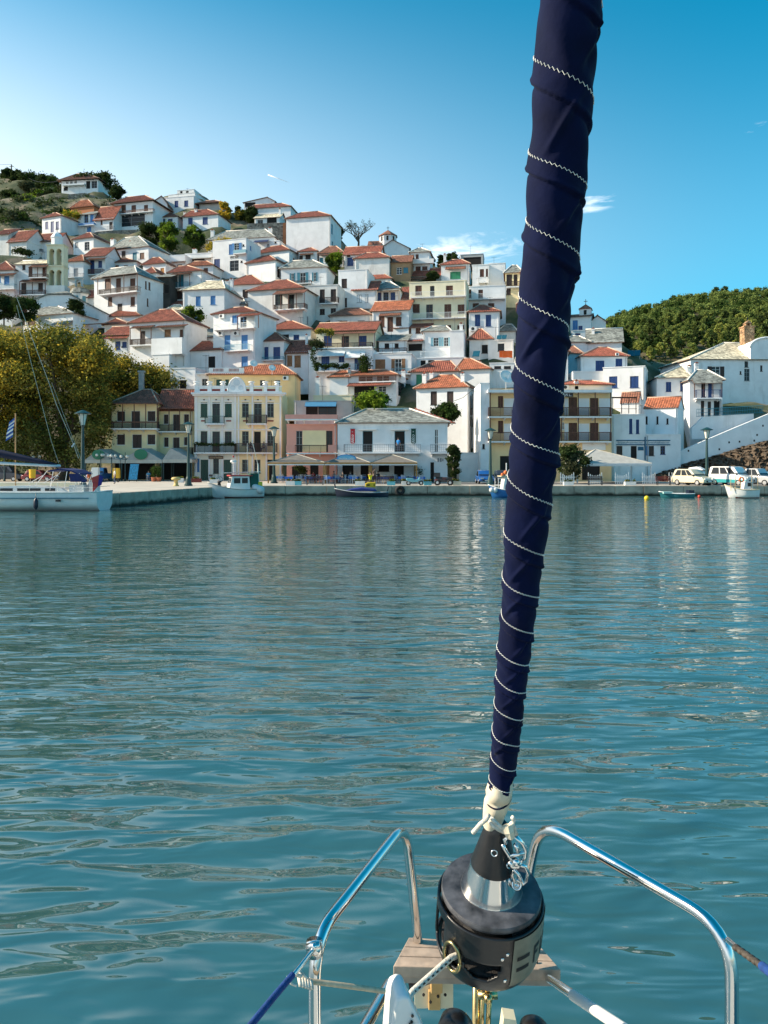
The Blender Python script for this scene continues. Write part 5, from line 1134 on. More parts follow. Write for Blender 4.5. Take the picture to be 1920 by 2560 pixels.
for y0_ in (1100, 1110.5): fbox(hs, 1616, y0_, 1676, y0_+2.6, -.10, -.003, SIGNBLUE, 'blue_fascia')
text(hs, 'GreeceRealEstate.net', 1619, 1673, 1108.5, 4.6, SIGNBLUE); fbox(hs, 1615.5, 1115, 1621, 1139, -.05, -.003, PAINT['b'], 'blue_shutter')
hs = H('plain white barn with orange tile roof and three slit windows', 1611, 1694, 1019, 1086, ('gs','o',994), [(1614,1041,1619,1060,'dk'),(1641,1041,1646,1060,'dk'),(1666,1046,1671,1060,'dk')], Y=102, yaw=30, d=5.2, over=.12, name='white_barn', cat='barn')
H('white house with dark red roof and gable end behind the metal pergola', 1551, 1596, 1007, 1050, ('gs','b',981), Y=108, yaw=24, d=5, over=.1)
pg = thing('pergola', 'rusty metal pergola frame on the roof terrace beside the hotel', 'pergola', PX(1530, 1036, 100))
mb = MB(); pv = lambda x, y, Y: PX(x, y, Y) - PX(1530, 1036, 100)
for x in (1532, 1554, 1572, 1590):
    mb.tube([pv(x, 1034, 99), pv(x, 993, 99)], .05, 6); mb.tube([pv(x, 1034, 103), pv(x, 995, 103)], .05, 6); mb.tube([pv(x, 993, 99), pv(x, 995, 103)], .04, 6)
for Yv, y in ((99, 993), (103, 995), (101, 994)): mb.tube([pv(1530, y, Yv), pv(1592, y, Yv)], .05, 6)
mb.tube([pv(1530, 1022, 99), pv(1592, 1022, 99)], .03, 5); mb.build('frame', mat('rusty_iron', (.09, .035, .02), .8, .3, 6), pg)

# the white stair wall climbing to the right, terrace walls, church
def slabwall(name, label, pts, Y, t, m, cat='wall', Yf=None):
    P = [PX(x, y, Y) for x, y in pts]; o = P[0].copy(); mb = MB(); n = len(P)
    mb.prism([(p.x-o.x, p.z-o.z) for p in P], 0, t); return tag(mb.build(name, m, None, loc=o), label, cat)
r11 = lambda x, y: (1380+x*.3255, 1000+y*.3255)
slabwall('stair_wall', 'long white stair wall climbing to the right above the dark rocks', [r11(*p) for p in ((770,488),(870,440),(1130,330),(1400,215),(1659,108),(2100,-70),(2100,600),(840,600))], 99, .5, WALL['w'])
_w = bpy.data.objects['stair_wall']
for x, y in ((1285,378),(1360,325),(1440,320),(1553,312),(1575,268),(1620,197),(1048,390),(880,550)):
    p = PX(*r11(x, y), 99)-_w.location; mb = MB(); mb.box(p.x-.1, -.012, p.z-.13, p.x+.1, .02, p.z+.12); mb.build('drain_hole', DARK, _w)
stw = thing('stone_stairway', 'flight of whitewashed steps behind the long stair wall', 'stairs', PX(*r11(900, 470), 99.6))
_o = PX(*r11(900, 470), 99.6)
for i in range(26):
    t = i/26; p = PX(*r11(900+760*t, 470-300*t), 99.6); mb = MB(); mb.box(p.x-_o.x, 0.02, p.z-_o.z-1.2, p.x-_o.x+.72, 2.2, p.z-_o.z); mb.build('step', WALL['v'], stw)
slabwall('terrace_wall', 'white terrace wall below the blue balcony house', [r11(*p) for p in ((1075,215),(1165,128),(1550,104),(1550,300),(1075,300))], 103.2, .6, WALL['w'])
tr_ = thing('terrace_railing', 'blue and white railing along the terrace below the church', 'railing', PX(*r11(1180, 128), 103.0)); _o = PX(*r11(1180, 128), 103.0); mb = MB()
for x in np.linspace(1110, 1620, 40): p = PX(*r11(x, 128 - (x-1165)*.06), 103.0)-_o; mb.tube([p, p+Vector((0, 0, 1.05))], .022, 5)
for dz in (.1, .55, 1.05): mb.tube([PX(*r11(1110, 131), 103)-_o+Vector((0, 0, dz)), PX(*r11(1620, 101), 103)-_o+Vector((0, 0, dz))], .03, 5)
mb.build('bars', PAINT['q'], tr_)
reg(1360, 700, .3376)
hs = H('large white church with pale stone roof and slender windows at the right edge', 1086, 1900, 590, 985, ('hip','t',468,1330,1560), [(1242,640,1303,716,'okw'),(1450,675,1462,698,'dk'),(1485,602,1512,646,'gk'),(1483,657,1523,747,'gky'),(1601,632,1618,676,'gk'),(1605,540,1615,582,'gk'),(1498,560,1506,585,'dk')], Y=120, yaw=-4, d=11, name='church', cat='church')
CH = hs
(a, z), (b, _) = hs[1](sx(1528), sy(585), -.25), hs[1](sx(1790), sy(585), -.25); zt = hs[1](sx(1650), sy(430), -.25)[1]; zs = hs[1](sx(1650), sy(500), -.25)[1]
mb = MB(); mb.prism([(a, z)] + arch((a+b)/2, (b-a)/2, (zt-zs)/((b-a)/2), zs) + [(b, z)], -.3, 4); mb.build('curved_gable', WALL['w'], hs[0])
mb = MB(); mb.tube([(x, -.3, zz) for x, zz in arch((a+b)/2, (b-a)/2*1.03, (zt-zs)/((b-a)/2), zs)], .2, 6); mb.build('gable_coping', WALL['w'], hs[0], smooth=True)
bt = thing('church_bell_tower', 'weathered orange stone bell tower with small cross behind the church roof', 'bell tower', PX(sx(1484), sy(478), 123)); _o = PX(sx(1484), sy(478), 123)
q = lambda x, y: PX(sx(x), sy(y), 123)-_o
STN = mat('orange_stone', (.46, .28, .15), .9, .25, 1.2, fn=stone_fn)
mb = MB(); a, b = q(1484, 478), q(1558, 348); mb.box(a.x, 0, a.z-2, b.x, 1.6, b.z); mb.box(a.x-.12, -.12, b.z+.002, b.x+.12, 1.72, b.z+.2); mb.build('shaft', STN, bt)
mb = MB(); a, b = q(1502, 347), q(1542, 318); z0 = q(0, 348).z+.2
for x in (a.x, b.x-.22): mb.box(x, .3, z0+.002, x+.22, 1.3, b.z)
mb.prism([(a.x-.1, b.z+.002), (b.x+.1, b.z+.002), ((a.x+b.x)/2, q(0, 296).z)], .2, 1.4); mb.build('belfry', STN, bt)
mb = MB(); c = q(1523, 296); mb.box(c.x-.04, .75, c.z-.1, c.x+.04, .83, c.z+.75); mb.box(c.x-.22, .75, c.z+.4, c.x-.041, .83, c.z+.48); mb.box(c.x+.041, .75, c.z+.4, c.x+.22, .83, c.z+.48); mb.build('cross', IRON, bt)
# chapel left of the hill (right of the sail) and the domed chapel on the skyline
def cross(root, p, s=1):
    mb = MB(); mb.box(p[0]-.06*s, p[1]-.06*s, p[2], p[0]+.06*s, p[1]+.06*s, p[2]+1.3*s); mb.box(p[0]-.42*s, p[1]-.06*s, p[2]+.75*s, p[0]-.061*s, p[1]+.06*s, p[2]+.87*s); mb.box(p[0]+.061*s, p[1]-.06*s, p[2]+.75*s, p[0]+.42*s, p[1]+.06*s, p[2]+.87*s); mb.build('cross', IRON, root)
def cupola(hs, x0, x1, yt, yw, yb, v, rm, sides=4):
    root, loc = hs[0], hs[1]
    (a, zw), (b, zb) = loc(sx(x0), sy(yw), v), loc(sx(x1), sy(yb), v); zt = loc(sx((x0+x1)/2), sy(yt), v+(b-a)/2)[1]; w = b-a; c = (a+b)/2; vc = v+w/2
    mb = MB(); rr = w/2/math.cos(math.pi/sides); e1 = Vector((math.cos(math.pi/sides), math.sin(math.pi/sides), 0))
    mb.lathe([(zb-1.5, rr), (zw, rr)], (c, vc, 0), (0, 0, 1), sides, e1=e1); d = mb.build('drum', WALL['w'], root)
    mb = MB(); mb.lathe([(zw-.05, rr*1.14), (zw+.06, rr*1.14), (zt, .05)], (c, vc, 0), (0, 0, 1), sides, e1=e1); mb.build('drum_roof', rm, d)
    for k in range(sides if sides > 4 else 1):
        aa = -math.pi/2 if sides == 4 else -math.pi/2+2*math.pi*k/sides
        m = MB(); m.box(-.25, -.04, 0, .25, .02, (zw-zb)*.55); o = m.build('drum_window', DARK, d, loc=(c+math.cos(aa)*(w/2), vc+math.sin(aa)*(w/2), zb+(zw-zb)*.3)); o.rotation_euler[2] = aa+math.pi/2
    cross(root, (c, vc, zt-.1), .8)
hs = H('white chapel with square bell cupola on the ridge right of the furled sail', 195, 345, 268, 410, ('gs','b',258), [(212,300,250,366,'sb'),(255,340,285,372,'sB')], d=6, Y=140, yaw=20, name='chapel', cat='chapel'); cupola(hs, 262, 348, 180, 216, 272, 1.5, TILE['b'])
H('white chapel annex with sunlit gable and pale cross mark', 345, 458, 305, 410, ('gf','b',262,395), d=6, Y=141, yaw=4, name='chapel', cat='chapel'); H('low white forecourt wall with blue gate below the chapel', 208, 345, 372, 440, ('flat',.5), [(230,395,270,425,'sB')], Y=137, d=2, yaw=6)
reg(800, 520, .3134)
hs = H('blue shaded domed chapel with cross on the skyline beside the bare tree', 477, 712, 322, 430, ('gf','b',254,580), d=9, Y=188, yaw=4, name='chapel', cat='chapel'); cupola(hs, 472, 604, 176, 212, 275, 3.0, TILE['b'], 8)
H('low side chapel with dark roof left of the domed chapel', 388, 478, 302, 350, ('gs','b',268), d=6, Y=190, yaw=4, name='chapel', cat='chapel')

# bell tower with two tiers of arches, and the slate domed church below it
reg(0, 600, .2652)
def arcade(name, label, x0, x1, tiers, Y, t, m, cat, crown=None):
    O = PX(sx(x0), sy(tiers[-1][1]), Y); root = thing(name, label, cat, O, 0)
    q = lambda x, y: PX(sx(x), sy(y), Y)-O
    for (yt, yb, bays, spring) in tiers:
        zb, zt = q(0, yb).z, q(0, yt).z; xa, xb = q(x0, 0).x, q(x1, 0).x; n = bays; pw = (xb-xa)*.13; bw = ((xb-xa)-pw*(n+1))/n; zs = zb+(zt-zb)*spring
        mb = MB(); mb.box(xa, 0, zt-.02-.0, xb, t, zt+.25); mb.box(xa-.15, -.15, zt+.251, xb+.15, t+.15, zt+.45)
        for i in range(n+1):
            a = xa+i*(pw+bw); mb.box(a, 0, zb, a+pw, t, zs)
        for i in range(n):
            a = xa+i*(pw+bw)+pw; pts = arch(a+bw/2, bw/2, 1.15, zs, 12)
            poly_l = [(a-pw*(1 if i == 0 else .5), zs)] + pts[:7] + [(a+bw/2, zt-.03), (a-pw*(1 if i == 0 else .5), zt-.03)]
            poly_r = [(a+bw+pw*(1 if i == n-1 else .5), zs), (a+bw+pw*(1 if i == n-1 else .5), zt-.03), (a+bw/2, zt-.03)] + pts[6:]
            mb.prism(poly_l, 0.001, t-.001); mb.prism(poly_r[::-1], 0.001, t-.001)
        o = mb.build('arched_tier', m, root)
        for i in range(n):
            b = MB(); a = xa+i*(pw+bw)+pw+bw/2; b.lathe([(0, .24), (.08, .2), (.28, .15), (.36, .05)], (a, t/2, zt-.75), (0, 0, 1), 10); b.build('bell', mat('bell_bronze', (.12, .09, .04), .4, .2, metal=1), o, smooth=True)
    return root, q
root, q = arcade('bell_tower', 'cream bell tower with two tiers of open arches above the slate domed church', 442, 600, [(62, 232, 2, .72), (262, 430, 2, .72)], 143, 2.0, mat('tower_cream', (.78, .71, .50), .85, .08), 'bell tower')
mb = MB(); a, b = q(462, 48), q(570, -70); z0 = q(0, 62).z+.46
mb.lathe([(z0, .0+(b.x-a.x)/2), (z0+1.3, (b.x-a.x)/2), (z0+1.31, (b.x-a.x)/2*1.1), (z0+1.5, (b.x-a.x)/2*1.1), (z0+2.1, (b.x-a.x)/2*.7), (z0+2.6, .1)], ((a.x+b.x)/2, 1, 0), (0, 0, 1), 8); mb.build('lantern', WALL['w'], root); cross(root, ((a.x+b.x)/2, 1, z0+2.5), .7)
mb = MB(); a, b = q(430, 430), q(612, 600); mb.box(a.x, -.2, b.z, b.x, 2.2, a.z); mb.build('tower_base', WALL['v'], root)
arcade('little_belfry', 'tiny white belfry with one arch on the slate roof right of the bell tower', 706, 772, [(372, 436, 1, .6)], 150, .7, WALL['w'], 'belfry')
mb = None
YC = 134
ch = thing('slate_domed_church', 'blue shaded church with stepped slate roofs and octagonal drum above the plane tree', 'church', PX(sx(300), sy(760), YC)); _o = PX(sx(300), sy(760), YC)
q = lambda x, y: ((PX(sx(x), sy(y), YC)-_o).x, (PX(sx(x), sy(y), YC)-_o).z)
prof = [(300, 578), (452, 518), (655, 515), (820, 602), (1012, 702)]
mb = MB(); mb.prism([q(300, 830)] + [q(*p) for p in prof] + [q(1012, 830)], 0, 11); mb.build('wall', WALL['w'], ch)
sl = MB()
for (a, b) in zip(prof, prof[1:]):
    A, B = q(*a), q(*b); sl.prism([(A[0]-.05, A[1]+.02), (B[0]+.05, B[1]+.02), (B[0]+.05, B[1]+.22), (A[0]-.05, A[1]+.22)], -.3+.003*a[0]/300, 11.2)
sl.build('roof', TILE['s'], ch)
A, B, Cc = q(452, 512), q(655, 510), q(560, 440)
mb = MB(); mb.faces([(A[0]-.3, -.35, A[1]), (B[0]+.3, -.35, B[1]), (B[0]+.3, 7, B[1]), (A[0]-.3, 7, A[1]), (Cc[0], 3.2, Cc[1])], [(0,1,4), (1,2,4), (2,3,4), (3,0,4), (3,2,1,0)]); mb.build('pyramid_roof', TILE['s'], ch)
A, B = q(478, 515), q(672, 410); cx = (A[0]+B[0])/2; rr = (B[0]-A[0])/2
mb = MB(); mb.lathe([(A[1]-2, rr), (B[1], rr)], (cx, 8.5, 0), (0, 0, 1), 8, e1=Vector((.924, .383, 0))); d = mb.build('drum', WALL['v'], ch)
mb = MB(); mb.lathe([(B[1]-.1, rr*1.1), (B[1]+.05, rr*1.1), (B[1]+1.0, rr*.75), (q(0, 352)[1], .1)], (cx, 8.5, 0), (0, 0, 1), 8, e1=Vector((.924, .383, 0))); mb.build('drum_roof', TILE['s'], d)
for k in range(8):
    aa = -math.pi/2+math.pi/4*k; m = MB(); m.box(-.3, -.05, 0, .3, .02, 1.2); o = m.build('drum_window', PAINT['q'], d, loc=(cx+math.cos(aa)*rr*.93, 8.5+math.sin(aa)*rr*.93, B[1]-1.8)); o.rotation_euler[2] = aa+math.pi/2
# blue outside staircase of the cubic house
reg(400, 440, .2652)
a, b = PX(sx(572), sy(902), 170.5), PX(sx(648), sy(738), 170.5); st = thing('blue_staircase', 'steep blue outside staircase on the white cubic house', 'stairs', a)
for i in range(14):
    t = i/14; mb = MB(); x = (b.x-a.x)*t; z = (b.z-a.z)*t; mb.box(x, 0, z-.1, x+.75, 1.0, z+.12); mb.build('step', PAINT['l'], st)
mb = MB(); mb.prism([(0, 0), (.8, 0), (b.x-a.x+.5, b.z-a.z+1), (b.x-a.x-.3, b.z-a.z+1)], -.08, -.002); mb.build('side_panel', PAINT['l'], st)
# rubble walls holding the terraces
R2 = lambda x, y: (sx(x), sy(y))
slabwall('rubble_wall', 'rough grey rubble retaining wall left of the tall blank house', [R2(820,448),(*R2(1160,440),),R2(1160,720),R2(820,720)], 186, 3, WALL['s'])
slabwall('brick_pier', 'rough red brick edge of the rubble wall', [R2(1160.5,440),R2(1186,440),R2(1186,720),R2(1160.5,720)], 185.8, 3, WALL['R'])
reg(0, 380, .2652)
slabwall('stone_terrace_wall', 'long dark stone terrace wall below the brown balcony house', [R2(860,762),R2(1080,738),R2(1480,728),R2(1480,1010),R2(860,1010)], 183, 2, WALL['s'])
slabwall('hill_wall', 'grey retaining wall on the hillside below the villa', [R2(640,400),R2(800,385),R2(1060,465),R2(1060,540),R2(640,540)], 232, 2, WALL['s'])
# ------------------------------------------------------------------ ground: hillside, quay, rocks, far hill
def ground_fn(n, l, g, c, b):
    t = n.new('ShaderNodeTexNoise'); t.inputs['Scale'].default_value = .22; t.inputs['Detail'].default_value = 8; l.new(g.outputs['Position'], t.inputs['Vector'])
    r = n.new('ShaderNodeValToRGB'); e = r.color_ramp.elements; e[0].position = .36; e[0].color = (.035, .055, .02, 1); e[1].position = .62; e[1].color = (.20, .16, .11, 1); x = e.new(.5); x.color = (.07, .08, .035, 1)
    l.new(t.outputs[0], r.inputs[0]); return r.outputs[0]
EARTH = mat('scrubby_earth', (.1, .1, .05), .95, .1, 1, .15, 2.5, fn=ground_fn)
CTRL = []
def cp_(x, y, Y): CTRL.append(tuple(PX(sx(x), sy(y), Y)))
reg(0, 380, .2652)
for p in ((-200,250,290),(0,250,288),(150,272,283),(300,278,278),(520,335,258),(560,395,250),(800,390,240),(0,430,245),(200,455,238),(350,560,215),(0,600,200),(200,640,195),(-200,500,235),(650,470,232),(900,440,232),(1050,450,230),(1300,470,235)): cp_(*p)
reg(400, 440, .2652)
for p in ((200,330,225),(600,340,225),(1000,380,215),(1300,480,200),(1640,560,190)): cp_(*p)
reg(800, 520, .3134)
for p in ((300,330,192),(600,400,192),(800,430,185),(1000,470,185),(1300,480,182),(1550,560,176)): cp_(*p)
for x, y, Y in ((1420,860,150),(1560,870,152),(1650,920,140),(1720,960,135),(1760,960,150),(1900,930,150),(1700,985,122),(2100,930,150),(2100,960,130)): CTRL.append(tuple(PX(x, y, Y)))
for x in range(-75, 110, 8): CTRL += [(x, 100.5 if x < 35 else 97.5, .9)] * 1
for x in range(-75, -22, 8): CTRL.append((x, 110, 1.0))
for x in range(-160, 161, 20): CTRL.append((x, 320, 40 if x < 30 else 10)); CTRL.append((x, 97, .8))
for y in (130, 170, 210, 250): CTRL.append((-150, y, 1+(y-100)*.45)); CTRL.append((150, y, 6))
def build_hill():
    pts = np.array(BASES + CTRL, float); xs = np.arange(-165, 166, 2.2); ys = np.arange(97.5, 325, 2.2)
    gx, gy = np.meshgrid(xs, ys); q = np.stack([gx.ravel(), gy.ravel()], 1)
    z = np.zeros(len(q))
    for s in range(0, len(q), 4000):
        d2 = (q[s:s+4000, None, 0]-pts[None, :, 0])**2 + (q[s:s+4000, None, 1]-pts[None, :, 1])**2 + .6
        w = 1/d2**1.7; z[s:s+4000] = (w*pts[None, :, 2]).sum(1)/w.sum(1)
    rg = np.random.default_rng(1); z = z - .55 + rg.normal(0, .12, len(z))
    yf = np.where(q[:, 0] < -8, 112, np.where(q[:, 0] < 30, 101.5, 105)); yf = np.where(q[:, 0] < -42, 116, yf)
    z = np.minimum(z, .75 + np.maximum(0, q[:, 1]-yf)*1.5)
    mb = MB(); mb.v = [(float(a), float(b), float(c)) for (a, b), c in zip(q, z)]; nx = len(xs)
    mb.f = [(i*nx+j, i*nx+j+1, (i+1)*nx+j+1, (i+1)*nx+j) for i in range(len(ys)-1) for j in range(nx-1)]; mb.m = [0]*len(mb.f)
    o = mb.build('hillside', EARTH, None, smooth=True); o['kind'] = 'structure'
    Z = z.reshape(len(ys), nx)
    def gz(x, y):
        i = min(max((y-ys[0])/2.2, 0), len(ys)-1.01); j = min(max((x-xs[0])/2.2, 0), nx-1.01); a, b = int(i), int(j); fi, fj = i-a, j-b
        return float(Z[a, b]*(1-fi)*(1-fj)+Z[a+1, b]*fi*(1-fj)+Z[a, b+1]*(1-fi)*fj+Z[a+1, b+1]*fi*fj)
    return gz
GZ = build_hill()
# quay: pier on the left running towards the camera, straight quay across
QZ = 1.0
PAVE = mat('quay_paving', (.50, .45, .38), .9, .14, .5, .006, 14, streak=.3, scol=(.28, .25, .21))
ASPH = mat('quay_asphalt', (.13, .125, .12), .9, .15, .7, .005, 30)
PA, PB, PC = Vector((-20.2, 55.6, 0)), Vector((-15.4, 74, 0)), Vector((-13.2, 76.2, 0))
edge = [(-90, 58), (PA.x, PA.y), (PB.x, PB.y), (PC.x, PC.y), (110, 76.2)]
inn = []
mb = MB(); T = QZ-.004
mb.poly([(x, y, T) for x, y in edge] + [(110, 112, T), (-90, 112, T)])
q = mb.build('quay', PAVE); q['kind'] = 'structure'
mb = MB(); mb.poly([(-11, 82, QZ), (110, 80, QZ), (110, 90, QZ), (-9, 90, QZ)]); r_ = mb.build('quay_road', ASPH); r_['kind'] = 'structure'
def tide_fn(n, l, g, c, b):               # weed and damp that mark the tide line
    sp = n.new('ShaderNodeSeparateXYZ'); l.new(g.outputs['Position'], sp.inputs[0]); t = n.new('ShaderNodeTexNoise'); t.inputs['Scale'].default_value = 1.5; l.new(g.outputs['Position'], t.inputs['Vector'])
    a = n.new('ShaderNodeMath'); a.operation = 'MULTIPLY_ADD'; l.new(t.outputs[0], a.inputs[0]); a.inputs[1].default_value = -.5; l.new(sp.outputs['Z'], a.inputs[2])
    r = n.new('ShaderNodeMapRange'); r.inputs[1].default_value = -.12; r.inputs[2].default_value = .18; l.new(a.outputs[0], r.inputs[0])
    m = n.new('ShaderNodeMixRGB'); l.new(r.outputs[0], m.inputs[0]); m.inputs[1].default_value = (.03, .028, .018, 1); l.new(c, m.inputs[2]); return m.outputs[0]
CONC2 = mat('weathered_quay_stone', (.42, .345, .27), .92, .28, .9, .02, 7, streak=.75, scol=(.10, .09, .075), fn=tide_fn)
def course(p, q, n, h0, h1, t, name, gap=.03, jit=.03):
    d = (q-p); L = d.length; d.normalize(); nrm = Vector((d.y, -d.x, 0))
    cuts = [0] + sorted(L*(i+rnd.uniform(-.18, .18))/n for i in range(1, n)) + [L]
    for a, b in zip(cuts, cuts[1:]):
        j = rnd.uniform(-jit, jit); A, B = p+d*(a+gap/2), p+d*(b-gap/2); o0, o1 = nrm*(.02+j), -nrm*t
        pts = [A+o0, B+o0, B+o1, A+o1]; mb = MB()
        mb.faces([(v.x, v.y, h0) for v in pts] + [(v.x, v.y, h1+j*.2) for v in pts], [(3,2,1,0), (4,5,6,7), (0,1,5,4), (1,2,6,5), (2,3,7,6), (3,0,4,7)])
        o = mb.build(name, CONC2, q_obj); v = o.modifiers.new('b', 'BEVEL'); v.width = .03; v.segments = 1
q_obj = q
cb = MB()
for (x0, y0), (x1, y1) in zip(edge, edge[1:]):
    d = Vector((x1-x0, y1-y0, 0)).normalized(); nrm = Vector((-d.y, d.x, 0)); a, b = Vector((x0, y0, 0))+nrm*.3, Vector((x1, y1, 0))+nrm*.3
    cb.poly([(a.x, a.y, -.6), (b.x, b.y, -.6), (b.x, b.y, QZ-.02), (a.x, a.y, QZ-.02)])
cb.build('quay_core', DARK, q)
course(Vector((-70, 57.4, 0)), PA, 18, -.5, QZ+.03, .7, 'stone_block')
course(PA, PB, 11, -.5, QZ+.03, .7, 'stone_block')
course(PB, PC, 2, -.5, QZ+.03, .7, 'stone_block')
course(PC, Vector((110, 76.2, 0)), 34, .12, QZ+.03, .75, 'concrete_block', .035, .008)
cb = MB(); cb.box(PC.x, 76.36, -.6, 110, 76.9, .119); cb.build('waterline_footing', mat('wet_algae_concrete', (.035, .035, .028), .5, .3, 2), q)
# rocks below the stair wall
def build_rocks():
    top = [r11(*p) for p in ((800,556),(900,520),(1050,478),(1250,425),(1480,352),(1659,308),(1900,250),(2200,200))]
    n, m = 190, 40; mb = MB(); rg = np.random.default_rng(5)
    xs = np.linspace(1630, 2060, n)
    for j in range(m):
        t = j/(m-1)
        for i in range(n):
            ty = np.interp(xs[i], [p[0] for p in top], [p[1] for p in top]); Pt = PX(xs[i], ty, 98.9); b = Vector((Pt.x, 92.0, .9))
            p = b.lerp(Pt, t); bulge = math.sin(t*math.pi)
            f = math.sin(xs[i]*.11+t*9)*.25+math.sin(xs[i]*.31-t*17)*.18
            p += Vector((rg.normal(0, .18), -bulge*(.5+f)+rg.normal(0, .28)*min(1, 6*t), bulge*(f-.35)*.8+rg.normal(0, .22)*bulge)); mb.v.append(tuple(p))
    mb.f = [(j*n+i, j*n+i+1, (j+1)*n+i+1, (j+1)*n+i) for j in range(m-1) for i in range(n-1)]; mb.m = [0]*len(mb.f)
    o = mb.build('rocky_bank', mat('brown_rock', (.10, .072, .048), .95, .4, 1.6, .08, 5, streak=.5, scol=(.05, .05, .03))); o['kind'] = 'structure'
build_rocks()
# far wooded hill
def far_z(X, Y):
    px = 960+X/Y*F
    sky = np.interp(px, [1200, 1380, 1500, 1560, 1640, 1720, 1800, 1920, 2300], [900, 850, 812, 782, 764, 742, 729, 722, 700])
    zr = EYE+(HY-sky)/F*560; t = min(max((Y-340)/220, 0), 1)
    base = EYE+(HY-925)/F*340
    return base+(zr-base-5)*(t**.9) if Y <= 560 else zr-5-(Y-560)*.2
def build_far():
    xs = np.linspace(40, 520, 120); ys = np.linspace(330, 760, 60); mb = MB()
    for y in ys:
        for x in xs: mb.v.append((float(x), float(y), float(far_z(x, y))))
    n = len(xs); mb.f = [(i*n+j, i*n+j+1, (i+1)*n+j+1, (i+1)*n+j) for i in range(len(ys)-1) for j in range(n-1)]; mb.m = [0]*len(mb.f)
    o = mb.build('far_hill', mat('dry_hill_ground', (.10, .085, .04), .95, .35, .05, .0), None, smooth=True); o['kind'] = 'structure'
build_far()

# ------------------------------------------------------------------ trees and plants
def leafmat(name, col, var=.45, vs=.6, tr=.35):
    m = bpy.data.materials.new(name); m.use_nodes = True; n = m.node_tree.nodes; l = m.node_tree.links; n.clear()
    o = n.new('ShaderNodeOutputMaterial'); d = n.new('ShaderNodeBsdfDiffuse'); t = n.new('ShaderNodeBsdfTranslucent'); mx = n.new('ShaderNodeMixShader'); mx.inputs[0].default_value = tr
    g = n.new('ShaderNodeNewGeometry'); no = n.new('ShaderNodeTexNoise'); no.inputs['Scale'].default_value = vs; no.inputs['Detail'].default_value = 6; l.new(g.outputs['Position'], no.inputs['Vector'])
    r = n.new('ShaderNodeMapRange'); r.inputs[1].default_value = .3; r.inputs[2].default_value = .7; r.inputs[3].default_value = 1-var; r.inputs[4].default_value = 1+var; l.new(no.outputs[0], r.inputs[0])
    ri = n.new('ShaderNodeMapRange'); ri.inputs[3].default_value = .7; ri.inputs[4].default_value = 1.35; l.new(g.outputs['Random Per Island'], ri.inputs[0])
    mm = n.new('ShaderNodeMixRGB'); mm.blend_type = 'MULTIPLY'; mm.inputs[0].default_value = 1; mm.inputs[1].default_value = (*col, 1); l.new(r.outputs[0], mm.inputs[2])
    m2 = n.new('ShaderNodeMixRGB'); m2.blend_type = 'MULTIPLY'; m2.inputs[0].default_value = 1; l.new(mm.outputs[0], m2.inputs[1]); l.new(ri.outputs[0], m2.inputs[2])
    l.new(m2.outputs[0], d.inputs[0]); l.new(m2.outputs[0], t.inputs[0]); l.new(d.outputs[0], mx.inputs[1]); l.new(t.outputs[0], mx.inputs[2]); l.new(mx.outputs[0], o.inputs[0]); return m
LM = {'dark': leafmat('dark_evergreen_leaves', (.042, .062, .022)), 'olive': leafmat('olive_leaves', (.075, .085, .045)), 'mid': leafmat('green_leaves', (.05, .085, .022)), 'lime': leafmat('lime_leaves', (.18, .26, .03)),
      'gold': leafmat('golden_leaves', (.52, .37, .045)), 'ochre': leafmat('ochre_green_leaves', (.36, .30, .05)), 'pine': leafmat('pine_needles', (.15, .195, .055), .35, .25), 'pinelit': leafmat('sunlit_tone_pine_needles', (.25, .28, .07), .35, .25), 'shade': leafmat('shade_tone_plane_leaves', (.10, .115, .03)), 'brown': leafmat('bronze_green_leaves', (.19, .17, .04))}  # sunlit pine and shaded plane leaves carry light and shade in their colour
BARK = mat('bark', (.11, .085, .06), .95, .3, 3, .02, 15)
def leaves(clumps, n, size, seed, flat=.0):
    """leaf quads spread through clumps (x, y, z, r); denser towards the clump skin"""
    rg = np.random.default_rng(seed); c = np.array(clumps, float); w = c[:, 3]**2; idx = rg.choice(len(c), n, p=w/w.sum())
    d = rg.normal(size=(n, 3)); d /= np.linalg.norm(d, axis=1)[:, None]; rr = rg.uniform(.35, 1.05, n)**.6
    far = rg.random(n) < .34; rr = np.where(far, rr*rg.uniform(1, 1.9, n), rr)
    p = c[idx, :3]+d*(c[idx, 3]*rr)[:, None]*np.array([1, 1, .8])
    a = rg.normal(size=(n, 3)); a[:, 2] *= .7; a /= np.linalg.norm(a, axis=1)[:, None]; b = np.cross(a, d+rg.normal(size=(n, 3))*.6); b /= np.linalg.norm(b, axis=1)[:, None]+1e-9
    s = size*rg.uniform(.6, 1.35, n)[:, None]; a *= s; b *= s*.55
    v = np.stack([p-a, p+b, p+a, p-b], 1).reshape(-1, 3)
    return v
def leafmesh(name, sets, mats):
    vs = np.concatenate([s for s in sets]); nf = len(vs)//4; me = bpy.data.meshes.new(name)
    me.vertices.add(len(vs)); me.vertices.foreach_set('co', vs.ravel().astype(np.float32)); me.loops.add(len(vs)); me.loops.foreach_set('vertex_index', np.arange(len(vs), dtype=np.int32))
    me.polygons.add(nf); me.polygons.foreach_set('loop_start', np.arange(0, len(vs), 4, dtype=np.int32)); me.polygons.foreach_set('loop_total', np.full(nf, 4, dtype=np.int32))
    for m in mats: me.materials.append(m)
    if len(mats) > 1: me.polygons.foreach_set('material_index', np.concatenate([np.full(len(s)//4, i, dtype=np.int32) for i, s in enumerate(sets)]))
    me.update(calc_edges=True); return me
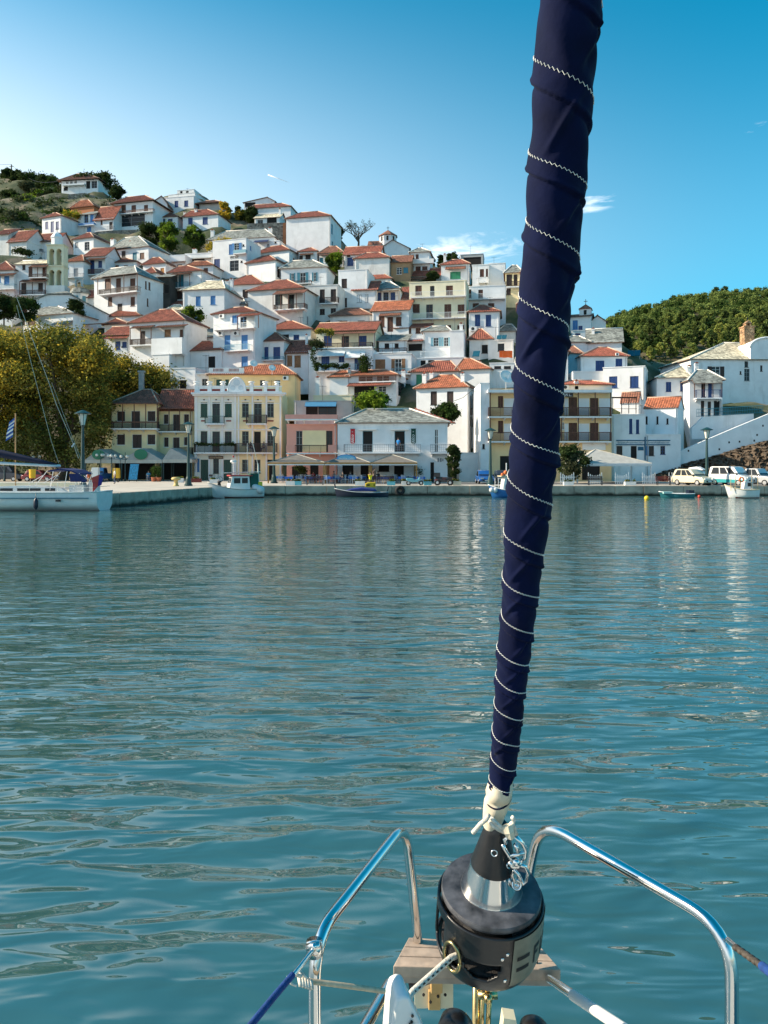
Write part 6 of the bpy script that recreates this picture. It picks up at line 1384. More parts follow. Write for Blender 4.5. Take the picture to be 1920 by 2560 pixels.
def limbs(h, r, seed, n=6, spread=.5, top=.9, lean=0):
    rg = random.Random(seed); mb = MB(); mb.tube([(0, 0, -.6), (lean*.2, 0, h*.25), (lean*.6, .02*h, h*.5)], [r*1.15, r*.9, r*.7], 8)
    for i in range(n):
        a = 2*math.pi*i/n+rg.uniform(-.4, .4); s = spread*rg.uniform(.6, 1.1); z0 = h*rg.uniform(.3, .5); z1 = h*top*rg.uniform(.75, 1)
        mb.tube([(lean*.5, .01*h, z0), (lean*.6+math.cos(a)*s*h*.45, math.sin(a)*s*h*.45, (z0+z1)/2), (lean*.7+math.cos(a)*s*h, math.sin(a)*s*h, z1)], [r*.5, r*.33, r*.1], 6)
    return mb
def blob(h, rx, rz, zc, n, seed, cr=(.25, .45)):
    rg = random.Random(seed); out = []
    for i in range(n):
        a = rg.uniform(0, 6.283); q = rg.uniform(0, 1)**.5; e = rg.uniform(-1, 1); k = math.sqrt(max(0, 1-e*e))
        out.append((math.cos(a)*rx*q*k, math.sin(a)*rx*q*k, zc+e*rz*.85, rg.uniform(*cr)*rx))
    return out
def tree(name, label, cat, loc, h, rx, rz, kinds, n, size, seed, group=None, zc=None, nclump=16, trunk_r=None, spread=.3, lean=0, cr=(.22, .42)):
    t = thing(name, label, cat, loc, rnd.uniform(0, 6), group); rx *= .82; h *= .93; rz *= .9; zc = zc*.93 if zc else None
    zc = h-rz if zc is None else zc; cl = blob(h, rx, rz, zc, nclump*2, seed, cr); sets = []; n = int(n*1.5)
    for i, k in enumerate(kinds):
        sub = cl if len(kinds) == 1 else cl[i::len(kinds)]; sets.append(leaves(sub, n//len(kinds), size, seed+i))
    link('crown', leafmesh('crown', sets, [LM[k] for k in kinds]), t)
    limbs(h, trunk_r or h*.03, seed, 5, spread, (zc+rz*.3)/h, lean).build('trunk', BARK, t, smooth=True); return t
def on_px(x, y, Y, sink=.3): p = PX(x, y, Y); p.z -= sink; return p
# the big plane tree
def plane_tree():
    O = Vector((-43.5, 103, .9)); t = thing('plane_tree', 'huge autumn plane tree with golden green crown at the left edge of the quay', 'tree', O)
    rg = random.Random(4); cl = []
    top = [(-60, 835), (0, 822), (60, 812), (115, 805), (160, 822), (220, 840), (270, 868), (310, 880), (345, 905), (390, 925), (432, 950)]
    for i in range(330):
        x = rg.uniform(-120, 425); yt = float(np.interp(x, [p[0] for p in top], [p[1] for p in top])); yb = float(np.interp(x, [-120, 200, 300, 430], [1172, 1165, 1060, 985])); y = yt+16+(yb-yt-16)*rg.uniform(0, 1)**1.15; Y = 103+rg.uniform(-5, 6) if x < 255 else 113+rg.uniform(-1.5, 3)
        p = PX(x, y, Y)-O; cl.append((p.x, p.y, p.z, rg.uniform(1.0, 2.2)))
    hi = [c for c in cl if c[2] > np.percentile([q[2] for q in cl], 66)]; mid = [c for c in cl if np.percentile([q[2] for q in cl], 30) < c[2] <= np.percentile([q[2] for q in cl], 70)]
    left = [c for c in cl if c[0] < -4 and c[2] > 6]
    gold = [c for i, c in enumerate(hi+left) if i % 2 == 0]  # golden leaves go on top and left: sunlight put into the autumn colour
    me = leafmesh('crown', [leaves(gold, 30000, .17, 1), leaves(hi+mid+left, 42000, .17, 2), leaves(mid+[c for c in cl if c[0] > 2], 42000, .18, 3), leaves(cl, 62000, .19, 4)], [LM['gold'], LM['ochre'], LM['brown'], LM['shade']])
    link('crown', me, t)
    mb = MB(); mb.tube([(0, 0, -.5), (.3, 0, 3), (0, .2, 6.5)], [.75, .6, .5], 10)
    for i in range(11):
        c = rg.choice(cl); mb.tube([(0, 0, rg.uniform(3, 6)), (c[0]*.5, c[1]*.5, 3+c[2]*.6), (c[0], c[1], c[2])], [.32, .2, .06], 6)
    mb.build('trunk', BARK, t, smooth=True)
plane_tree()
reg(0, 0, 1)
for i, (x, y, Y, h, rx, k, lb) in enumerate([
 (1428, 1196, 86, 4.2, 2.0, ('olive', 'dark'), 'bushy grey green olive tree in front of the cream hotel'),
 (1133, 1197, 88.5, 4.6, .95, ('dark',), 'tall dark ivy bush climbing beside the café corner'),
 (1117, 1054, 99, 2.7, 2.0, ('dark', 'mid'), 'dark round shrub in front of the grey white orange roofed house'),
 (932, 1035, 98, 3.4, 2.2, ('lime', 'lime', 'mid'), 'bright lime green shrub behind the slate roof of the café'),
 (418, 628, 172, 7.5, 3.0, ('lime', 'mid'), 'sunlit lime green tree on the terrace beside its darker neighbour'),
 (488, 628, 171, 6.8, 2.6, ('lime', 'dark', 'mid'), 'shorter green tree right of the lime green one'),
 (375, 620, 176, 6.5, 3.2, ('dark',), 'dark shaded tree at the end of the stone terrace wall'),
 (562, 556, 200, 6.0, 2.0, ('gold',), 'yellow autumn tree between the skyline houses'),
 (605, 556, 200, 5.5, 2.0, ('ochre', 'dark'), 'ochre green tree right of the yellow autumn tree'),
 (630, 558, 199, 4.6, 2.2, ('dark',), 'dark bush left of the rubble wall'),
 (455, 528, 214, 3.2, 3.0, ('dark', 'mid'), 'low dark hedge bush above the blue windowed house'),
 (838, 680, 160, 4.6, 2.0, ('lime', 'mid'), 'round bright green bush before the brown roofed teal window house'),
 (842, 612, 190, 5.2, 1.8, ('dark',), 'dark cypress shaped bush behind the tall blank house'),
 (480, 812, 130, 3.6, 2.0, ('mid', 'lime'), 'green bush against the big blue shuttered wall'),
 (10, 800, 128, 4.2, 3.0, ('dark',), 'dark shade tree at the left edge above the plane tree'),
 (60, 800, 127, 4.4, 2.6, ('dark', 'mid'), 'dark green tree left of the broad slate roof house'),
 (192, 800, 131, 3.8, 2.0, ('dark',), 'dark shrub on the slope below the slate domed church'),
 (1553, 887, 146, 5.4, 2.9, ('dark',), 'dark tree mass behind the solar panel at the foot of the wooded hill'),
 (1412, 930, 122, 3.6, 1.5, ('dark',), 'dark bush under the turquoise house beside the sail'),
 (1077, 674, 184, 4.2, 1.2, ('dark', 'mid'), 'dark conifer left of the brown rooftop room'),
 (1103, 676, 186, 4.4, 1.2, ('dark',), 'slim dark conifer between the slate hat house and the green garage house'),
 (1131, 672, 186, 4.6, 1.6, ('mid', 'dark'), 'leafy tree poking above the brown rooftop room'),
 (1082, 700, 155, 2.0, 1.4, ('dark',), 'small dark shrub on the wide red roof terrace'),
]):
    rz = h*.46
    tree('shrub' if h < 5 else 'garden_tree', lb, 'shrub' if h < 5 else 'tree', on_px(x, y, Y), h, rx, rz, k, int(2600+900*rx), .17 if Y < 140 else .22, 20+i, nclump=14, spread=.2)
# bare tree on the skyline
bt = thing('bare_tree', 'nearly bare spreading tree silhouetted on the skyline', 'tree', on_px(895, 622, 190)); rg = random.Random(9); mb = MB(); tips = []
mb.tube([(0, 0, -1), (.2, 0, 2), (.1, .1, 3.4)], [.32, .24, .2], 7)
for i in range(11):
    a = rg.uniform(0, 6.28); L = rg.uniform(2.2, 4.4); p1 = Vector((math.cos(a)*L*.45, math.sin(a)*L*.45, rg.uniform(3.8, 5))); p2 = Vector((math.cos(a)*L, math.sin(a)*L, rg.uniform(4.6, 6.6)))
    mb.tube([(.1, .1, rg.uniform(2, 3.4)), p1, p2], [.15, .1, .04], 5)
    for j in range(6):
        e = p1.lerp(p2, rg.uniform(.2, 1))+Vector((rg.uniform(-1.1, 1.1), rg.uniform(-1.1, 1.1), rg.uniform(.1, 1.1))); mb.tube([p1.lerp(p2, rg.uniform(.1, .8)), e], [.06, .02], 4); tips.append((e.x, e.y, e.z, .42))
mb.build('trunk', BARK, bt); link('crown', leafmesh('crown', [leaves(tips, 900, .13, 77)], [LM['dark']]), bt)
# scrub and pines on the green hill at the upper left
HILLK = []
for i, (x, y, Y, h, rx, k) in enumerate([(40,455,276,5,3.5,('dark',)),(75,460,274,5,4,('dark','mid')),(110,478,268,6.5,4.2,('dark',)),(125,475,266,6,3.5,('dark','mid')),(20,448,280,4.5,3,('dark',)),(225,480,244,6.5,5.5,('dark',)),(255,478,244,6.5,5,('dark',)),(292,492,238,4.2,2.5,('dark',)),(160,492,250,4,4,('olive','mid')),
  (95,508,244,6,2.6,('lime','olive')),(65,530,232,6,4.4,('olive','lime')),(70,478,262,4.5,3,('olive',)),(28,500,250,4,4,('dark',)),(10,530,238,4.5,4,('mid','dark')),(120,535,228,4,4.5,('dark',)),(140,550,220,4,3.5,('dark','olive')),(45,600,196,8.5,5.5,('mid','olive')),(15,615,194,6.5,3.8,('dark','mid')),(80,610,196,7,3.2,('dark','olive')),(105,570,212,3.6,3,('olive','lime')),(160,530,228,3.6,4,('dark',)),(175,560,215,5,2.6,('dark',)),(20,575,214,4.5,4,('mid','olive')),(0,560,222,5,4,('dark',)),(150,515,240,4,4,('dark','mid')),(195,520,236,4,4,('dark',)),(50,560,218,3.5,3.5,('dark','olive')),(115,500,250,4,4,('dark','mid'))]):
    z = on_px(x, y, Y, .8); kd = {'dark': 'dark green', 'olive': 'grey olive', 'mid': 'mid green', 'lime': 'sunlit lime green'}[k[0]]; t = tree('hillside_tree', kd+' scrubby tree on the slope under the hilltop villa', 'tree', z, h, rx, h*.45, k, 2400, .36, 60+i, kd+' trees on the slope under the hilltop villa', spread=.2)
# pines on the far hill: a few prototypes, some coloured as if sunlit, copied one by one
protos = []
for i in range(5):
    h = (8.5, 10, 7, 9, 11)[i]; rx = (2.9, 2.8, 3.0, 2.5, 3.2)[i]
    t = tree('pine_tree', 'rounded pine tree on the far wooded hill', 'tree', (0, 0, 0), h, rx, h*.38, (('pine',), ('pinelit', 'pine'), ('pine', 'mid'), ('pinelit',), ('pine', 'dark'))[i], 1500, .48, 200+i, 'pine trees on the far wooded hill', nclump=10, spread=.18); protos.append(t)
rg = random.Random(12); spots = []
for k in range(60000):
    X, Y = rg.uniform(70, 330), rg.uniform(350, 566); px_ = 960+X/Y*F
    if not 1440 < px_ < 2010: continue
    dens = 1 if Y > 385 else .35
    if rg.random() > dens: continue
    if all((X-a)**2+(Y-b)**2 > 27 for a, b in spots): spots.append((X, Y))
    if len(spots) >= 2600: break
vis = sorted(spots, key=lambda s: s[1]); big = vis[:262]+vis[262:][-30:]; rest = [s for s in vis if s not in set(big)]
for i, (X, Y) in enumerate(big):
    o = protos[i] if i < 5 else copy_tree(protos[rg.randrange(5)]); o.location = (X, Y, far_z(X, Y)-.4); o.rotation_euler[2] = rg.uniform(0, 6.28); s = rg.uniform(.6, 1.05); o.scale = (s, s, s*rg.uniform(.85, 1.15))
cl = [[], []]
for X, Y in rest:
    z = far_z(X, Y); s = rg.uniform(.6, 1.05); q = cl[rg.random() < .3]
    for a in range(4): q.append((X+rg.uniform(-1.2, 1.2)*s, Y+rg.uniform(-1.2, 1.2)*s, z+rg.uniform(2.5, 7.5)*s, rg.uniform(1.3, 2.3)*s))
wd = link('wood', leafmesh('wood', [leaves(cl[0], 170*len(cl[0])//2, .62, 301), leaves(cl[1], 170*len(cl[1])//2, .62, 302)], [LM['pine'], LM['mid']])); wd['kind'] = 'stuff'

sc = [[], [], []]; rg = random.Random(33)
for k in range(1500):
    X, Y = (rg.uniform(-155, -62), rg.uniform(186, 296)) if k < 1250 else (rg.uniform(42, 100), rg.uniform(132, 190))
    s_ = rg.uniform(.4, 1.3); z = GZ(X, Y)
    if k < 1250 and (abs(X+100) < 9 and abs(Y-242) < 10): continue
    if any((X-b[0])**2+(Y-b[1])**2 < 30 for b in BASES): continue
    sc[rg.randrange(3)].append((X, Y, z+s_*.35, s_))
sb = link('scrub', leafmesh('scrub', [leaves(c, 34*len(c), .28, 400+i) for i, c in enumerate(sc)], [LM['dark'], LM['olive'], LM['mid']])); sb['kind'] = 'stuff'
# ------------------------------------------------------------------ life on the quay
reg(0, 0, 1)
LGREEN = mat('dark_green_lamp_paint', (.010, .045, .045), .45, .1, 3)
LAMPG = mat('frosted_lamp_glass', (.72, .70, .62), .35, .04)
def street_lamp(label, x, Y, ztop=7.25):
    X = (x-960)/F*Y; h = ztop-QZ; t = thing('street_lamp', label, 'street lamp', (X, Y, QZ), 0, 'tall green street lamps along the quay'); b = MB()
    b.lathe([(0, .42), (.12, .42), (.2, .33), (.75, .26), (.85, .2), (1.0, .17), (h*.6, .12), (h-1.25, .09), (h-1.2, .14), (h-1.12, .14)], (0, 0, 0), (0, 0, 1), 14); b.build('post', LGREEN, t, smooth=False)
    b = MB(); b.lathe([(h-1.12, .16), (h-.28, .33)], (0, 0, 0), (0, 0, 1), 6); g = b.build('lantern', LAMPG, t)
    b = MB()
    for k in range(6):
        a = 2*math.pi*k/6; b.tube([(math.cos(a)*.165, math.sin(a)*.165, h-1.12), (math.cos(a)*.338, math.sin(a)*.338, h-.28)], .02, 4)
    b.build('bars', LGREEN, g)
    b = MB(); b.lathe([(h-.28, .60), (h-.24, .62), (h-.10, .34), (h-.02, .16), (h+.02, .05)], (0, 0, 0), (0, 0, 1), 16); b.build('cap', LGREEN, t); return t
street_lamp('green street lamp between the moored white yacht and the plane tree', 207, 58, 7.3)
street_lamp('green street lamp standing near the pier edge before the yellow houses', 471, 76.8, 7.45)
street_lamp('green street lamp in front of the mansion corner and pink house', 685, 87, 7.5)
street_lamp('green street lamp beside the blue car left of the furled sail', 1226, 80.5, 7.0)
street_lamp('green street lamp among the parked cars below the stair wall', 1767, 78, 6.95)
def globe_lamp(label, x, y, ztop, Y, n=3):
    X = (x-960)/F*Y; h = ztop-QZ; t = thing('globe_lamp', label, 'lamp', (X, Y, QZ), rnd.uniform(0, 3), 'small globe lamps by the green sign café'); b = MB()
    b.lathe([(0, .16), (.3, .12), (.4, .07), (h-.6, .05), (h, .03)], (0, 0, 0), (0, 0, 1), 8)
    ps = []
    for k in range(n):
        a = 2*math.pi*k/n; c, s_ = math.cos(a)*.5, math.sin(a)*.5; b.tube([(0, 0, h-.9), (c*.6, s_*.6, h-.95), (c, s_, h-.7)], .03, 5); ps.append((c, s_, h-.55))
    b.build('post', LGREEN, t, smooth=True)
    for p in ps: b = MB(); b.sphere(p, .19, 10); b.build('globe', LAMPG, t, smooth=True)
for lb, x, zt, Y in (('three armed globe lamp nearest the yacht stern in front of the first green oval sign', 252, 4.9, 98), ('globe lamp between the two green oval signs beside the yellow container', 279, 4.8, 97), ('globe lamp left of the blue menu board', 313, 4.7, 97), ('globe lamp half hidden behind the yacht boom', 94, 4.7, 100), ('double globe lamp at the far left edge behind the sail cover', 11, 5.0, 96)): globe_lamp(lb, x, 0, zt, Y)

# café canopies with green oval signs
CREAMC = mat('cream_canopy_cloth', (.52, .49, .42), .85, .1, 1.5)
def gable_canopy(label, x0, x1, xa, yap, ye, Y, dp, m, sign=True, grp='canopies of the green sign café'):
    z0, za = PX(x0, ye, Y).z, PX(xa, yap, Y).z; X0, X1, XA = PX(x0, 0, Y).x, PX(x1, 0, Y).x, PX(xa, 0, Y).x
    t = thing('cafe_canopy', label, 'canopy', (X0, Y, QZ), 0, grp); w = X1-X0; a = XA-X0; ze, zp = z0-QZ, za-QZ
    mb = MB(); f = [(0, 0, ze), (w, 0, ze), (a, .2, zp), (a, dp, zp+.1), (0, dp, ze+.1), (w, dp, ze+.1)]
    mb.faces(f, [(0,1,2), (0,2,3,4), (2,1,5,3), (4,3,5)]); mb.build('fabric', m, t)
    mb = MB(); mb.box(-.02, -.05, ze-.45, w+.02, -.02, ze-.005); mb.box(w-.02, -.015, ze-.42, w+.01, dp, ze-.03); mb.build('valance', CREAMC, t)
    mb = MB()
    for u in (0, w-.14):
        for v in (.02, dp-.2): mb.box(u, v, 0, u+.14, v+.14, ze-.01)
    mb.box(.145, .04, ze-.12, w-.145, .12, ze-.01); mb.build('post', LGREEN, t)
    if sign:
        mb = MB(); c = (a, -.12, ze+(zp-ze)*.47); n_ = 24; r = (zp-ze)*.46
        mb.prism([(c[0]+r*1.25*math.cos(6.2832*i/n_), c[2]+r*math.sin(6.2832*i/n_)) for i in range(n_)], -.16, -.08); mb.build('oval_sign', mat('sign_green', (.006, .16, .08), .5, .05), t)
    return t
reg(0, 960, .2652)
gable_canopy('cream gabled café canopy with green oval sign nearest the yacht', sx(800), sx(1132), sx(930), sy(612), sy(714), 99, 5, CLOTH['E'])
gable_canopy('cream gabled café canopy with green oval sign behind the blue menu board', sx(1140), sx(1525), sx(1330), sy(606), sy(714), 99, 5, CLOTH['E'])
reg(240, 900, .3134)
gable_canopy('plain cream café canopy without sign beside the mansion door', sx(532), sx(765), sx(590), sy(702), sy(792), 99, 5, CLOTH['E'], False)
# shade behind the canopies: dark sheets set in the ground floors of the yellow houses
# hip canopies of the white café
def hip_canopy(label, x0, x1, xa, yap, ye, Y, dp, m, wood, grp, blue=False, ybot=None):
    X0, X1, XA = PX(x0, 0, Y).x, PX(x1, 0, Y).x, PX(xa, 0, Y).x; ze = PX(0, ye, Y).z-QZ; zp = PX(0, yap, Y+dp/2).z-QZ
    t = thing('cafe_canopy', label, 'canopy', (X0, Y, QZ), 0, grp); w = X1-X0; a = XA-X0
    mb = MB(); mb.faces([(0, 0, ze), (w, 0, ze), (w, dp, ze), (0, dp, ze), (a, dp/2, zp)], [(0,1,4), (1,2,4), (2,3,4), (3,0,4)]); mb.build('fabric', m, t)
    mb = MB(); mb.tube([(0, 0, ze+.03), (a, dp/2, zp+.03), (w, 0, ze+.03)], .035, 5); mb.tube([(w, dp, ze+.03), (a, dp/2, zp+.03), (0, dp, ze+.03)], .035, 5); mb.build('seam', CREAMC, t)
    mb = MB(); mb.box(0, -.06, ze-.16, w, -.001, ze+.02); mb.box(w-.06, 0, ze-.16, w, dp, ze-.01); mb.build('beam', wood, t)
    mb = MB(); mb.box(.01, -.03, ze-.30, w-.01, -.012, ze-.165); mb.build('valance', CLOTH['W'], t)
    mb = MB()
    for u in (0.0, w-.16):
        for v in (.0, dp-.16): mb.box(u+.005, v+.003, 0, u+.155, v+.155, ze-.165)
    mb.build('post', wood, t)
    if blue:
        mb = MB(); n_ = 24; c = (a-.05, ze+(zp-ze)*.48); mb.prism([(c[0]+1.15*math.cos(6.2832*i/n_), c[1]+.48*math.sin(6.2832*i/n_)) for i in range(n_)], dp*.18, dp*.21); s_ = mb.build('oval_sign', PAINT['b'], t)
        mb = MB(); mb.prism([(c[0]+1.03*math.cos(6.2832*i/n_), c[1]+.38*math.sin(6.2832*i/n_)) for i in range(n_)], dp*.17, dp*.179); mb.build('sign_face', mat('sign_sky', (.15, .45, .65), .5, .05), s_)
        o, ww = letters('lettering', 'molos café', .34, PAINT['w'], s_, (c[0]-.85, dp*.165, c[1]-.1)); o.rotation_euler = (R(90), 0, 0); o.scale.x = 1.7/max(.1, ww)
    return t
OW = mat('orange_wood_beam', (.40, .20, .05), .6, .2, 5)
reg(660, 960, .3496)
hip_canopy('grey brown pyramid canopy in front of the pink house', sx(25), sx(432), sx(215), sy(503), sy(562), 86.5, 5.2, CLOTH['Z'], OW, 'pyramid canopies of the white café')
hip_canopy('grey brown pyramid canopy with blue oval sign in the middle of the café', sx(434), sx(758), sx(590), sy(503), sy(562), 86.5, 5.2, CLOTH['Z'], OW, 'pyramid canopies of the white café', True)
hip_canopy('grey brown pyramid canopy below the green banner', sx(760), sx(1096), sx(920), sy(506), sy(562), 86.5, 5.2, CLOTH['Z'], OW, 'pyramid canopies of the white café')
reg(1380, 1000, .3255)
hip_canopy('large white hip canopy between the cream hotel and the stair wall', sx(190), sx(768), sx(400), sy(380), sy(488), 86.5, 7, CLOTH['E'], WHITEMETAL, None)

# ---- furniture
def at(x, Y, z=QZ): return Vector(((x-960)/F*Y, Y, z))
CHW = mat('pale_blue_grey_chair_paint', (.42, .47, .52), .6, .15, 6); TBL = mat('blue_tablecloth', (.03, .14, .50), .8, .1, 3)
def make_chair(m):
    t = thing('cafe_chair', 'c', 'chair'); b = MB(); b.box(-.22, -.22, .43, .22, .22, .47); b.build('seat', m, t)
    for u in (-.21, .17):
        for v, h in ((-.21, .43), (.17, .95)):
            b = MB(); b.box(u, v, 0, u+.04, v+.04, h-.001); b.build('leg', m, t)
    b = MB()
    for z in (.6, .74, .88): b.box(-.17, .18, z, .17, .20, z+.06)
    b.build('backrest', m, t); return t
def make_table(m, cloth):
    t = thing('cafe_table', 't', 'table'); b = MB(); b.box(-.42, -.42, .71, .42, .42, .75); b.build('tabletop', m, t)
    for u in (-.38, .33):
        for v in (-.38, .33): b = MB(); b.box(u, v, 0, u+.05, v+.05, .709); b.build('leg', m, t)
    b = MB(); b.box(-.45, -.45, .752, .45, .45, .76); b.box(-.45, -.46, .50, .45, -.452, .755); b.box(-.46, -.45, .5, -.452, .45, .755); b.box(.452, -.45, .5, .46, .45, .755); b.build('cloth', cloth, t); return t
cproto, tproto = make_chair(CHW), make_table(CHW, TBL); fc, ft = True, True
slots = [(700, 89.5), (722, 86), (748, 90), (772, 87), (792, 89.6), (818, 86.2), (842, 88), (866, 90), (884, 86.4), (906, 89), (940, 88), (962, 86.3), (984, 89.6), (1006, 87), (1030, 88.6), (1052, 86.6)]
where = ['under the left canopy', 'under the blue oval sign', 'below the green banner']
for i, (x, Y) in enumerate(slots):
    w_ = where[0] if x < 811 else where[1] if x < 925 else where[2]
    t = tproto if ft else copy_tree(tproto); ft = False; t.location = at(x, Y); t.rotation_euler[2] = rnd.uniform(-.2, .2); t['label'] = 'small café table with bright blue cloth '+w_; t['group'] = 'café tables '+w_
    for a in (0, 1, 2, 3):
        if rnd.random() < .18: continue
        c = cproto if fc else copy_tree(cproto); fc = False; ang = a*math.pi/2+rnd.uniform(-.25, .25); c.location = at(x, Y)+Vector((math.sin(ang)*.72, -math.cos(ang)*.72, 0)); c.rotation_euler[2] = ang+math.pi; c['label'] = 'pale grey ladder back chair at a blue table '+w_; c['group'] = 'café chairs '+w_
PLW = mat('white_planter', (.70, .71, .70), .7, .08, 3); PLT = mat('teal_planter', (.12, .42, .50), .7, .08, 3)
def planter(label, x0, x1, Y, h, m, flowers='mid', grp=None):
    a, b_ = at(x0, Y), at(x1, Y); w = b_.x-a.x; t = thing('planter', label, 'planter', a, 0, grp); b = MB(); b.box(0, 0, 0, w, .45, h); b.box(-.03, -.03, h-.06, w+.03, -.001, h+.02); b.build('box', m, t)
    rg = np.random.default_rng(int(x0)); cl = [(rg.uniform(.1, w-.1), .22, h+.1, .16) for _ in range(max(4, int(w*5)))]; link('plants', leafmesh('plants', [leaves(cl, 260, .06, int(x0)), leaves(cl, 60, .05, int(x0)+1)], [LM['mid'], LM['gold']]), t)
planter('long white planter box beside the green street lamp at the pink house', 715, 737, 79, .42, PLW); planter('teal planter box joined to the white one by the pink house', 737.5, 753, 79, .40, PLT)
planter('white planter box left of the yellow shirted man', 888, 912, 78.5, .42, PLW); planter('teal planter box right of the yellow shirted man', 968, 988, 78.6, .38, PLT); planter('white planter box behind the teal scooter', 1004, 1027, 78.5, .42, PLW); planter('teal planter box right of the teal scooter', 1060, 1079, 78.5, .38, PLT)
planter('low cream planter box right of the red quad bike', 1131, 1153, 79, .4, mat('cream_planter', (.6, .55, .42), .8, .1)); planter('white flower trough in front of the bicycle', 524, 545, 88, .40, PLW); planter('white flower trough left of the third canopy post', 437, 458, 90, .5, PLW)
planter('dark red planter bench with shrubs by the mansion doors', 478, 502, 91, .45, mat('dark_red_planter', (.18, .03, .025), .7, .1)); planter('white planter box in front of the olive tree', 1410, 1434, 78.4, .36, PLW); planter('yellow flowered pot box near the red bench', 1563, 1590, 78.6, .36, PLW)
def bench(label, x0, x1, Y, m):
    a, b_ = at(x0, Y), at(x1, Y); w = b_.x-a.x; t = thing('bench', label, 'bench', a)
    for i in range(3): b = MB(); b.box(0, .12*i, .42, w, .12*i+.10, .46); b.build('slat', m, t)
    for i in range(3): b = MB(); b.box(0, .40+.03*i, .55+.13*i, w, .43+.03*i, .65+.13*i); b.build('slat', m, t)
    for u in (.1, w-.16): b = MB(); b.box(u, .0, 0, u+.06, .06, .419); b.box(u, .34, 0, u+.06, .395, .95); b.build('leg', IRON, t)
BR = mat('dark_red_bench', (.06, .018, .02), .6, .15, 4)
bench('long dark bench under the first pyramid canopy post', 764, 810, 79, BR); bench('long dark bench right of the yellow shirted man', 930, 986, 79.5, BR); bench('dark slatted bench at the picket fence by the hotel', 1470, 1509, 78.5, PAINT['k']); bench('red slatted bench left of the cream minivan', 1642, 1680, 79, mat('red_bench', (.22, .03, .02), .6, .1))
def fence(label, x0, x1, Y):
    a, b_ = at(x0, Y), at(x1, Y); w = b_.x-a.x; t = thing('picket_fence', label, 'fence', a, 0, 'white picket fence panels'); n = max(3, int(w/.19))
    for i in range(n):
        u = w*i/n; k = abs(i-(n-1)/2)/((n-1)/2+.01); h = .95+.35*k*k; b = MB(); b.prism([(u, 0.05), (u+.09, .05), (u+.09, h-.06), (u+.045, h), (u, h-.06)], 0, .025); b.build('picket', PAINT['w'], t)
    b = MB(); b.box(-.02, .026, .25, w, .06, .33); b.box(-.02, .026, .72, w, .06, .8); b.build('rail', PAINT['w'], t)
for lb, x0, x1 in (('white picket fence panel behind the olive tree', 1401, 1438), ('white picket fence panel behind the dark slatted bench', 1470, 1508), ('white picket fence panel split around a blue board', 1538, 1575), ('white picket fence panel left of the red bench', 1606, 1641), ('short white picket fence panel next to the cream minivan', 1672, 1683)): fence(lb, x0, x1, 83)
# menu board, gas container, pots, bollard, buoys, tyre
def simple(name, label, cat, o): o.name = name; return tag(o, label, cat)
mb_t = thing('menu_board', 'tall bright blue menu board leaning at the café entrance', 'menu board', at(332, 95)); b = MB(); b.prism([(-.55, .25), (.5, .25), (.75, 2.2), (-.3, 2.2)], 0, .08); b.build('panel', mat('menu_blue', (.03, .27, .50), .6, .5, 6), mb_t); b = MB(); b.box(-.5, .1, 0, -.42, .16, 1.4); b.box(.4, .1, 0, .48, .16, 1.4); b.build('leg', IRON, mb_t)
for lb, x in (('clipped green shrub in a terracotta pot left of its twin at the canopy post', 385), ('clipped green shrub in a terracotta pot right of its twin at the canopy post', 397)):
    t = thing('potted_shrub', lb, 'potted plant', at(x, 95)); b = MB(); b.lathe([(0, .26), (.5, .36), (.55, .38), (.52, .30)], (0, 0, 0), (0, 0, 1), 12); b.build('pot', TILE['o'], t); link('shrub', leafmesh('shrub', [leaves([(0, 0, .8+.22*i, .33) for i in range(5)], 900, .07, x)], [LM['mid']]), t)
t = thing('mooring_bollard', 'cream yellow iron bollard on the sunlit pier', 'bollard', at(440, 75.6)); b = MB(); b.lathe([(0, .30), (.08, .30), (.12, .22), (.55, .18), (.62, .42), (.72, .46), (.84, .42), (.90, .3)], (0, 0, 0), (0, 0, 1), 16); b.build('body', mat('bollard_yellow', (.50, .38, .14), .6, .25, 5), t, smooth=True)
t = thing('bollard', 'low round bollard on the pier beside the fishing boat bow', 'bollard', at(548, 77.2)); b = MB(); b.lathe([(0, .2), (.3, .14), (.36, .24), (.46, .2)], (0, 0, 0), (0, 0, 1), 12); b.build('body', IRON, t, smooth=True)
t = thing('tyre_fender', 'big black tyre hanging on the quay wall as a fender', 'tyre', at(1000, 76, .55)); b = MB(); b.tube([(math.cos(a)*.33, 0, math.sin(a)*.33) for a in np.linspace(0, 2*math.pi, 25)], .17, 10, cap=False); b.build('tyre', mat('tyre_rubber', (.012, .012, .013), .8, .2, 5), t, smooth=True); b = MB(); b.tube([(0, .05, .4), (0, .12, .55)], .02, 5); b.build('rope', ROPEW, t)
def buoy(label, x, y, r, col, nm):
    Y = YG(y, 0); t = thing('mooring_buoy', label, 'buoy', at(x, Y, 0)); b = MB(); b.sphere((0, 0, r*.55), r, 14); b.build('float', mat(nm, col, .4, .05), t, smooth=True); b = MB(); b.tube([(0, 0, r*1.5), (0, 0, r*1.8)], .04, 6); b.build('eye', IRON, t)
buoy('yellow mooring buoy floating left of the teal dinghy', 1617, 1249, .23, (.75, .50, .01), 'yellow_buoy'); buoy('small red buoy floating right of the teal dinghy', 1748, 1243, .14, (.65, .05, .02), 'red_buoy')

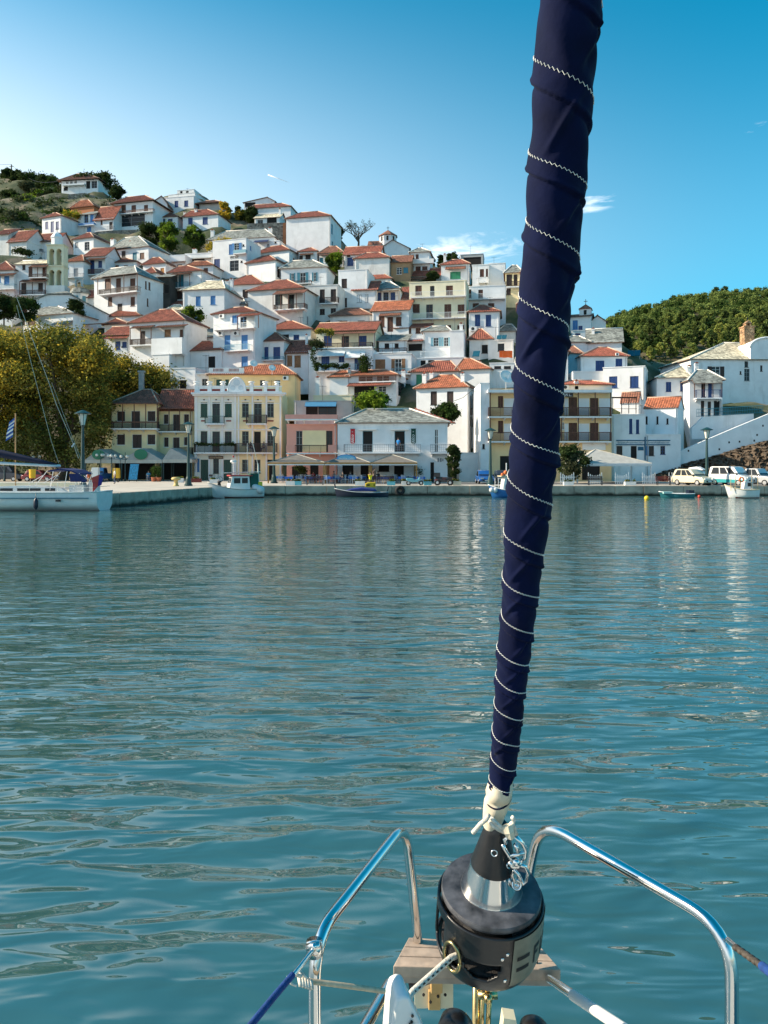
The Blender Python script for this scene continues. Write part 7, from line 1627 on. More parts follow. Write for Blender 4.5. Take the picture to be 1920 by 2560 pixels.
# ---- people
SKIN = mat('skin', (.48, .28, .19), .6, .08, 8); HAIR = mat('dark_hair', (.02, .014, .01), .6, .2, 20)
def cloth(nm, c): return mat('cloth_'+nm, c, .85, .1, 6)
def person(label, loc, face, top, legs, pose='stand', h=1.74, hair=HAIR, grp=None, seat=.46):
    """face: direction the person looks, degrees from the camera side (0 = towards the camera)"""
    t = thing('person', label, 'person', loc, R(face), grp); k = h/1.74; V = []; E = []; RR = []; TG = []
    def v(x, y, z, r, parent=None, tg=0):
        V.append((x*k, y*k, z*k)); RR.append(r*k)
        if parent is not None: E.append((parent, len(V)-1)); TG.append(tg)
        return len(V)-1
    dz = 0 if pose == 'stand' else seat/k-.93+.08
    p0 = v(0, 0, .96+dz, .135); p1 = v(0, -.01, 1.15+dz, .125, p0, 1); p2 = v(0, 0, 1.36+dz, .14, p1, 1); p3 = v(0, .0, 1.47+dz, .075, p2, 1); p4 = v(0, -.01, 1.54+dz, .052, p3, 0); hd = v(0, -.02, 1.62+dz, .085, p4, 0); v(0, -.015, 1.70+dz, .07, hd, 0)
    for s in (-1, 1):
        sh = v(.17*s, 0, 1.42+dz, .062, p2, 1)
        if pose == 'stand': el = v(.23*s, .03, 1.14, .045, sh, 1); wr = v(.24*s, -.06, .90, .03, el, 0)
        elif pose == 'arms': el = v(.25*s, -.04, 1.15, .045, sh, 1); wr = v(.12*s, -.22, 1.10, .03, el, 0)
        else: el = v(.22*s, -.08, 1.16+dz, .045, sh, 1); wr = v(.14*s, -.30, 1.13+dz, .03, el, 0)
        d = Vector((0, -.02, -.05)) if pose == 'stand' else Vector((-.02*s, -.05, 0)); pm = Vector(V[wr])/k+d*1.1; pa = v(*pm, .034, wr, 0)
        for f in range(4):
            o = Vector(((f-1.5)*.018, 0, 0)); a = v(*(pm+o+d*.9), .010, pa, 0); v(*(pm+o*1.1+d*(1.35+.12*(1-abs(f-1.4)))+Vector((0, -.012, 0))), .008, a, 0)
        v(*(pm+Vector((-.03*s, -.02, 0))+d*.5), .011, pa, 0)
        hp = v(.095*s, 0, .90+dz, .095, p0, 2)
        if pose != 'sit':
            kn = v(.105*s, -.02, .50, .062, hp, 2); an = v(.11*s, .02, .09, .042, kn, 2); v(.12*s, -.13, .035, .035, an, 3)
        else:
            kn = v(.12*s, -.42, .90+dz, .066, hp, 2); an = v(.12*s, -.42, .09, .042, kn, 2); v(.12*s, -.56, .035, .035, an, 3)
    me = bpy.data.meshes.new('body'); me.from_pydata(V, E, []); o = bpy.data.objects.new('body', me); COL.objects.link(o)
    m = o.modifiers.new('skin', 'SKIN'); 
    for i, sv in enumerate(me.skin_vertices[0].data): sv.radius = (RR[i], RR[i]); sv.use_root = (i == 0)
    o.modifiers.new('sub', 'SUBSURF').levels = 1
    dg = bpy.context.evaluated_depsgraph_get(); nm = bpy.data.meshes.new_from_object(o.evaluated_get(dg)); bpy.data.objects.remove(o); nm.name = 'body'
    nm.materials.clear()
    for q in (SKIN, top, legs, IRON): nm.materials.append(q)
    A = np.array([V[a] for a, b in E]); B = np.array([V[b] for a, b in E]); AB = B-A; L2 = (AB**2).sum(1)
    for pl in nm.polygons:
        c = np.array(pl.center); tt = np.clip(((c-A)*AB).sum(1)/L2, 0, 1); dd = ((A+AB*tt[:, None]-c)**2).sum(1); pl.material_index = TG[int(dd.argmin())]
    nm.polygons.foreach_set('use_smooth', [True]*len(nm.polygons)); link('body', nm, t)
    hz = (1.665+dz)*k; b = MB(); b.sphere((0, .012*k, hz+.02*k), .098*k, 10, sq=(.95, 1.02, .95)); b.build('hair', hair, t, smooth=True)
    b = MB(); b.sphere((0, -.105*k, hz-.035*k), .016*k, 6, sq=(.8, 1, 1.2)); b.build('nose', SKIN, t)
    b = MB()
    for s in (-1, 1): b.sphere((.032*s*k, -.094*k, hz-.012*k), .010*k, 6)
    b.build('eyes', HAIR, t); b = MB(); b.box(-.022*k, -.099*k, hz-.072*k, .022*k, -.088*k, hz-.066*k); b.build('mouth', mat('lips', (.3, .1, .08), .6, 0), t)
    return t
C_ = cloth
person('man in bright yellow shirt standing on the quay edge, arms folded', at(926, 77.6), 20, C_('yellow', (.75, .68, .01)), C_('khaki', (.12, .10, .05)), 'arms')
_m = CAFE[0].matrix_basis; _l = CAFE[1](660+960*.3496, 960+487*.3496, -.45)
person('man in blue T-shirt standing in the right balcony doorway', _m @ Vector((_l[0], -.45, _l[1])), 160, C_('blue', (.02, .22, .55)), C_('navy', (.02, .03, .07)), 'stand', 1.72)
person('waiter in brown shirt standing behind the yellow shirted man', at(936, 86.5), 40, C_('brown', (.2, .11, .07)), C_('dark', (.03, .03, .035)), 'stand', 1.7)
sit = [('person in red top seated at the left café canopy', 783, 90.6, 150, (.5, .05, .06)), ('person in pale pink top seated by the terracotta pot', 835, 89, 60, (.5, .35, .35)), ('person in black top seated in profile under the oval sign', 857, 86.4, -60, (.02, .02, .022)), ('person in dark top seated with back turned under the oval sign', 876, 86.6, 180, (.03, .03, .04)), ('person in dark grey top seated behind the dark bench', 945, 89.2, 10, (.05, .05, .055)), ('person in dark jacket seated at the left end of the café', 766, 89, 120, (.04, .04, .05))]
for lb, x, Y, fa, c in sit:
    p = at(x, Y); person(lb, p, fa, C_('s%d' % x, c), C_('jeans', (.04, .06, .12)), 'sit'); c2 = copy_tree(cproto); c2.location = p+Vector((0, 0, 0)); c2.rotation_euler[2] = R(fa); c2['label'] = 'pale grey chair under the '+lb.split(' seated')[0]; c2['group'] = 'occupied café chairs'
q = hs2[0].matrix_basis; reg(240, 900, .3134)
for lb, x, c, fa in (('person in checked grey shirt seated on the mansion balcony', 1338, (.25, .25, .28), -50), ('person in dark clothes seated on the mansion balcony left of the open door', 1232, (.05, .06, .07), 60)):
    u, z = hs2[1](sx(x), sy(734), -.55); p = q @ Vector((u, -.55, z)); person(lb, p, fa, C_('b%d' % x, c), C_('jeans', (.04, .06, .12)), 'sit'); c2 = copy_tree(cproto); c2.location = p; c2.rotation_euler[2] = R(fa); c2['label'] = 'balcony chair under the '+lb.split(' seated')[0]; c2['group'] = 'occupied balcony chairs'
person('person in orange top walking on the pier behind the yacht canopy', at(224, 60), 70, C_('orange', (.6, .14, .04)), C_('shorts', (.35, .3, .25)), 'stand', 1.7, mat('blond_hair', (.4, .3, .15), .6, .1))
person('woman in white top beside the yellow container on the pier', at(287, 84), -60, C_('white', (.7, .68, .62)), C_('jeans', (.04, .06, .12)), 'stand', 1.68, mat('blond_hair', (.4, .3, .15), .6, .1))
person('person in blue top sitting in the shade under the second green sign canopy', at(371, 97), 40, C_('aqua', (.1, .35, .55)), C_('jeans', (.04, .06, .12)), 'sit'); c2 = copy_tree(cproto); c2.location = at(371, 97); c2.rotation_euler[2] = R(40); c2['label'] = 'pale grey chair under the seated person in blue top'; 
if 'group' in c2: del c2['group']
# ------------------------------------------------------------------ boats, vehicles and the last details
def hull(root, L, B, D, sheer, m, mt, name='hull', stern=.75, bow=1.0, flare=.25, rake=.5, nose=1.7, boot=None):
    """x forward from the stern (0) to the bow (L), y across, z up from the waterline"""
    n, k = 20, 8; mb = MB(); rows = []
    def half(t): return B/2*(stern+(1-stern)*min(1, t*2.2)**.7)*(1-max(0, (t-.35)/.65)**nose)+.012
    for i in range(n+1):
        t = i/n; b = half(t); z = D+sheer*(max(0, t-.3)/.7)**2+.12*sheer*(1-t)**2; r = []
        for j in range(-k, k+1):
            s = j/k; a = abs(s); zz = -.25+(z+.25)*a**1.2; w = b*(1-flare*(1-a))*min(1, (a*2.2)**.55) if a else 0
            x = L*t-rake*(1-a)*t**3; r.append((x, math.copysign(w, s) if a else 0, zz))
        rows.append(r)
    for r in rows: mb.v += r
    w_ = 2*k+1
    for i in range(n):
        for j in range(2*k): mb.f.append((i*w_+j, (i+1)*w_+j, (i+1)*w_+j+1, i*w_+j+1)); mb.m.append(1 if boot and max(rows[i][j][2], rows[i][j+1][2]) < boot else 0)
    mb.f.append(tuple(range(w_))); mb.m.append(0)
    o = mb.build(name, [m, boot and mat(name+'_boot_'+m.name, (.16, .03, .02), .6, .1) or m], root); shade(o, 50)
    g = MB()
    for sgn in (0, w_-1): g.tube([rows[i][sgn] for i in range(n+1)], .045, 6)
    g.tube([rows[0][0], rows[0][w_-1]], .045, 6); g.build('gunwale', mt, root, smooth=True)
    dk = MB()
    for i in range(n): a, b, c, d = rows[i][1], rows[i+1][1], rows[i+1][w_-2], rows[i][w_-2]; dk.poly([a, b, c, d])
    dk.build('deck', GELW if mt is not TEAKN else TEAKN, root)
    return half
HW = mat('white_hull_paint', (.74, .74, .72), .35, .06, 3, coat=.3)
NAVYB = mat('navy_boat_paint', (.006, .010, .028), .4, .15, 4); BLUEC = mat('royal_blue_boat_cover', (.02, .035, .20), .7, .15, 5); REDP = mat('red_paint', (.38, .03, .03), .5, .1, 4); ORANGE = mat('orange_float', (.75, .16, .03), .5, .05)
def boat(name, label, x, y, Y, heading): return thing(name, label, 'boat' if name != 'sailing_yacht' else 'sailing yacht', ((x-960)/F*Y, Y, 0), R(heading))
# white yacht moored at the left: stern to the right
Yy = 52.6
yt = boat('sailing_yacht', 'moored white sailing yacht with navy sail cover and blue stripe at left', 262, 0, Yy+.4, 180)
hull(yt, 12.5, 3.7, 1.25, .35, HW, GELW, stern=.82, rake=.9, flare=.12, nose=2.2)
mb = MB()
for z0, z1 in ((.86, .92),): 
    for i in range(20): mb.box(.5+i*.5, 1.62+.02*min(i, 8), z0, .98+i*.5, 1.70+.02*min(i, 8), z1)
mb.build('blue_stripe', PAINT['q'], yt)
mb = MB(); mb.prism([(2.2, 1.26), (2.6, 1.55), (5.2, 1.72), (8.0, 1.62), (9.4, 1.3)], -1.05, 1.05); cab = mb.build('cabin', HW, yt)
for a, b in ((3.0, 3.7), (4.0, 5.6), (5.9, 7.2)): mb = MB(); mb.box(a, 1.055, 1.36, b, 1.07, 1.54); mb.build('cabin_window', GLASS, cab)
for a in (2.3, 7.4): mb = MB(); mb.box(a, 1.80, .66, a+.34, 1.86, .80); mb.build('hull_window', GLASS, yt)
mb = MB(); mb.tube([(8.2, 0, 1.2), (8.2, 0, 17)], .10, 10); mb.build('mast', WHITEMETAL, yt)
bo = lambda x, y: Vector(((262-x)/F*Yy, 0, EYE+(HY-y)/F*Yy))
mb = MB(); mb.tube([bo(150, 1165), bo(0, 1158), bo(-25, 1157)], .10, 8); boom = mb.build('boom', WHITEMETAL, yt, smooth=True)
mb = MB(); mb.tube([bo(142, 1162), bo(100, 1154), bo(50, 1144), bo(0, 1134), bo(-25, 1130)], [.06, .17, .24, .29, .32], 10); mb.build('sail_cover', mat('navy_sail_cover', (.006, .009, .035), .8, .2, 5), boom, smooth=True)
mb = MB(); mb.tube([bo(146, 1158), bo(128, 1105), bo(75, 900), bo(40, 760)], .016, 5); mb.tube([bo(196, 1146), bo(182, 1107), bo(140, 1010), bo(125, 965), bo(40, 740)], .022, 5); mb.tube([bo(203, 1150), bo(160, 1040), bo(128, 955)], .012, 5); mb.build('rigging', mat('pale_rigging', (.5, .47, .38), .6, .1), yt)
mb = MB(); mb.tube([bo(179, 1117), bo(186, 1108)], .05, 6); mb.build('block', WHITEMETAL, yt)
# bimini and sprayhood
mb = MB(); P = []
for u, z in ((bo(212, 0).x, bo(0, 1183).z), (bo(195, 0).x, bo(0, 1175).z), (bo(165, 0).x, bo(0, 1171).z), (bo(138, 0).x, bo(0, 1176).z)): P.append((u, z))
mb.prism(P + [(u, z-.10) for u, z in P[::-1]], -1.2, 1.2); mb.build('bimini', mat('navy_bimini', (.012, .02, .11), .8, .2, 5), yt)
mb = MB(); a, b, c = bo(190, 1184), bo(215, 1184), bo(237, 1204); mb.prism([(c.x, c.z), (b.x, b.z), (a.x, a.z), (a.x-.1, c.z)], 1.205, 1.23); mb.build('side_cloth', mat('navy_bimini', (0, 0, 0)), yt)
mb = MB()
for x0, y0, x1, y1 in ((215, 1183, 200, 1222), (150, 1177, 142, 1225), (136, 1176, 112, 1205), (112, 1205, 105, 1212), (130, 1185, 90, 1208), (193, 1190, 215, 1205)):
    for v in (-1.15, 1.15): p, q = bo(x0, y0), bo(x1, y1); p.y = q.y = v; mb.tube([p, q], .022, 5)
for u in (.25, .9, 2.6, 4.5, 6.5): mb.tube([(u, 1.62, 1.3), (u, 1.62, 1.95)], .016, 5)
for z in (1.62, 1.93): mb.tube([(.25, 1.62, z), (6.5, 1.68, z), (12, .3, z+.3)], .012, 5); mb.tube([(.25, -1.6, z), (.25, 1.62, z)], .02, 5)
mb.build('rails', STEEL, yt)
mb = MB(); mb.box(1.2, -.7, 1.27, 2.2, .7, 1.75); mb.box(.5, -.5, 1.27, .9, .5, 2.0); mb.build('cockpit_seat', GELW, yt)
mb = MB(); c = bo(121, 1246); mb.tube([(c.x, 2.0, 1.28), (c.x, 1.98, .95), (c.x, 1.98, .86), (c.x, 1.98, .72), (c.x, 1.98, .3), (c.x, 1.98, .2), (c.x, 1.98, .12)], [.015, .02, .07, .15, .15, .09, .03], 10); mb.build('fender', NAVYB, yt, smooth=True)
mb = MB(); a = bo(248, 1190); mb.prism([(a.x+.1, a.z-1.1), (a.x+.15, a.z-.1), (a.x-.35, a.z+.1), (a.x-.25, a.z-.7)], .9, .95); mb.build('red_ensign', REDP, yt); mb = MB(); mb.prism([(a.x-.26, a.z-.7), (a.x-.36, a.z+.1), (a.x-.62, a.z-.05), (a.x-.5, a.z-.6)], .905, .945); mb.build('blue_ensign', mat('ensign_blue', (.02, .02, .2), .8, .1), yt)
fp_ = thing('flag_pole', 'wooden flag pole with blue and white striped flag at the left edge', 'flag pole', at(39, 60)); mb = MB(); zt = PX(0, 1033, 60).z-QZ; mb.tube([(0, 0, 0), (0, 0, zt)], .05, 6); mb.build('pole', mat('varnished_pole', (.35, .2, .08), .5, .15, 4), fp_)
fl_ = MB()
for i in range(9):
    t0, t1 = i/9, (i+1)/9; f = lambda t: zt-.35-1.5*t; fl_.prism([(-.06-.18*t0, f(t0)+.0), (-.50-.30*t0, f(t0)-.35), (-.50-.30*t1, f(t1)-.35), (-.06-.18*t1, f(t1))], -.02+.05*math.sin(i), .0+.05*math.sin(i), 0 if i % 2 == 0 else 1)
fl_.build('flag', [mat('flag_blue', (.02, .09, .36), .8, .1), PAINT['w']], fp_)
# fishing boat at the pier end
fb = boat('fishing_boat', 'white fishing boat with red cabin roof at the end of the pier', 655, 1242, 73.2, 203)
hull(fb, 5.2, 2.5, .75, .75, HW, mat('boat_grey_trim', (.35, .36, .34), .5, .1), stern=.8, rake=.7, flare=.3, boot=.14)
mb = MB(); mb.prism([(1.3, .78), (1.4, 2.05), (3.0, 2.05), (3.3, .80)], -.72, .72); cb_ = mb.build('cabin', HW, fb)
mb = MB(); mb.prism([(1.1, 2.052), (1.1, 2.14), (3.2, 2.16), (3.25, 2.052)], -.82, .82); mb.build('cabin_roof', REDP, cb_)
for v, s in ((-.735, 1), (.722, 1)):
    for u0, u1 in ((1.55, 2.1), (2.25, 2.85)): mb = MB(); mb.box(u0, v, 1.38, u1, v+.013, 1.88); mb.build('cabin_window', GLASS, cb_)
for v0, v1 in ((-.6, -.08), (.08, .6)): mb = MB(); mb.faces([(3.16, v0, 1.4), (3.16, v1, 1.4), (3.06, v1, 1.88), (3.06, v0, 1.88)], [(0,1,2,3)]); mb.prism([(3.155, 1.4), (3.17, 1.4), (3.07, 1.88), (3.055, 1.88)], v0, v1); mb.build('cabin_window', GLASS, cb_)
mb = MB(); mb.tube([(2.7, 0, 2.16), (2.75, 0, 3.3)], .05, 6); mb.tube([(2.75, -.5, 3.3), (2.75, .5, 3.3)], .06, 6); mb.lathe([(0, .3), (.18, .3), (.22, .22)], (2.75, 0, 3.36), (0, 0, 1), 12); mb.tube([(1.5, .3, 2.1), (1.5, .3, 5.2)], .018, 5); mb.build('mast', WHITEMETAL, fb); mb = MB(); mb.sphere((2.75, 0, 3.9), .10, 8); mb.build('mast_light', REDP, fb)
mb = MB(); mb.tube([(.4, .3, .8), (.45, .3, 3.1), (.5, .3, 3.3)], [.10, .06, .04], 8); mb.tube([(.45, .3, 3.0), (1.0, .2, 5.4)], .025, 5); mb.tube([(.2, .3, 2.45), (3.9, .0, 2.35)], .05, 6); mb.build('boom', mat('white_spar', (.7, .68, .6), .5, .1), fb)
mb = MB(); mb.box(.5, -.5, 1.0, 1.25, .6, 2.3); mb.build('green_canopy', mat('green_tarp', (.01, .08, .06), .8, .2), fb); mb = MB(); mb.box(.1, .1, .8, .5, .6, 1.5); mb.build('yellow_crate', mat('crate_yellow', (.65, .5, .04), .6, .1), fb)
t = thing('inflatable_fender', 'fat white inflatable fender beside the fishing boat stern', 'fender', at(646, 72.2, .75), R(-25)); mb = MB(); mb.tube([(-.75, 0, .35), (-.6, 0, .32), (-.3, 0, .2), (.2, 0, 0), (.42, 0, -.08), (.55, 0, -.12)], [.1, .26, .34, .40, .36, .12], 12); mb.build('body', mat('white_inflatable', (.66, .66, .66), .5, .06), t, smooth=True)
# dark blue double ended boat with yellow canister
db = boat('rowing_boat', 'dark blue wooden boat under a blue cover with yellow canister', 971, 1240, 74.2, 180)
hull(db, 5.25, 1.75, .40, .42, NAVYB, mat('pale_gunwale', (.35, .37, .38), .5, .2), stern=.05, rake=.25, flare=.35, nose=2.4)
mb = MB(); mb.tube([(5.1, 0, .6), (5.25, 0, 1.25)], .07, 6); mb.tube([(.1, 0, .55), (.0, 0, 1.0)], .06, 6); mb.build('stem_post', NAVYB, db)
mb = MB(); mb.prism([(1.1, .56), (1.3, .78), (2.6, .92), (3.6, .80), (4.3, .60)], -.62, .62); o = mb.build('cover', BLUEC, db); v = o.modifiers.new('b', 'BEVEL'); v.width = .1; v.segments = 2
t = thing('yellow_canister', 'yellow fuel canister standing on the dark blue boat', 'canister', at(939, 74.1, .93), R(180)); mb = MB(); mb.prism([(0, 0), (1.0, .04), (1.02, .36), (.7, .50), (0, .48)], -.25, .25); o = mb.build('body', mat('canister_yellow', (.75, .46, .01), .45, .08, 6), t); v = o.modifiers.new('b', 'BEVEL'); v.width = .05; v.segments = 2; mb = MB(); mb.box(.1, .251, .1, .18, .262, .35); mb.box(.55, .251, .15, .85, .262, .30); mb.build('label_mark', DARK, t)
# teal dinghy and white fishing boat at the right, half hidden boat by the sail
dg_ = boat('dinghy', 'small teal and white dinghy floating under the quay wall', 1732, 1247, 72.5, 178)
hull(dg_, 3.2, 1.3, .36, .22, mat('teal_dinghy', (.02, .15, .17), .4, .15), PAINT['w'], stern=.85, rake=.3); mb = MB(); mb.box(.0, -.4, .37, .5, .4, .72); mb.build('outboard_cover', NAVYB, dg_); mb = MB(); mb.box(2.0, -.5, .38, 2.9, .5, .56); mb.build('bow_thwart', mat('pale_teal', (.35, .55, .52), .5, .1), dg_)
wf = boat('fishing_boat', 'white fishing boat with life ring and low wheelhouse at the right quay', 1893, 1247, 71.6, 176)
hull(wf, 3.0, 1.7, .75, .5, HW, mat('cream_gunwale', (.6, .52, .35), .5, .1), stern=.7, rake=.5, flare=.3, boot=.12)
mb = MB(); mb.prism([(.55, .75), (.6, 1.55), (1.25, 1.62), (1.4, .78)], -.45, .45); c_ = mb.build('wheelhouse', HW, wf); mb = MB(); mb.box(.75, .452, 1.1, 1.05, .465, 1.45); mb.build('wheelhouse_window', GLASS, c_)
mb = MB()
for u in (.15, .7, 1.7, 2.2, 2.6): mb.tube([(u, .5, .7), (u, .5, 2.1)], .03, 5)
mb.build('posts', mat('tan_posts', (.5, .36, .18), .6, .2), wf); mb = MB(); mb.tube([(1.65+math.cos(a)*.2, .56, 1.75+math.sin(a)*.2) for a in np.linspace(0, 6.283, 17)], .07, 8, cap=False); mb.build('life_ring', ORANGE, wf, smooth=True)
pb = boat('fishing_boat', 'bright blue and white fishing boat half hidden by the furled sail', 1296, 1245, 72.5, 190)
hull(pb, 3.0, 1.7, .7, .55, mat('bright_blue_hull', (.02, .13, .36), .4, .1), PAINT['w'], stern=.7, rake=.5, flare=.3)
mb = MB(); mb.prism([(.5, .7), (.55, 1.9), (1.5, 1.95), (1.7, .75)], -.5, .5); c_ = mb.build('wheelhouse', HW, pb); mb = MB(); mb.prism([(.35, 1.96), (.35, 2.05), (1.9, 2.1), (1.9, 2.0)], -.6, .6); mb.build('wheelhouse_roof', mat('cream_gunwale', (0, 0, 0)), c_); mb = MB(); mb.box(.8, .502, 1.3, 1.3, .515, 1.75); mb.build('wheelhouse_window', GLASS, c_)
mb = MB(); mb.tube([(1.2, 0, 2.0), (1.2, 0, 3.3)], .05, 6); mb.tube([(2.1, .3, .8), (2.1, .3, 1.9)], .03, 5); mb.tube([(2.4, .2, .9), (2.4, .2, 1.9)], .03, 5); mb.build('mast', WHITEMETAL, pb); mb = MB(); mb.sphere((1.35, .2, 2.4), .2, 8); mb.sphere((1.7, .3, 2.2), .16, 8); mb.build('orange_float', ORANGE, pb, smooth=True)
for lb, u, z in (('white ball fender at the bow of the bright blue fishing boat', 1229, .75), ('white ball fender beside the first ball fender by the furled sail', 1238, .72)):
    t = thing('ball_fender', lb, 'fender', at(u, 71.6, z), 0, 'ball fenders of the bright blue boat'); mb = MB(); mb.sphere((0, 0, 0), .24, 10); mb.build('ball', mat('white_inflatable', (0, 0, 0)), t, smooth=True)

# ---- vehicles: nose towards +x, standing on z 0
RUB = mat('tyre_rubber', (0, 0, 0)); RIM = mat('alloy_rim', (.5, .5, .5), .35, .1, metal=.8); LIGHTG = mat('headlamp_glass', (.6, .62, .62), .1, .03); PLATEW = mat('number_plate', (.7, .7, .68), .5, .03)
def car(label, cat, loc, rz, L, Wd, Ht, kind, paint, group=None, low=None):
    t = thing('parked_'+cat, label, cat, loc, R(rz), group); h = Ht; sill = .28; belt = h*.56
    if kind == 'van': body = [(0, sill), (0, belt), (.02*L, belt+.05), (.80*L, belt+.03), (.97*L, belt*.80), (L, belt*.62), (L, sill)]; roof = [(.02*L, belt+.05), (.05*L, h-.06), (.10*L, h), (.58*L, h), (.66*L, h-.06), (.80*L, belt+.03)]
    elif kind == 'mpv': body = [(0, sill), (-.01*L, belt*.8), (.03*L, belt+.03), (.74*L, belt+.02), (.93*L, belt*.86), (L, belt*.66), (L, sill)]; roof = [(.03*L, belt+.03), (.09*L, h-.08), (.16*L, h), (.50*L, h), (.58*L, h-.08), (.74*L, belt+.02)]
    elif kind == 'pickup': body = [(0, sill), (0, belt+.04), (.70*L, belt+.04), (.97*L, belt*.93), (L, belt*.7), (L, sill)]; roof = [(.30*L, belt+.04), (.34*L, h-.05), (.38*L, h), (.58*L, h), (.62*L, h-.05), (.70*L, belt+.04)]
    else: body = [(0, sill), (-.0*L, belt*.85), (.04*L, belt+.02), (.70*L, belt+.01), (.93*L, belt*.84), (L, belt*.62), (L, sill)]; roof = [(.08*L, belt+.02), (.17*L, h-.06), (.24*L, h), (.48*L, h), (.55*L, h-.05), (.70*L, belt+.01)]
    w2 = Wd/2; mb = MB(); mb.prism(body, -w2, w2); o = mb.build('body', paint, t); v = o.modifiers.new('b', 'BEVEL'); v.width = .09; v.segments = 3; shade(o, 40)
    if low: mb = MB(); mb.prism([(.02*L, sill+.02), (.02*L, belt*.62), (L-.03, belt*.55), (L-.03, sill+.02)], -w2-.012, w2+.012); mb.build('lower_panel', low, t)
    n = len(roof); mb = MB(); iw = w2-.06; tw = w2*.80
    def lat(p): return iw+(tw-iw)*(p[1]-belt)/(h-belt)
    vs = [(p[0], -lat(p), p[1]) for p in roof]+[(p[0], lat(p), p[1]) for p in roof]; mb.faces(vs, [tuple(range(n))[::-1], tuple(range(n, 2*n))]+[(i, (i+1) % n, n+(i+1) % n, n+i) for i in range(n)]); cabn = mb.build('cabin', paint, t); v = cabn.modifiers.new('b', 'BEVEL'); v.width = .04; v.segments = 2; shade(cabn, 40)
    xa, xb = roof[0][0], roof[-1][0]; ra, rb = roof[2][0], roof[3][0]
    def side(sg, u0, u1, name):
        z0, z1 = belt+.09, h-.10
        def x_at(u, z): f = (z-belt)/(h-belt); return (xa+(ra-xa)*f)*(1-u)+(xb+(rb-xb)*f)*u
        q = []
        for u, z in ((u0, z0), (u1, z0), (u1, z1), (u0, z1)): q.append((x_at(u, z), sg*(lat((0, z))+.012), z))
        m = MB(); m.faces(q+[(x, y-sg*.03, z) for x, y, z in q], [(0,1,2,3), (7,6,5,4), (0,4,5,1), (1,5,6,2), (2,6,7,3), (3,7,4,0)]); m.build(name, GLASS, cabn)
    cuts = ((.07, .36), (.40, .66), (.70, .92)) if kind in ('van', 'mpv') else ((.10, .50), (.54, .90))
    for sg in (-1, 1):
        for c in cuts: side(sg, c[0], c[1], 'side_window')
    for (pa, pb, nm) in ((roof[-1], roof[-3], 'windscreen'), (roof[0], roof[2], 'rear_window')):
        sgn = 1 if nm == 'windscreen' else -1; q = []
        for f, e in ((.10, -1), (.10, 1), (.90, 1), (.90, -1)):
            x, z = pa[0]+(pb[0]-pa[0])*f+sgn*.045, pa[1]+(pb[1]-pa[1])*f+.02; q.append((x, e*(lat((0, z))-.07), z))
        m = MB(); m.faces(q+[(x-sgn*.03, y, z) for x, y, z in q], [(0,1,2,3), (7,6,5,4), (0,4,5,1), (1,5,6,2), (2,6,7,3), (3,7,4,0)]); m.build(nm, GLASS, cabn)
    for u in (.19*L, .80*L):
        for sg in (-1, 1):
            m = MB(); m.lathe([(-.10, .28), (-.09, .31), (.09, .31), (.10, .28)], (u, sg*(w2-.08), .31), (0, 1, 0), 18); wl_ = m.build('wheel', RUB, t); m = MB(); m.lathe([(0, .20), (.01, .19), (.012, .05)], (u, sg*(w2+.022), .31), (0, sg, 0), 12); m.build('rim', RIM, wl_)
    for sg in (-1, 1):
        m = MB(); m.box(L-.10, sg*w2*.62-.16, belt*.66, L+.015, sg*w2*.62+.16, belt*.80); m.build('headlight', LIGHTG, t)
        m = MB(); m.box(xb-.30, sg*(w2+.02)-.06, belt+.02, xb-.15, sg*(w2+.02)+.09, belt+.2); m.build('wing_mirror', IRON, t)
    m = MB(); m.box(L-.02, -.5, belt*.38, L+.02, .5, belt*.56); m.build('grille', IRON, t); m = MB(); m.box(L+.021, -.26, belt*.40, L+.03, .26, belt*.52); m.build('number_plate', PLATEW, t)
    return t
def cp(nm, c, ct=.6): return mat('car_paint_'+nm, c, .35, .04, 2, coat=ct)
car('cream coloured minivan parked first in the row at the right quay', 'car', at(1692, 80), -62, 4.1, 1.75, 1.68, 'mpv', cp('cream', (.62, .56, .40)))
wc = car('white car with a roof box behind the cream minivan', 'car', at(1706, 84), -52, 4.2, 1.7, 1.45, 'hatch', cp('white', (.7, .7, .68))); b = MB(); b.prism([(.9, 1.52), (.95, 1.80), (1.9, 1.92), (2.6, 1.60), (2.6, 1.52)], -.4, .4); o = b.build('roof_box', cp('white', (0, 0, 0)), wc); v = o.modifiers.new('b', 'BEVEL'); v.width = .06
car('white van with teal lower half right of the green street lamp', 'van', at(1782, 80.5), -58, 4.4, 1.85, 1.95, 'van', cp('white', (0, 0, 0)), low=cp('teal', (.02, .30, .32)))
car('silver pickup truck behind the white fishing boat', 'pickup truck', at(1836, 80), -56, 4.7, 1.8, 1.75, 'pickup', cp('silver', (.42, .42, .42)))
car('dark estate car behind the silver pickup', 'car', at(1862, 85.5), -50, 4.3, 1.7, 1.45, 'hatch', cp('dark', (.03, .035, .05)))
car('dark blue green car cut by the right edge of the photo', 'car', at(1908, 80), -50, 4.2, 1.7, 1.48, 'hatch', cp('bluegreen', (.02, .09, .12)))
car('blue hatchback facing the water beside the green street lamp', 'car', at(1206, 87.5), -90, 4.0, 1.72, 1.5, 'hatch', cp('blue', (.015, .09, .30)))
car('dark car behind the lamp post half hidden by the furled sail', 'car', at(1250, 87.8), -90, 4.2, 1.75, 1.5, 'hatch', cp('dark', (0, 0, 0)))
car('blue pickup parked under the first green oval sign', 'pickup truck', at(263, 99), -88, 4.6, 1.8, 1.75, 'pickup', cp('midblue', (.03, .12, .28)))
car('red car behind the yacht boom under the plane tree', 'car', at(60, 96), 0, 4.1, 1.7, 1.45, 'hatch', cp('red', (.25, .02, .02)))
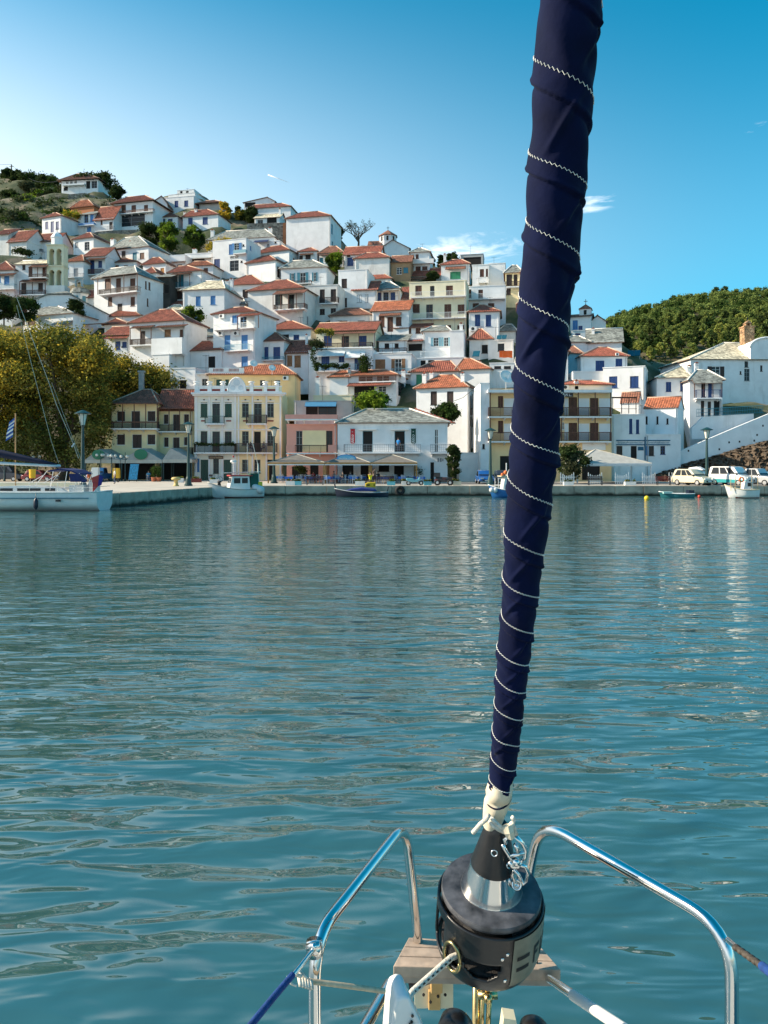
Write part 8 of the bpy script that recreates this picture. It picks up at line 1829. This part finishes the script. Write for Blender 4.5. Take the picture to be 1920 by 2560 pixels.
car('dark blue van at the left edge behind the yacht', 'van', at(-30, 97), 0, 4.6, 1.8, 1.95, 'van', cp('dark', (0, 0, 0)))
def two_wheeler(name, label, cat, x, Y, rz, paint, quad=False, big=False):
    t = thing(name, label, cat, at(x, Y), R(rz)); wr = .30 if quad else .25
    for u in (0, 1.30):
        for v in ((-.4, .4) if quad else (0,)):
            m = MB(); m.tube([(u+math.cos(a)*(wr-.08), v, wr+math.sin(a)*(wr-.08)) for a in np.linspace(0, 6.283, 17)], .10 if quad else .075, 7, cap=False); w = m.build('wheel', RUB, t, smooth=True); m = MB(); m.lathe([(-.05, .14), (.05, .14)], (u, v, wr), (0, 1, 0), 10); m.build('rim', RIM, w)
    m = MB(); m.prism([(-.25, .55), (.0, .40), (.5, .34), (.95, .34), (1.25, .62), (1.12, .92), (1.0, .66), (.6, .58), (.45, .78), (-.2, .78)], -.17 if not quad else -.3, .17 if not quad else .3); o = m.build('body', paint, t); v = o.modifiers.new('b', 'BEVEL'); v.width = .05; v.segments = 2
    m = MB(); m.box(-.2, -.14, .785, .5, .14, .87); m.build('seat', IRON, t); m = MB(); m.tube([(1.22, 0, .6), (1.02, 0, 1.05)], .04, 6); m.tube([(1.0, -.33, 1.05), (1.04, 0, 1.03), (1.0, .33, 1.05)], .025, 6); m.build('handlebar', IRON, t)
    if quad: o.data.materials[0] = IRON; m = MB(); m.box(.5, -.2, .6, .95, .2, .84); m.box(-.3, -.31, .5, .1, .31, .62); m.build('red_panel', paint, t); m = MB(); m.box(-.35, -.35, .88, .25, .35, 1.3); m.build('luggage_box', IRON, t); m = MB(); m.box(.55, -.36, .70, 1.5, .36, .80); m.build('mudguard', IRON, t)
    return t
two_wheeler('scooter', 'pale teal scooter leaning in front of the white planter', 'scooter', 1021, 77.9, 0, mat('scooter_teal', (.16, .42, .48), .4, .08, coat=.5))
two_wheeler('quad_bike', 'black and red quad bike with luggage box near the quay edge', 'quad bike', 1094, 78.2, -8, mat('quad_red', (.30, .01, .03), .4, .1, coat=.5), True)
bk = thing('bicycle', 'dark city bicycle leaning by the mansion doors', 'bicycle', at(528, 91))
for u in (0, 1.05):
    m = MB(); m.tube([(u+math.cos(a)*.33, 0, .35+math.sin(a)*.33) for a in np.linspace(0, 6.283, 21)], .025, 6, cap=False); w = m.build('wheel', RUB, bk, smooth=True)
m = MB(); m.tube([(0, 0, .35), (.35, 0, .75), (.85, 0, .80), (1.05, 0, .35)], .022, 6); m.tube([(.35, 0, .75), (.42, 0, .32), (.85, 0, .80)], .022, 6); m.tube([(0, 0, .35), (.42, 0, .32)], .018, 6); m.build('frame', PAINT['q'], bk); m = MB(); m.tube([(.85, 0, .8), (.82, 0, 1.0)], .02, 6); m.tube([(.75, -.25, 1.0), (.82, 0, 1.02), (.75, .25, 1.0)], .018, 6); m.build('handlebar', IRON, bk); m = MB(); m.box(.2, -.07, .86, .45, .07, .92); m.build('saddle', IRON, bk); m = MB(); m.box(-.25, -.15, .72, .15, .15, .95); m.build('basket', IRON, bk)
yc = thing('waste_container', 'bright yellow bin on the pier beside the globe lamp', 'bin', at(283, 92)); m = MB(); m.prism([(0, .5), (.05, 1.7), (.72, 1.7), (.77, .5)], -.3, .3); m.build('body', mat('bin_yellow', (.75, .42, .01), .5, .08), yc); m = MB(); m.box(.1, -.2, 0, .2, .2, .499); m.box(.55, -.2, 0, .65, .2, .499); m.build('leg', IRON, yc)
yw = thing('yellow_bin', 'small yellow litter bin behind the yacht cabin', 'bin', at(81, 70)); m = MB(); m.lathe([(.9, .26), (1.7, .30)], (0, 0, 0), (0, 0, 1), 12); m.build('body', mat('bin_yellow', (0, 0, 0)), yw); m = MB(); m.tube([(0, .2, 0), (0, .2, 1.6)], .04, 6); m.build('pole', IRON, yw)
lw = thing('low_wall', 'long low sunlit wall behind the moored yacht', 'wall', at(-60, 68)); m = MB(); m.box(0, 0, 0, 9, .4, .55); m.build('wall', WALL['c'], lw)
fr = thing('white_cabinet', 'tall white cabinet beside the blue pickup', 'cabinet', at(229, 94)); m = MB(); m.box(0, 0, 0, .8, .6, 1.75); m.build('body', PAINT['w'], fr); m = MB(); m.box(.03, -.03, .1, .77, -.002, 1.7); m.build('door', PAINT['w'], fr)

# ---- small things on the houses and above them
def solar(label, x0, y0, x1, y1, Y, tilt=48, n=2, tank=True):
    a, b = PX(x0, y1, Y), PX(x1, y0, Y); t = thing('solar_water_heater', label, 'solar panel', a, R(-18)); w = b.x-a.x; h = b.z-a.z; d = h/math.tan(R(tilt)); wp = w*.95/n
    for i in range(n):
        m = MB(); u0, u1 = i*wp*1.04, i*wp*1.04+wp; q = [(u0, 0, 0), (u1, 0, 0), (u1, d, h*.9), (u0, d, h*.9)]; m.faces(q+[(x, y+.06, z-.06) for x, y, z in q], [(0,1,2,3), (7,6,5,4), (0,4,5,1), (1,5,6,2), (2,6,7,3), (3,7,4,0)]); m.build('panel', mat('solar_glass', (.02, .09, .13), .12, .1, 3), t)
    m = MB()
    for u in (.1, w-.2): m.tube([(u, d+.05, -.5), (u, d+.05, h*.88)], .03, 5)
    m.build('frame', WHITEMETAL, t)
    if tank: m = MB(); m.lathe([(0, .1), (.05, .28), (w*.9, .28), (w*.95, .1)], (0, d+.25, h*.95), (1, 0, 0), 12); m.build('tank', WHITEMETAL, t)
reg(1360, 700, .3376); solar('twin solar panels on the roof before the wooded hill', sx(620), sy(510), sx(712), sy(562), 131)
reg(800, 520, .3134); solar('solar panel pair on the roof beside the furled sail', sx(1408), sy(1005), sx(1488), sy(1045), 121)
reg(760, 800, .3134); solar('single blue solar panel on the terrace below the pyramid roof', sx(1342), sy(235), sx(1400), sy(290), 117, n=1, tank=False)
t = thing('orange_tarpaulin', 'bright orange tarpaulin hung over a terrace rail beside the sail', 'tarpaulin', PX(sx(1558), sy(300), 116)); a, b = PX(sx(1558), sy(300), 116), PX(sx(1662), sy(245), 116); m = MB(); w, h = b.x-a.x, b.z-a.z
for i in range(12):
    u0, u1 = w*i/12, w*(i+1)/12; m.prism([(u0, .03*math.sin(i)), (u1, .03*math.sin(i+1)), (u1, h), (u0, h)], .04*math.sin(i*1.3), .04*math.sin(i*1.3)+.02)
m.build('sheet', CLOTH['O'], t)
def dish(label, x, y, Y, r, white=True):
    t = thing('satellite_dish', label, 'satellite dish', PX(x, y, Y)); m = MB(); A = Vector((.3, -.8, .45)).normalized(); m.lathe([(.0, .02), (.03*r/.5, r*.5), (.16*r/.5, r)], (0, 0, 0), A, 16, caps=False); o = m.build('bowl', PAINT['w'], t, smooth=True); o.modifiers.new('s', 'SOLIDIFY').thickness = .02
    m = MB(); m.tube([(0, .05, 0), (0, .1, -r*1.8)], .035, 5); m.tube([Vector((0, 0, -r*.6)), A*r*1.1], .02, 5); m.build('mount', WHITEMETAL, t)
dish('white satellite dish on the apricot roof storey parapet', 634, 910, 106.5, .55); dish('white satellite dish lying on the orange tiled mansion roof', 680, 921, 106.5, .5); dish('big white satellite dome beside the furled sail', 1265, 945, 98, 1.0)
# vines and pots on balconies and terraces
def vine(label, pts, Y, n, size, kinds, r=.5, cat='vine', name='vine'):
    P = [PX(x, y, Y) for x, y in pts]; o = P[0]; cl = [];
    for a, b in zip(P, P[1:]+P[-1:]):
        for k in range(5): q = a.lerp(b, k/5)-o; cl.append((q.x, q.y, q.z, r*rnd.uniform(.6, 1.2)))
    t = thing(name, label, cat, o); link('foliage', leafmesh('foliage', [leaves(cl, n//len(kinds), size, int(P[0].x*10) % 997+i) for i in range(len(kinds)) for kinds_ in (kinds,)], [LM[k] for k in kinds]), t)
    m = MB(); m.tube([p-o for p in P] if len(P) > 1 else [(0, 0, -.4), (0, 0, .2)], .04, 5); m.build('stem', BARK, t)
reg(760, 800, .3134); S2 = lambda *q: [(sx(a), sy(b)) for a, b in q]
vine('climbing plant hanging over the blue balcony under the striped awnings', S2((100,350),(160,375),(230,360),(300,380),(340,360)), 112, 1400, .13, ('mid', 'dark'), .4)
vine('round green creeper right of the blue door under the striped awning', S2((470,300),(490,340),(480,390)), 112, 1400, .14, ('mid', 'dark'), .8)
vine('bare climbing stem with leaves at the left corner of the striped awning house', S2((75,235),(65,300),(95,360),(100,395)), 112.2, 700, .12, ('mid',), .4)
vine('yellow green vine on the left end of the long brown veranda', S2((100,95),(150,85),(210,100)), 116, 1200, .13, ('ochre', 'mid'), .5)
vine('tangle of grey green plants left of the long brown veranda', S2((60,190),(110,180),(130,200)), 115.5, 1200, .14, ('olive', 'dark'), .6)
reg(400, 440, .2652); vine('yellow autumn vine over the white pergola by the blue staircase', S2((455,690),(480,640),(560,620),(640,610)), 169, 1500, .2, ('gold', 'ochre'), .7)
reg(660, 960, .3496); vine('dark wiry plant on the left café wall', S2((230,590),(260,600),(280,620)), 92, 500, .1, ('dark',), .5); vine('dark wiry plant on the right café wall', S2((1090,600),(1110,620),(1115,650)), 92, 500, .1, ('dark',), .5)
reg(240, 900, .3134); vine('thin row of potted plants along the mansion lower left balcony', S2((800,670),(860,672),(960,675),(1090,672)), 100.6, 900, .1, ('dark', 'mid'), .3, 'plants', 'balcony_plants')
reg(0, 380, .2652); vine('yellow flowering bush on the terrace above the three blue windows', S2((610,585),(660,580),(725,600)), 186, 900, .22, ('gold', 'lime'), .9, 'bush', 'flowering_bush'); vine('dry reddish shrubs on the roof terrace left of the bell tower', S2((240,745),(290,740),(340,760)), 180, 500, .2, ('brown', 'ochre'), .6, 'bush', 'dry_bush'); vine('dark creeper hanging on the low wall left of the bell tower', S2((130,940),(200,930),(270,950)), 158, 900, .2, ('dark',), .9, 'bush', 'dark_creeper')
# poles and wire on the hilltop, contrail
ps = []
for lb, x, yt_, yb_, Y in (('tall wooden utility pole on the hilltop at upper left', 28.5, 411, 446, 288), ('shorter utility pole at the left edge of the hilltop', 4, 428, 446, 292)):
    a, b = PX(x, yb_+6, Y), PX(x, yt_, Y); t = thing('utility_pole', lb, 'utility pole', a); m = MB(); m.tube([(0, 0, 0), (0, 0, b.z-a.z)], .2, 6); m.box(-.8, -.08, b.z-a.z-.9, .8, .08, b.z-a.z-.75); m.build('pole', BARK, t); ps.append(b)
t = thing('overhead_wire', 'overhead wire sagging from the utility pole to the villa', 'wire', ps[0]); e = PX(150, 452, 244); m = MB(); pts = [ps[0].lerp(e, k/12)-ps[0]-Vector((0, 0, math.sin(k/12*math.pi)*3)) for k in range(13)]; m.tube(pts, .05, 4); pts = [ps[0].lerp(ps[1]+Vector((-20, 0, 2)), k/4)-ps[0] for k in range(5)]; m.tube(pts, .05, 4); m.build('cable', IRON, t)
t = thing('service_wire', 'black service cable from the orange roofed house to the hotel wing', 'wire', PX(1134, 1003, 96)); o = PX(1134, 1003, 96); e = PX(1180, 976, 96); m = MB(); m.tube([(0, 0, 0), (e-o)*.5+Vector((0, -.2, -.25)), e-o, PX(1210, 985, 96)-o], .03, 4); m.build('cable', IRON, t)
c0, c1 = PX(670, 437, 9000), PX(722, 456, 9000); t = thing('contrail', 'short white contrail in the blue sky above the town', 'contrail', c0); m = MB(); m.tube([(0, 0, 0), (c1-c0)*.5, c1-c0], [6, 4.5, 1.5], 8); m.build('vapour', mat('white_vapour', (.9, .9, .9), 1, 0), t, smooth=True)
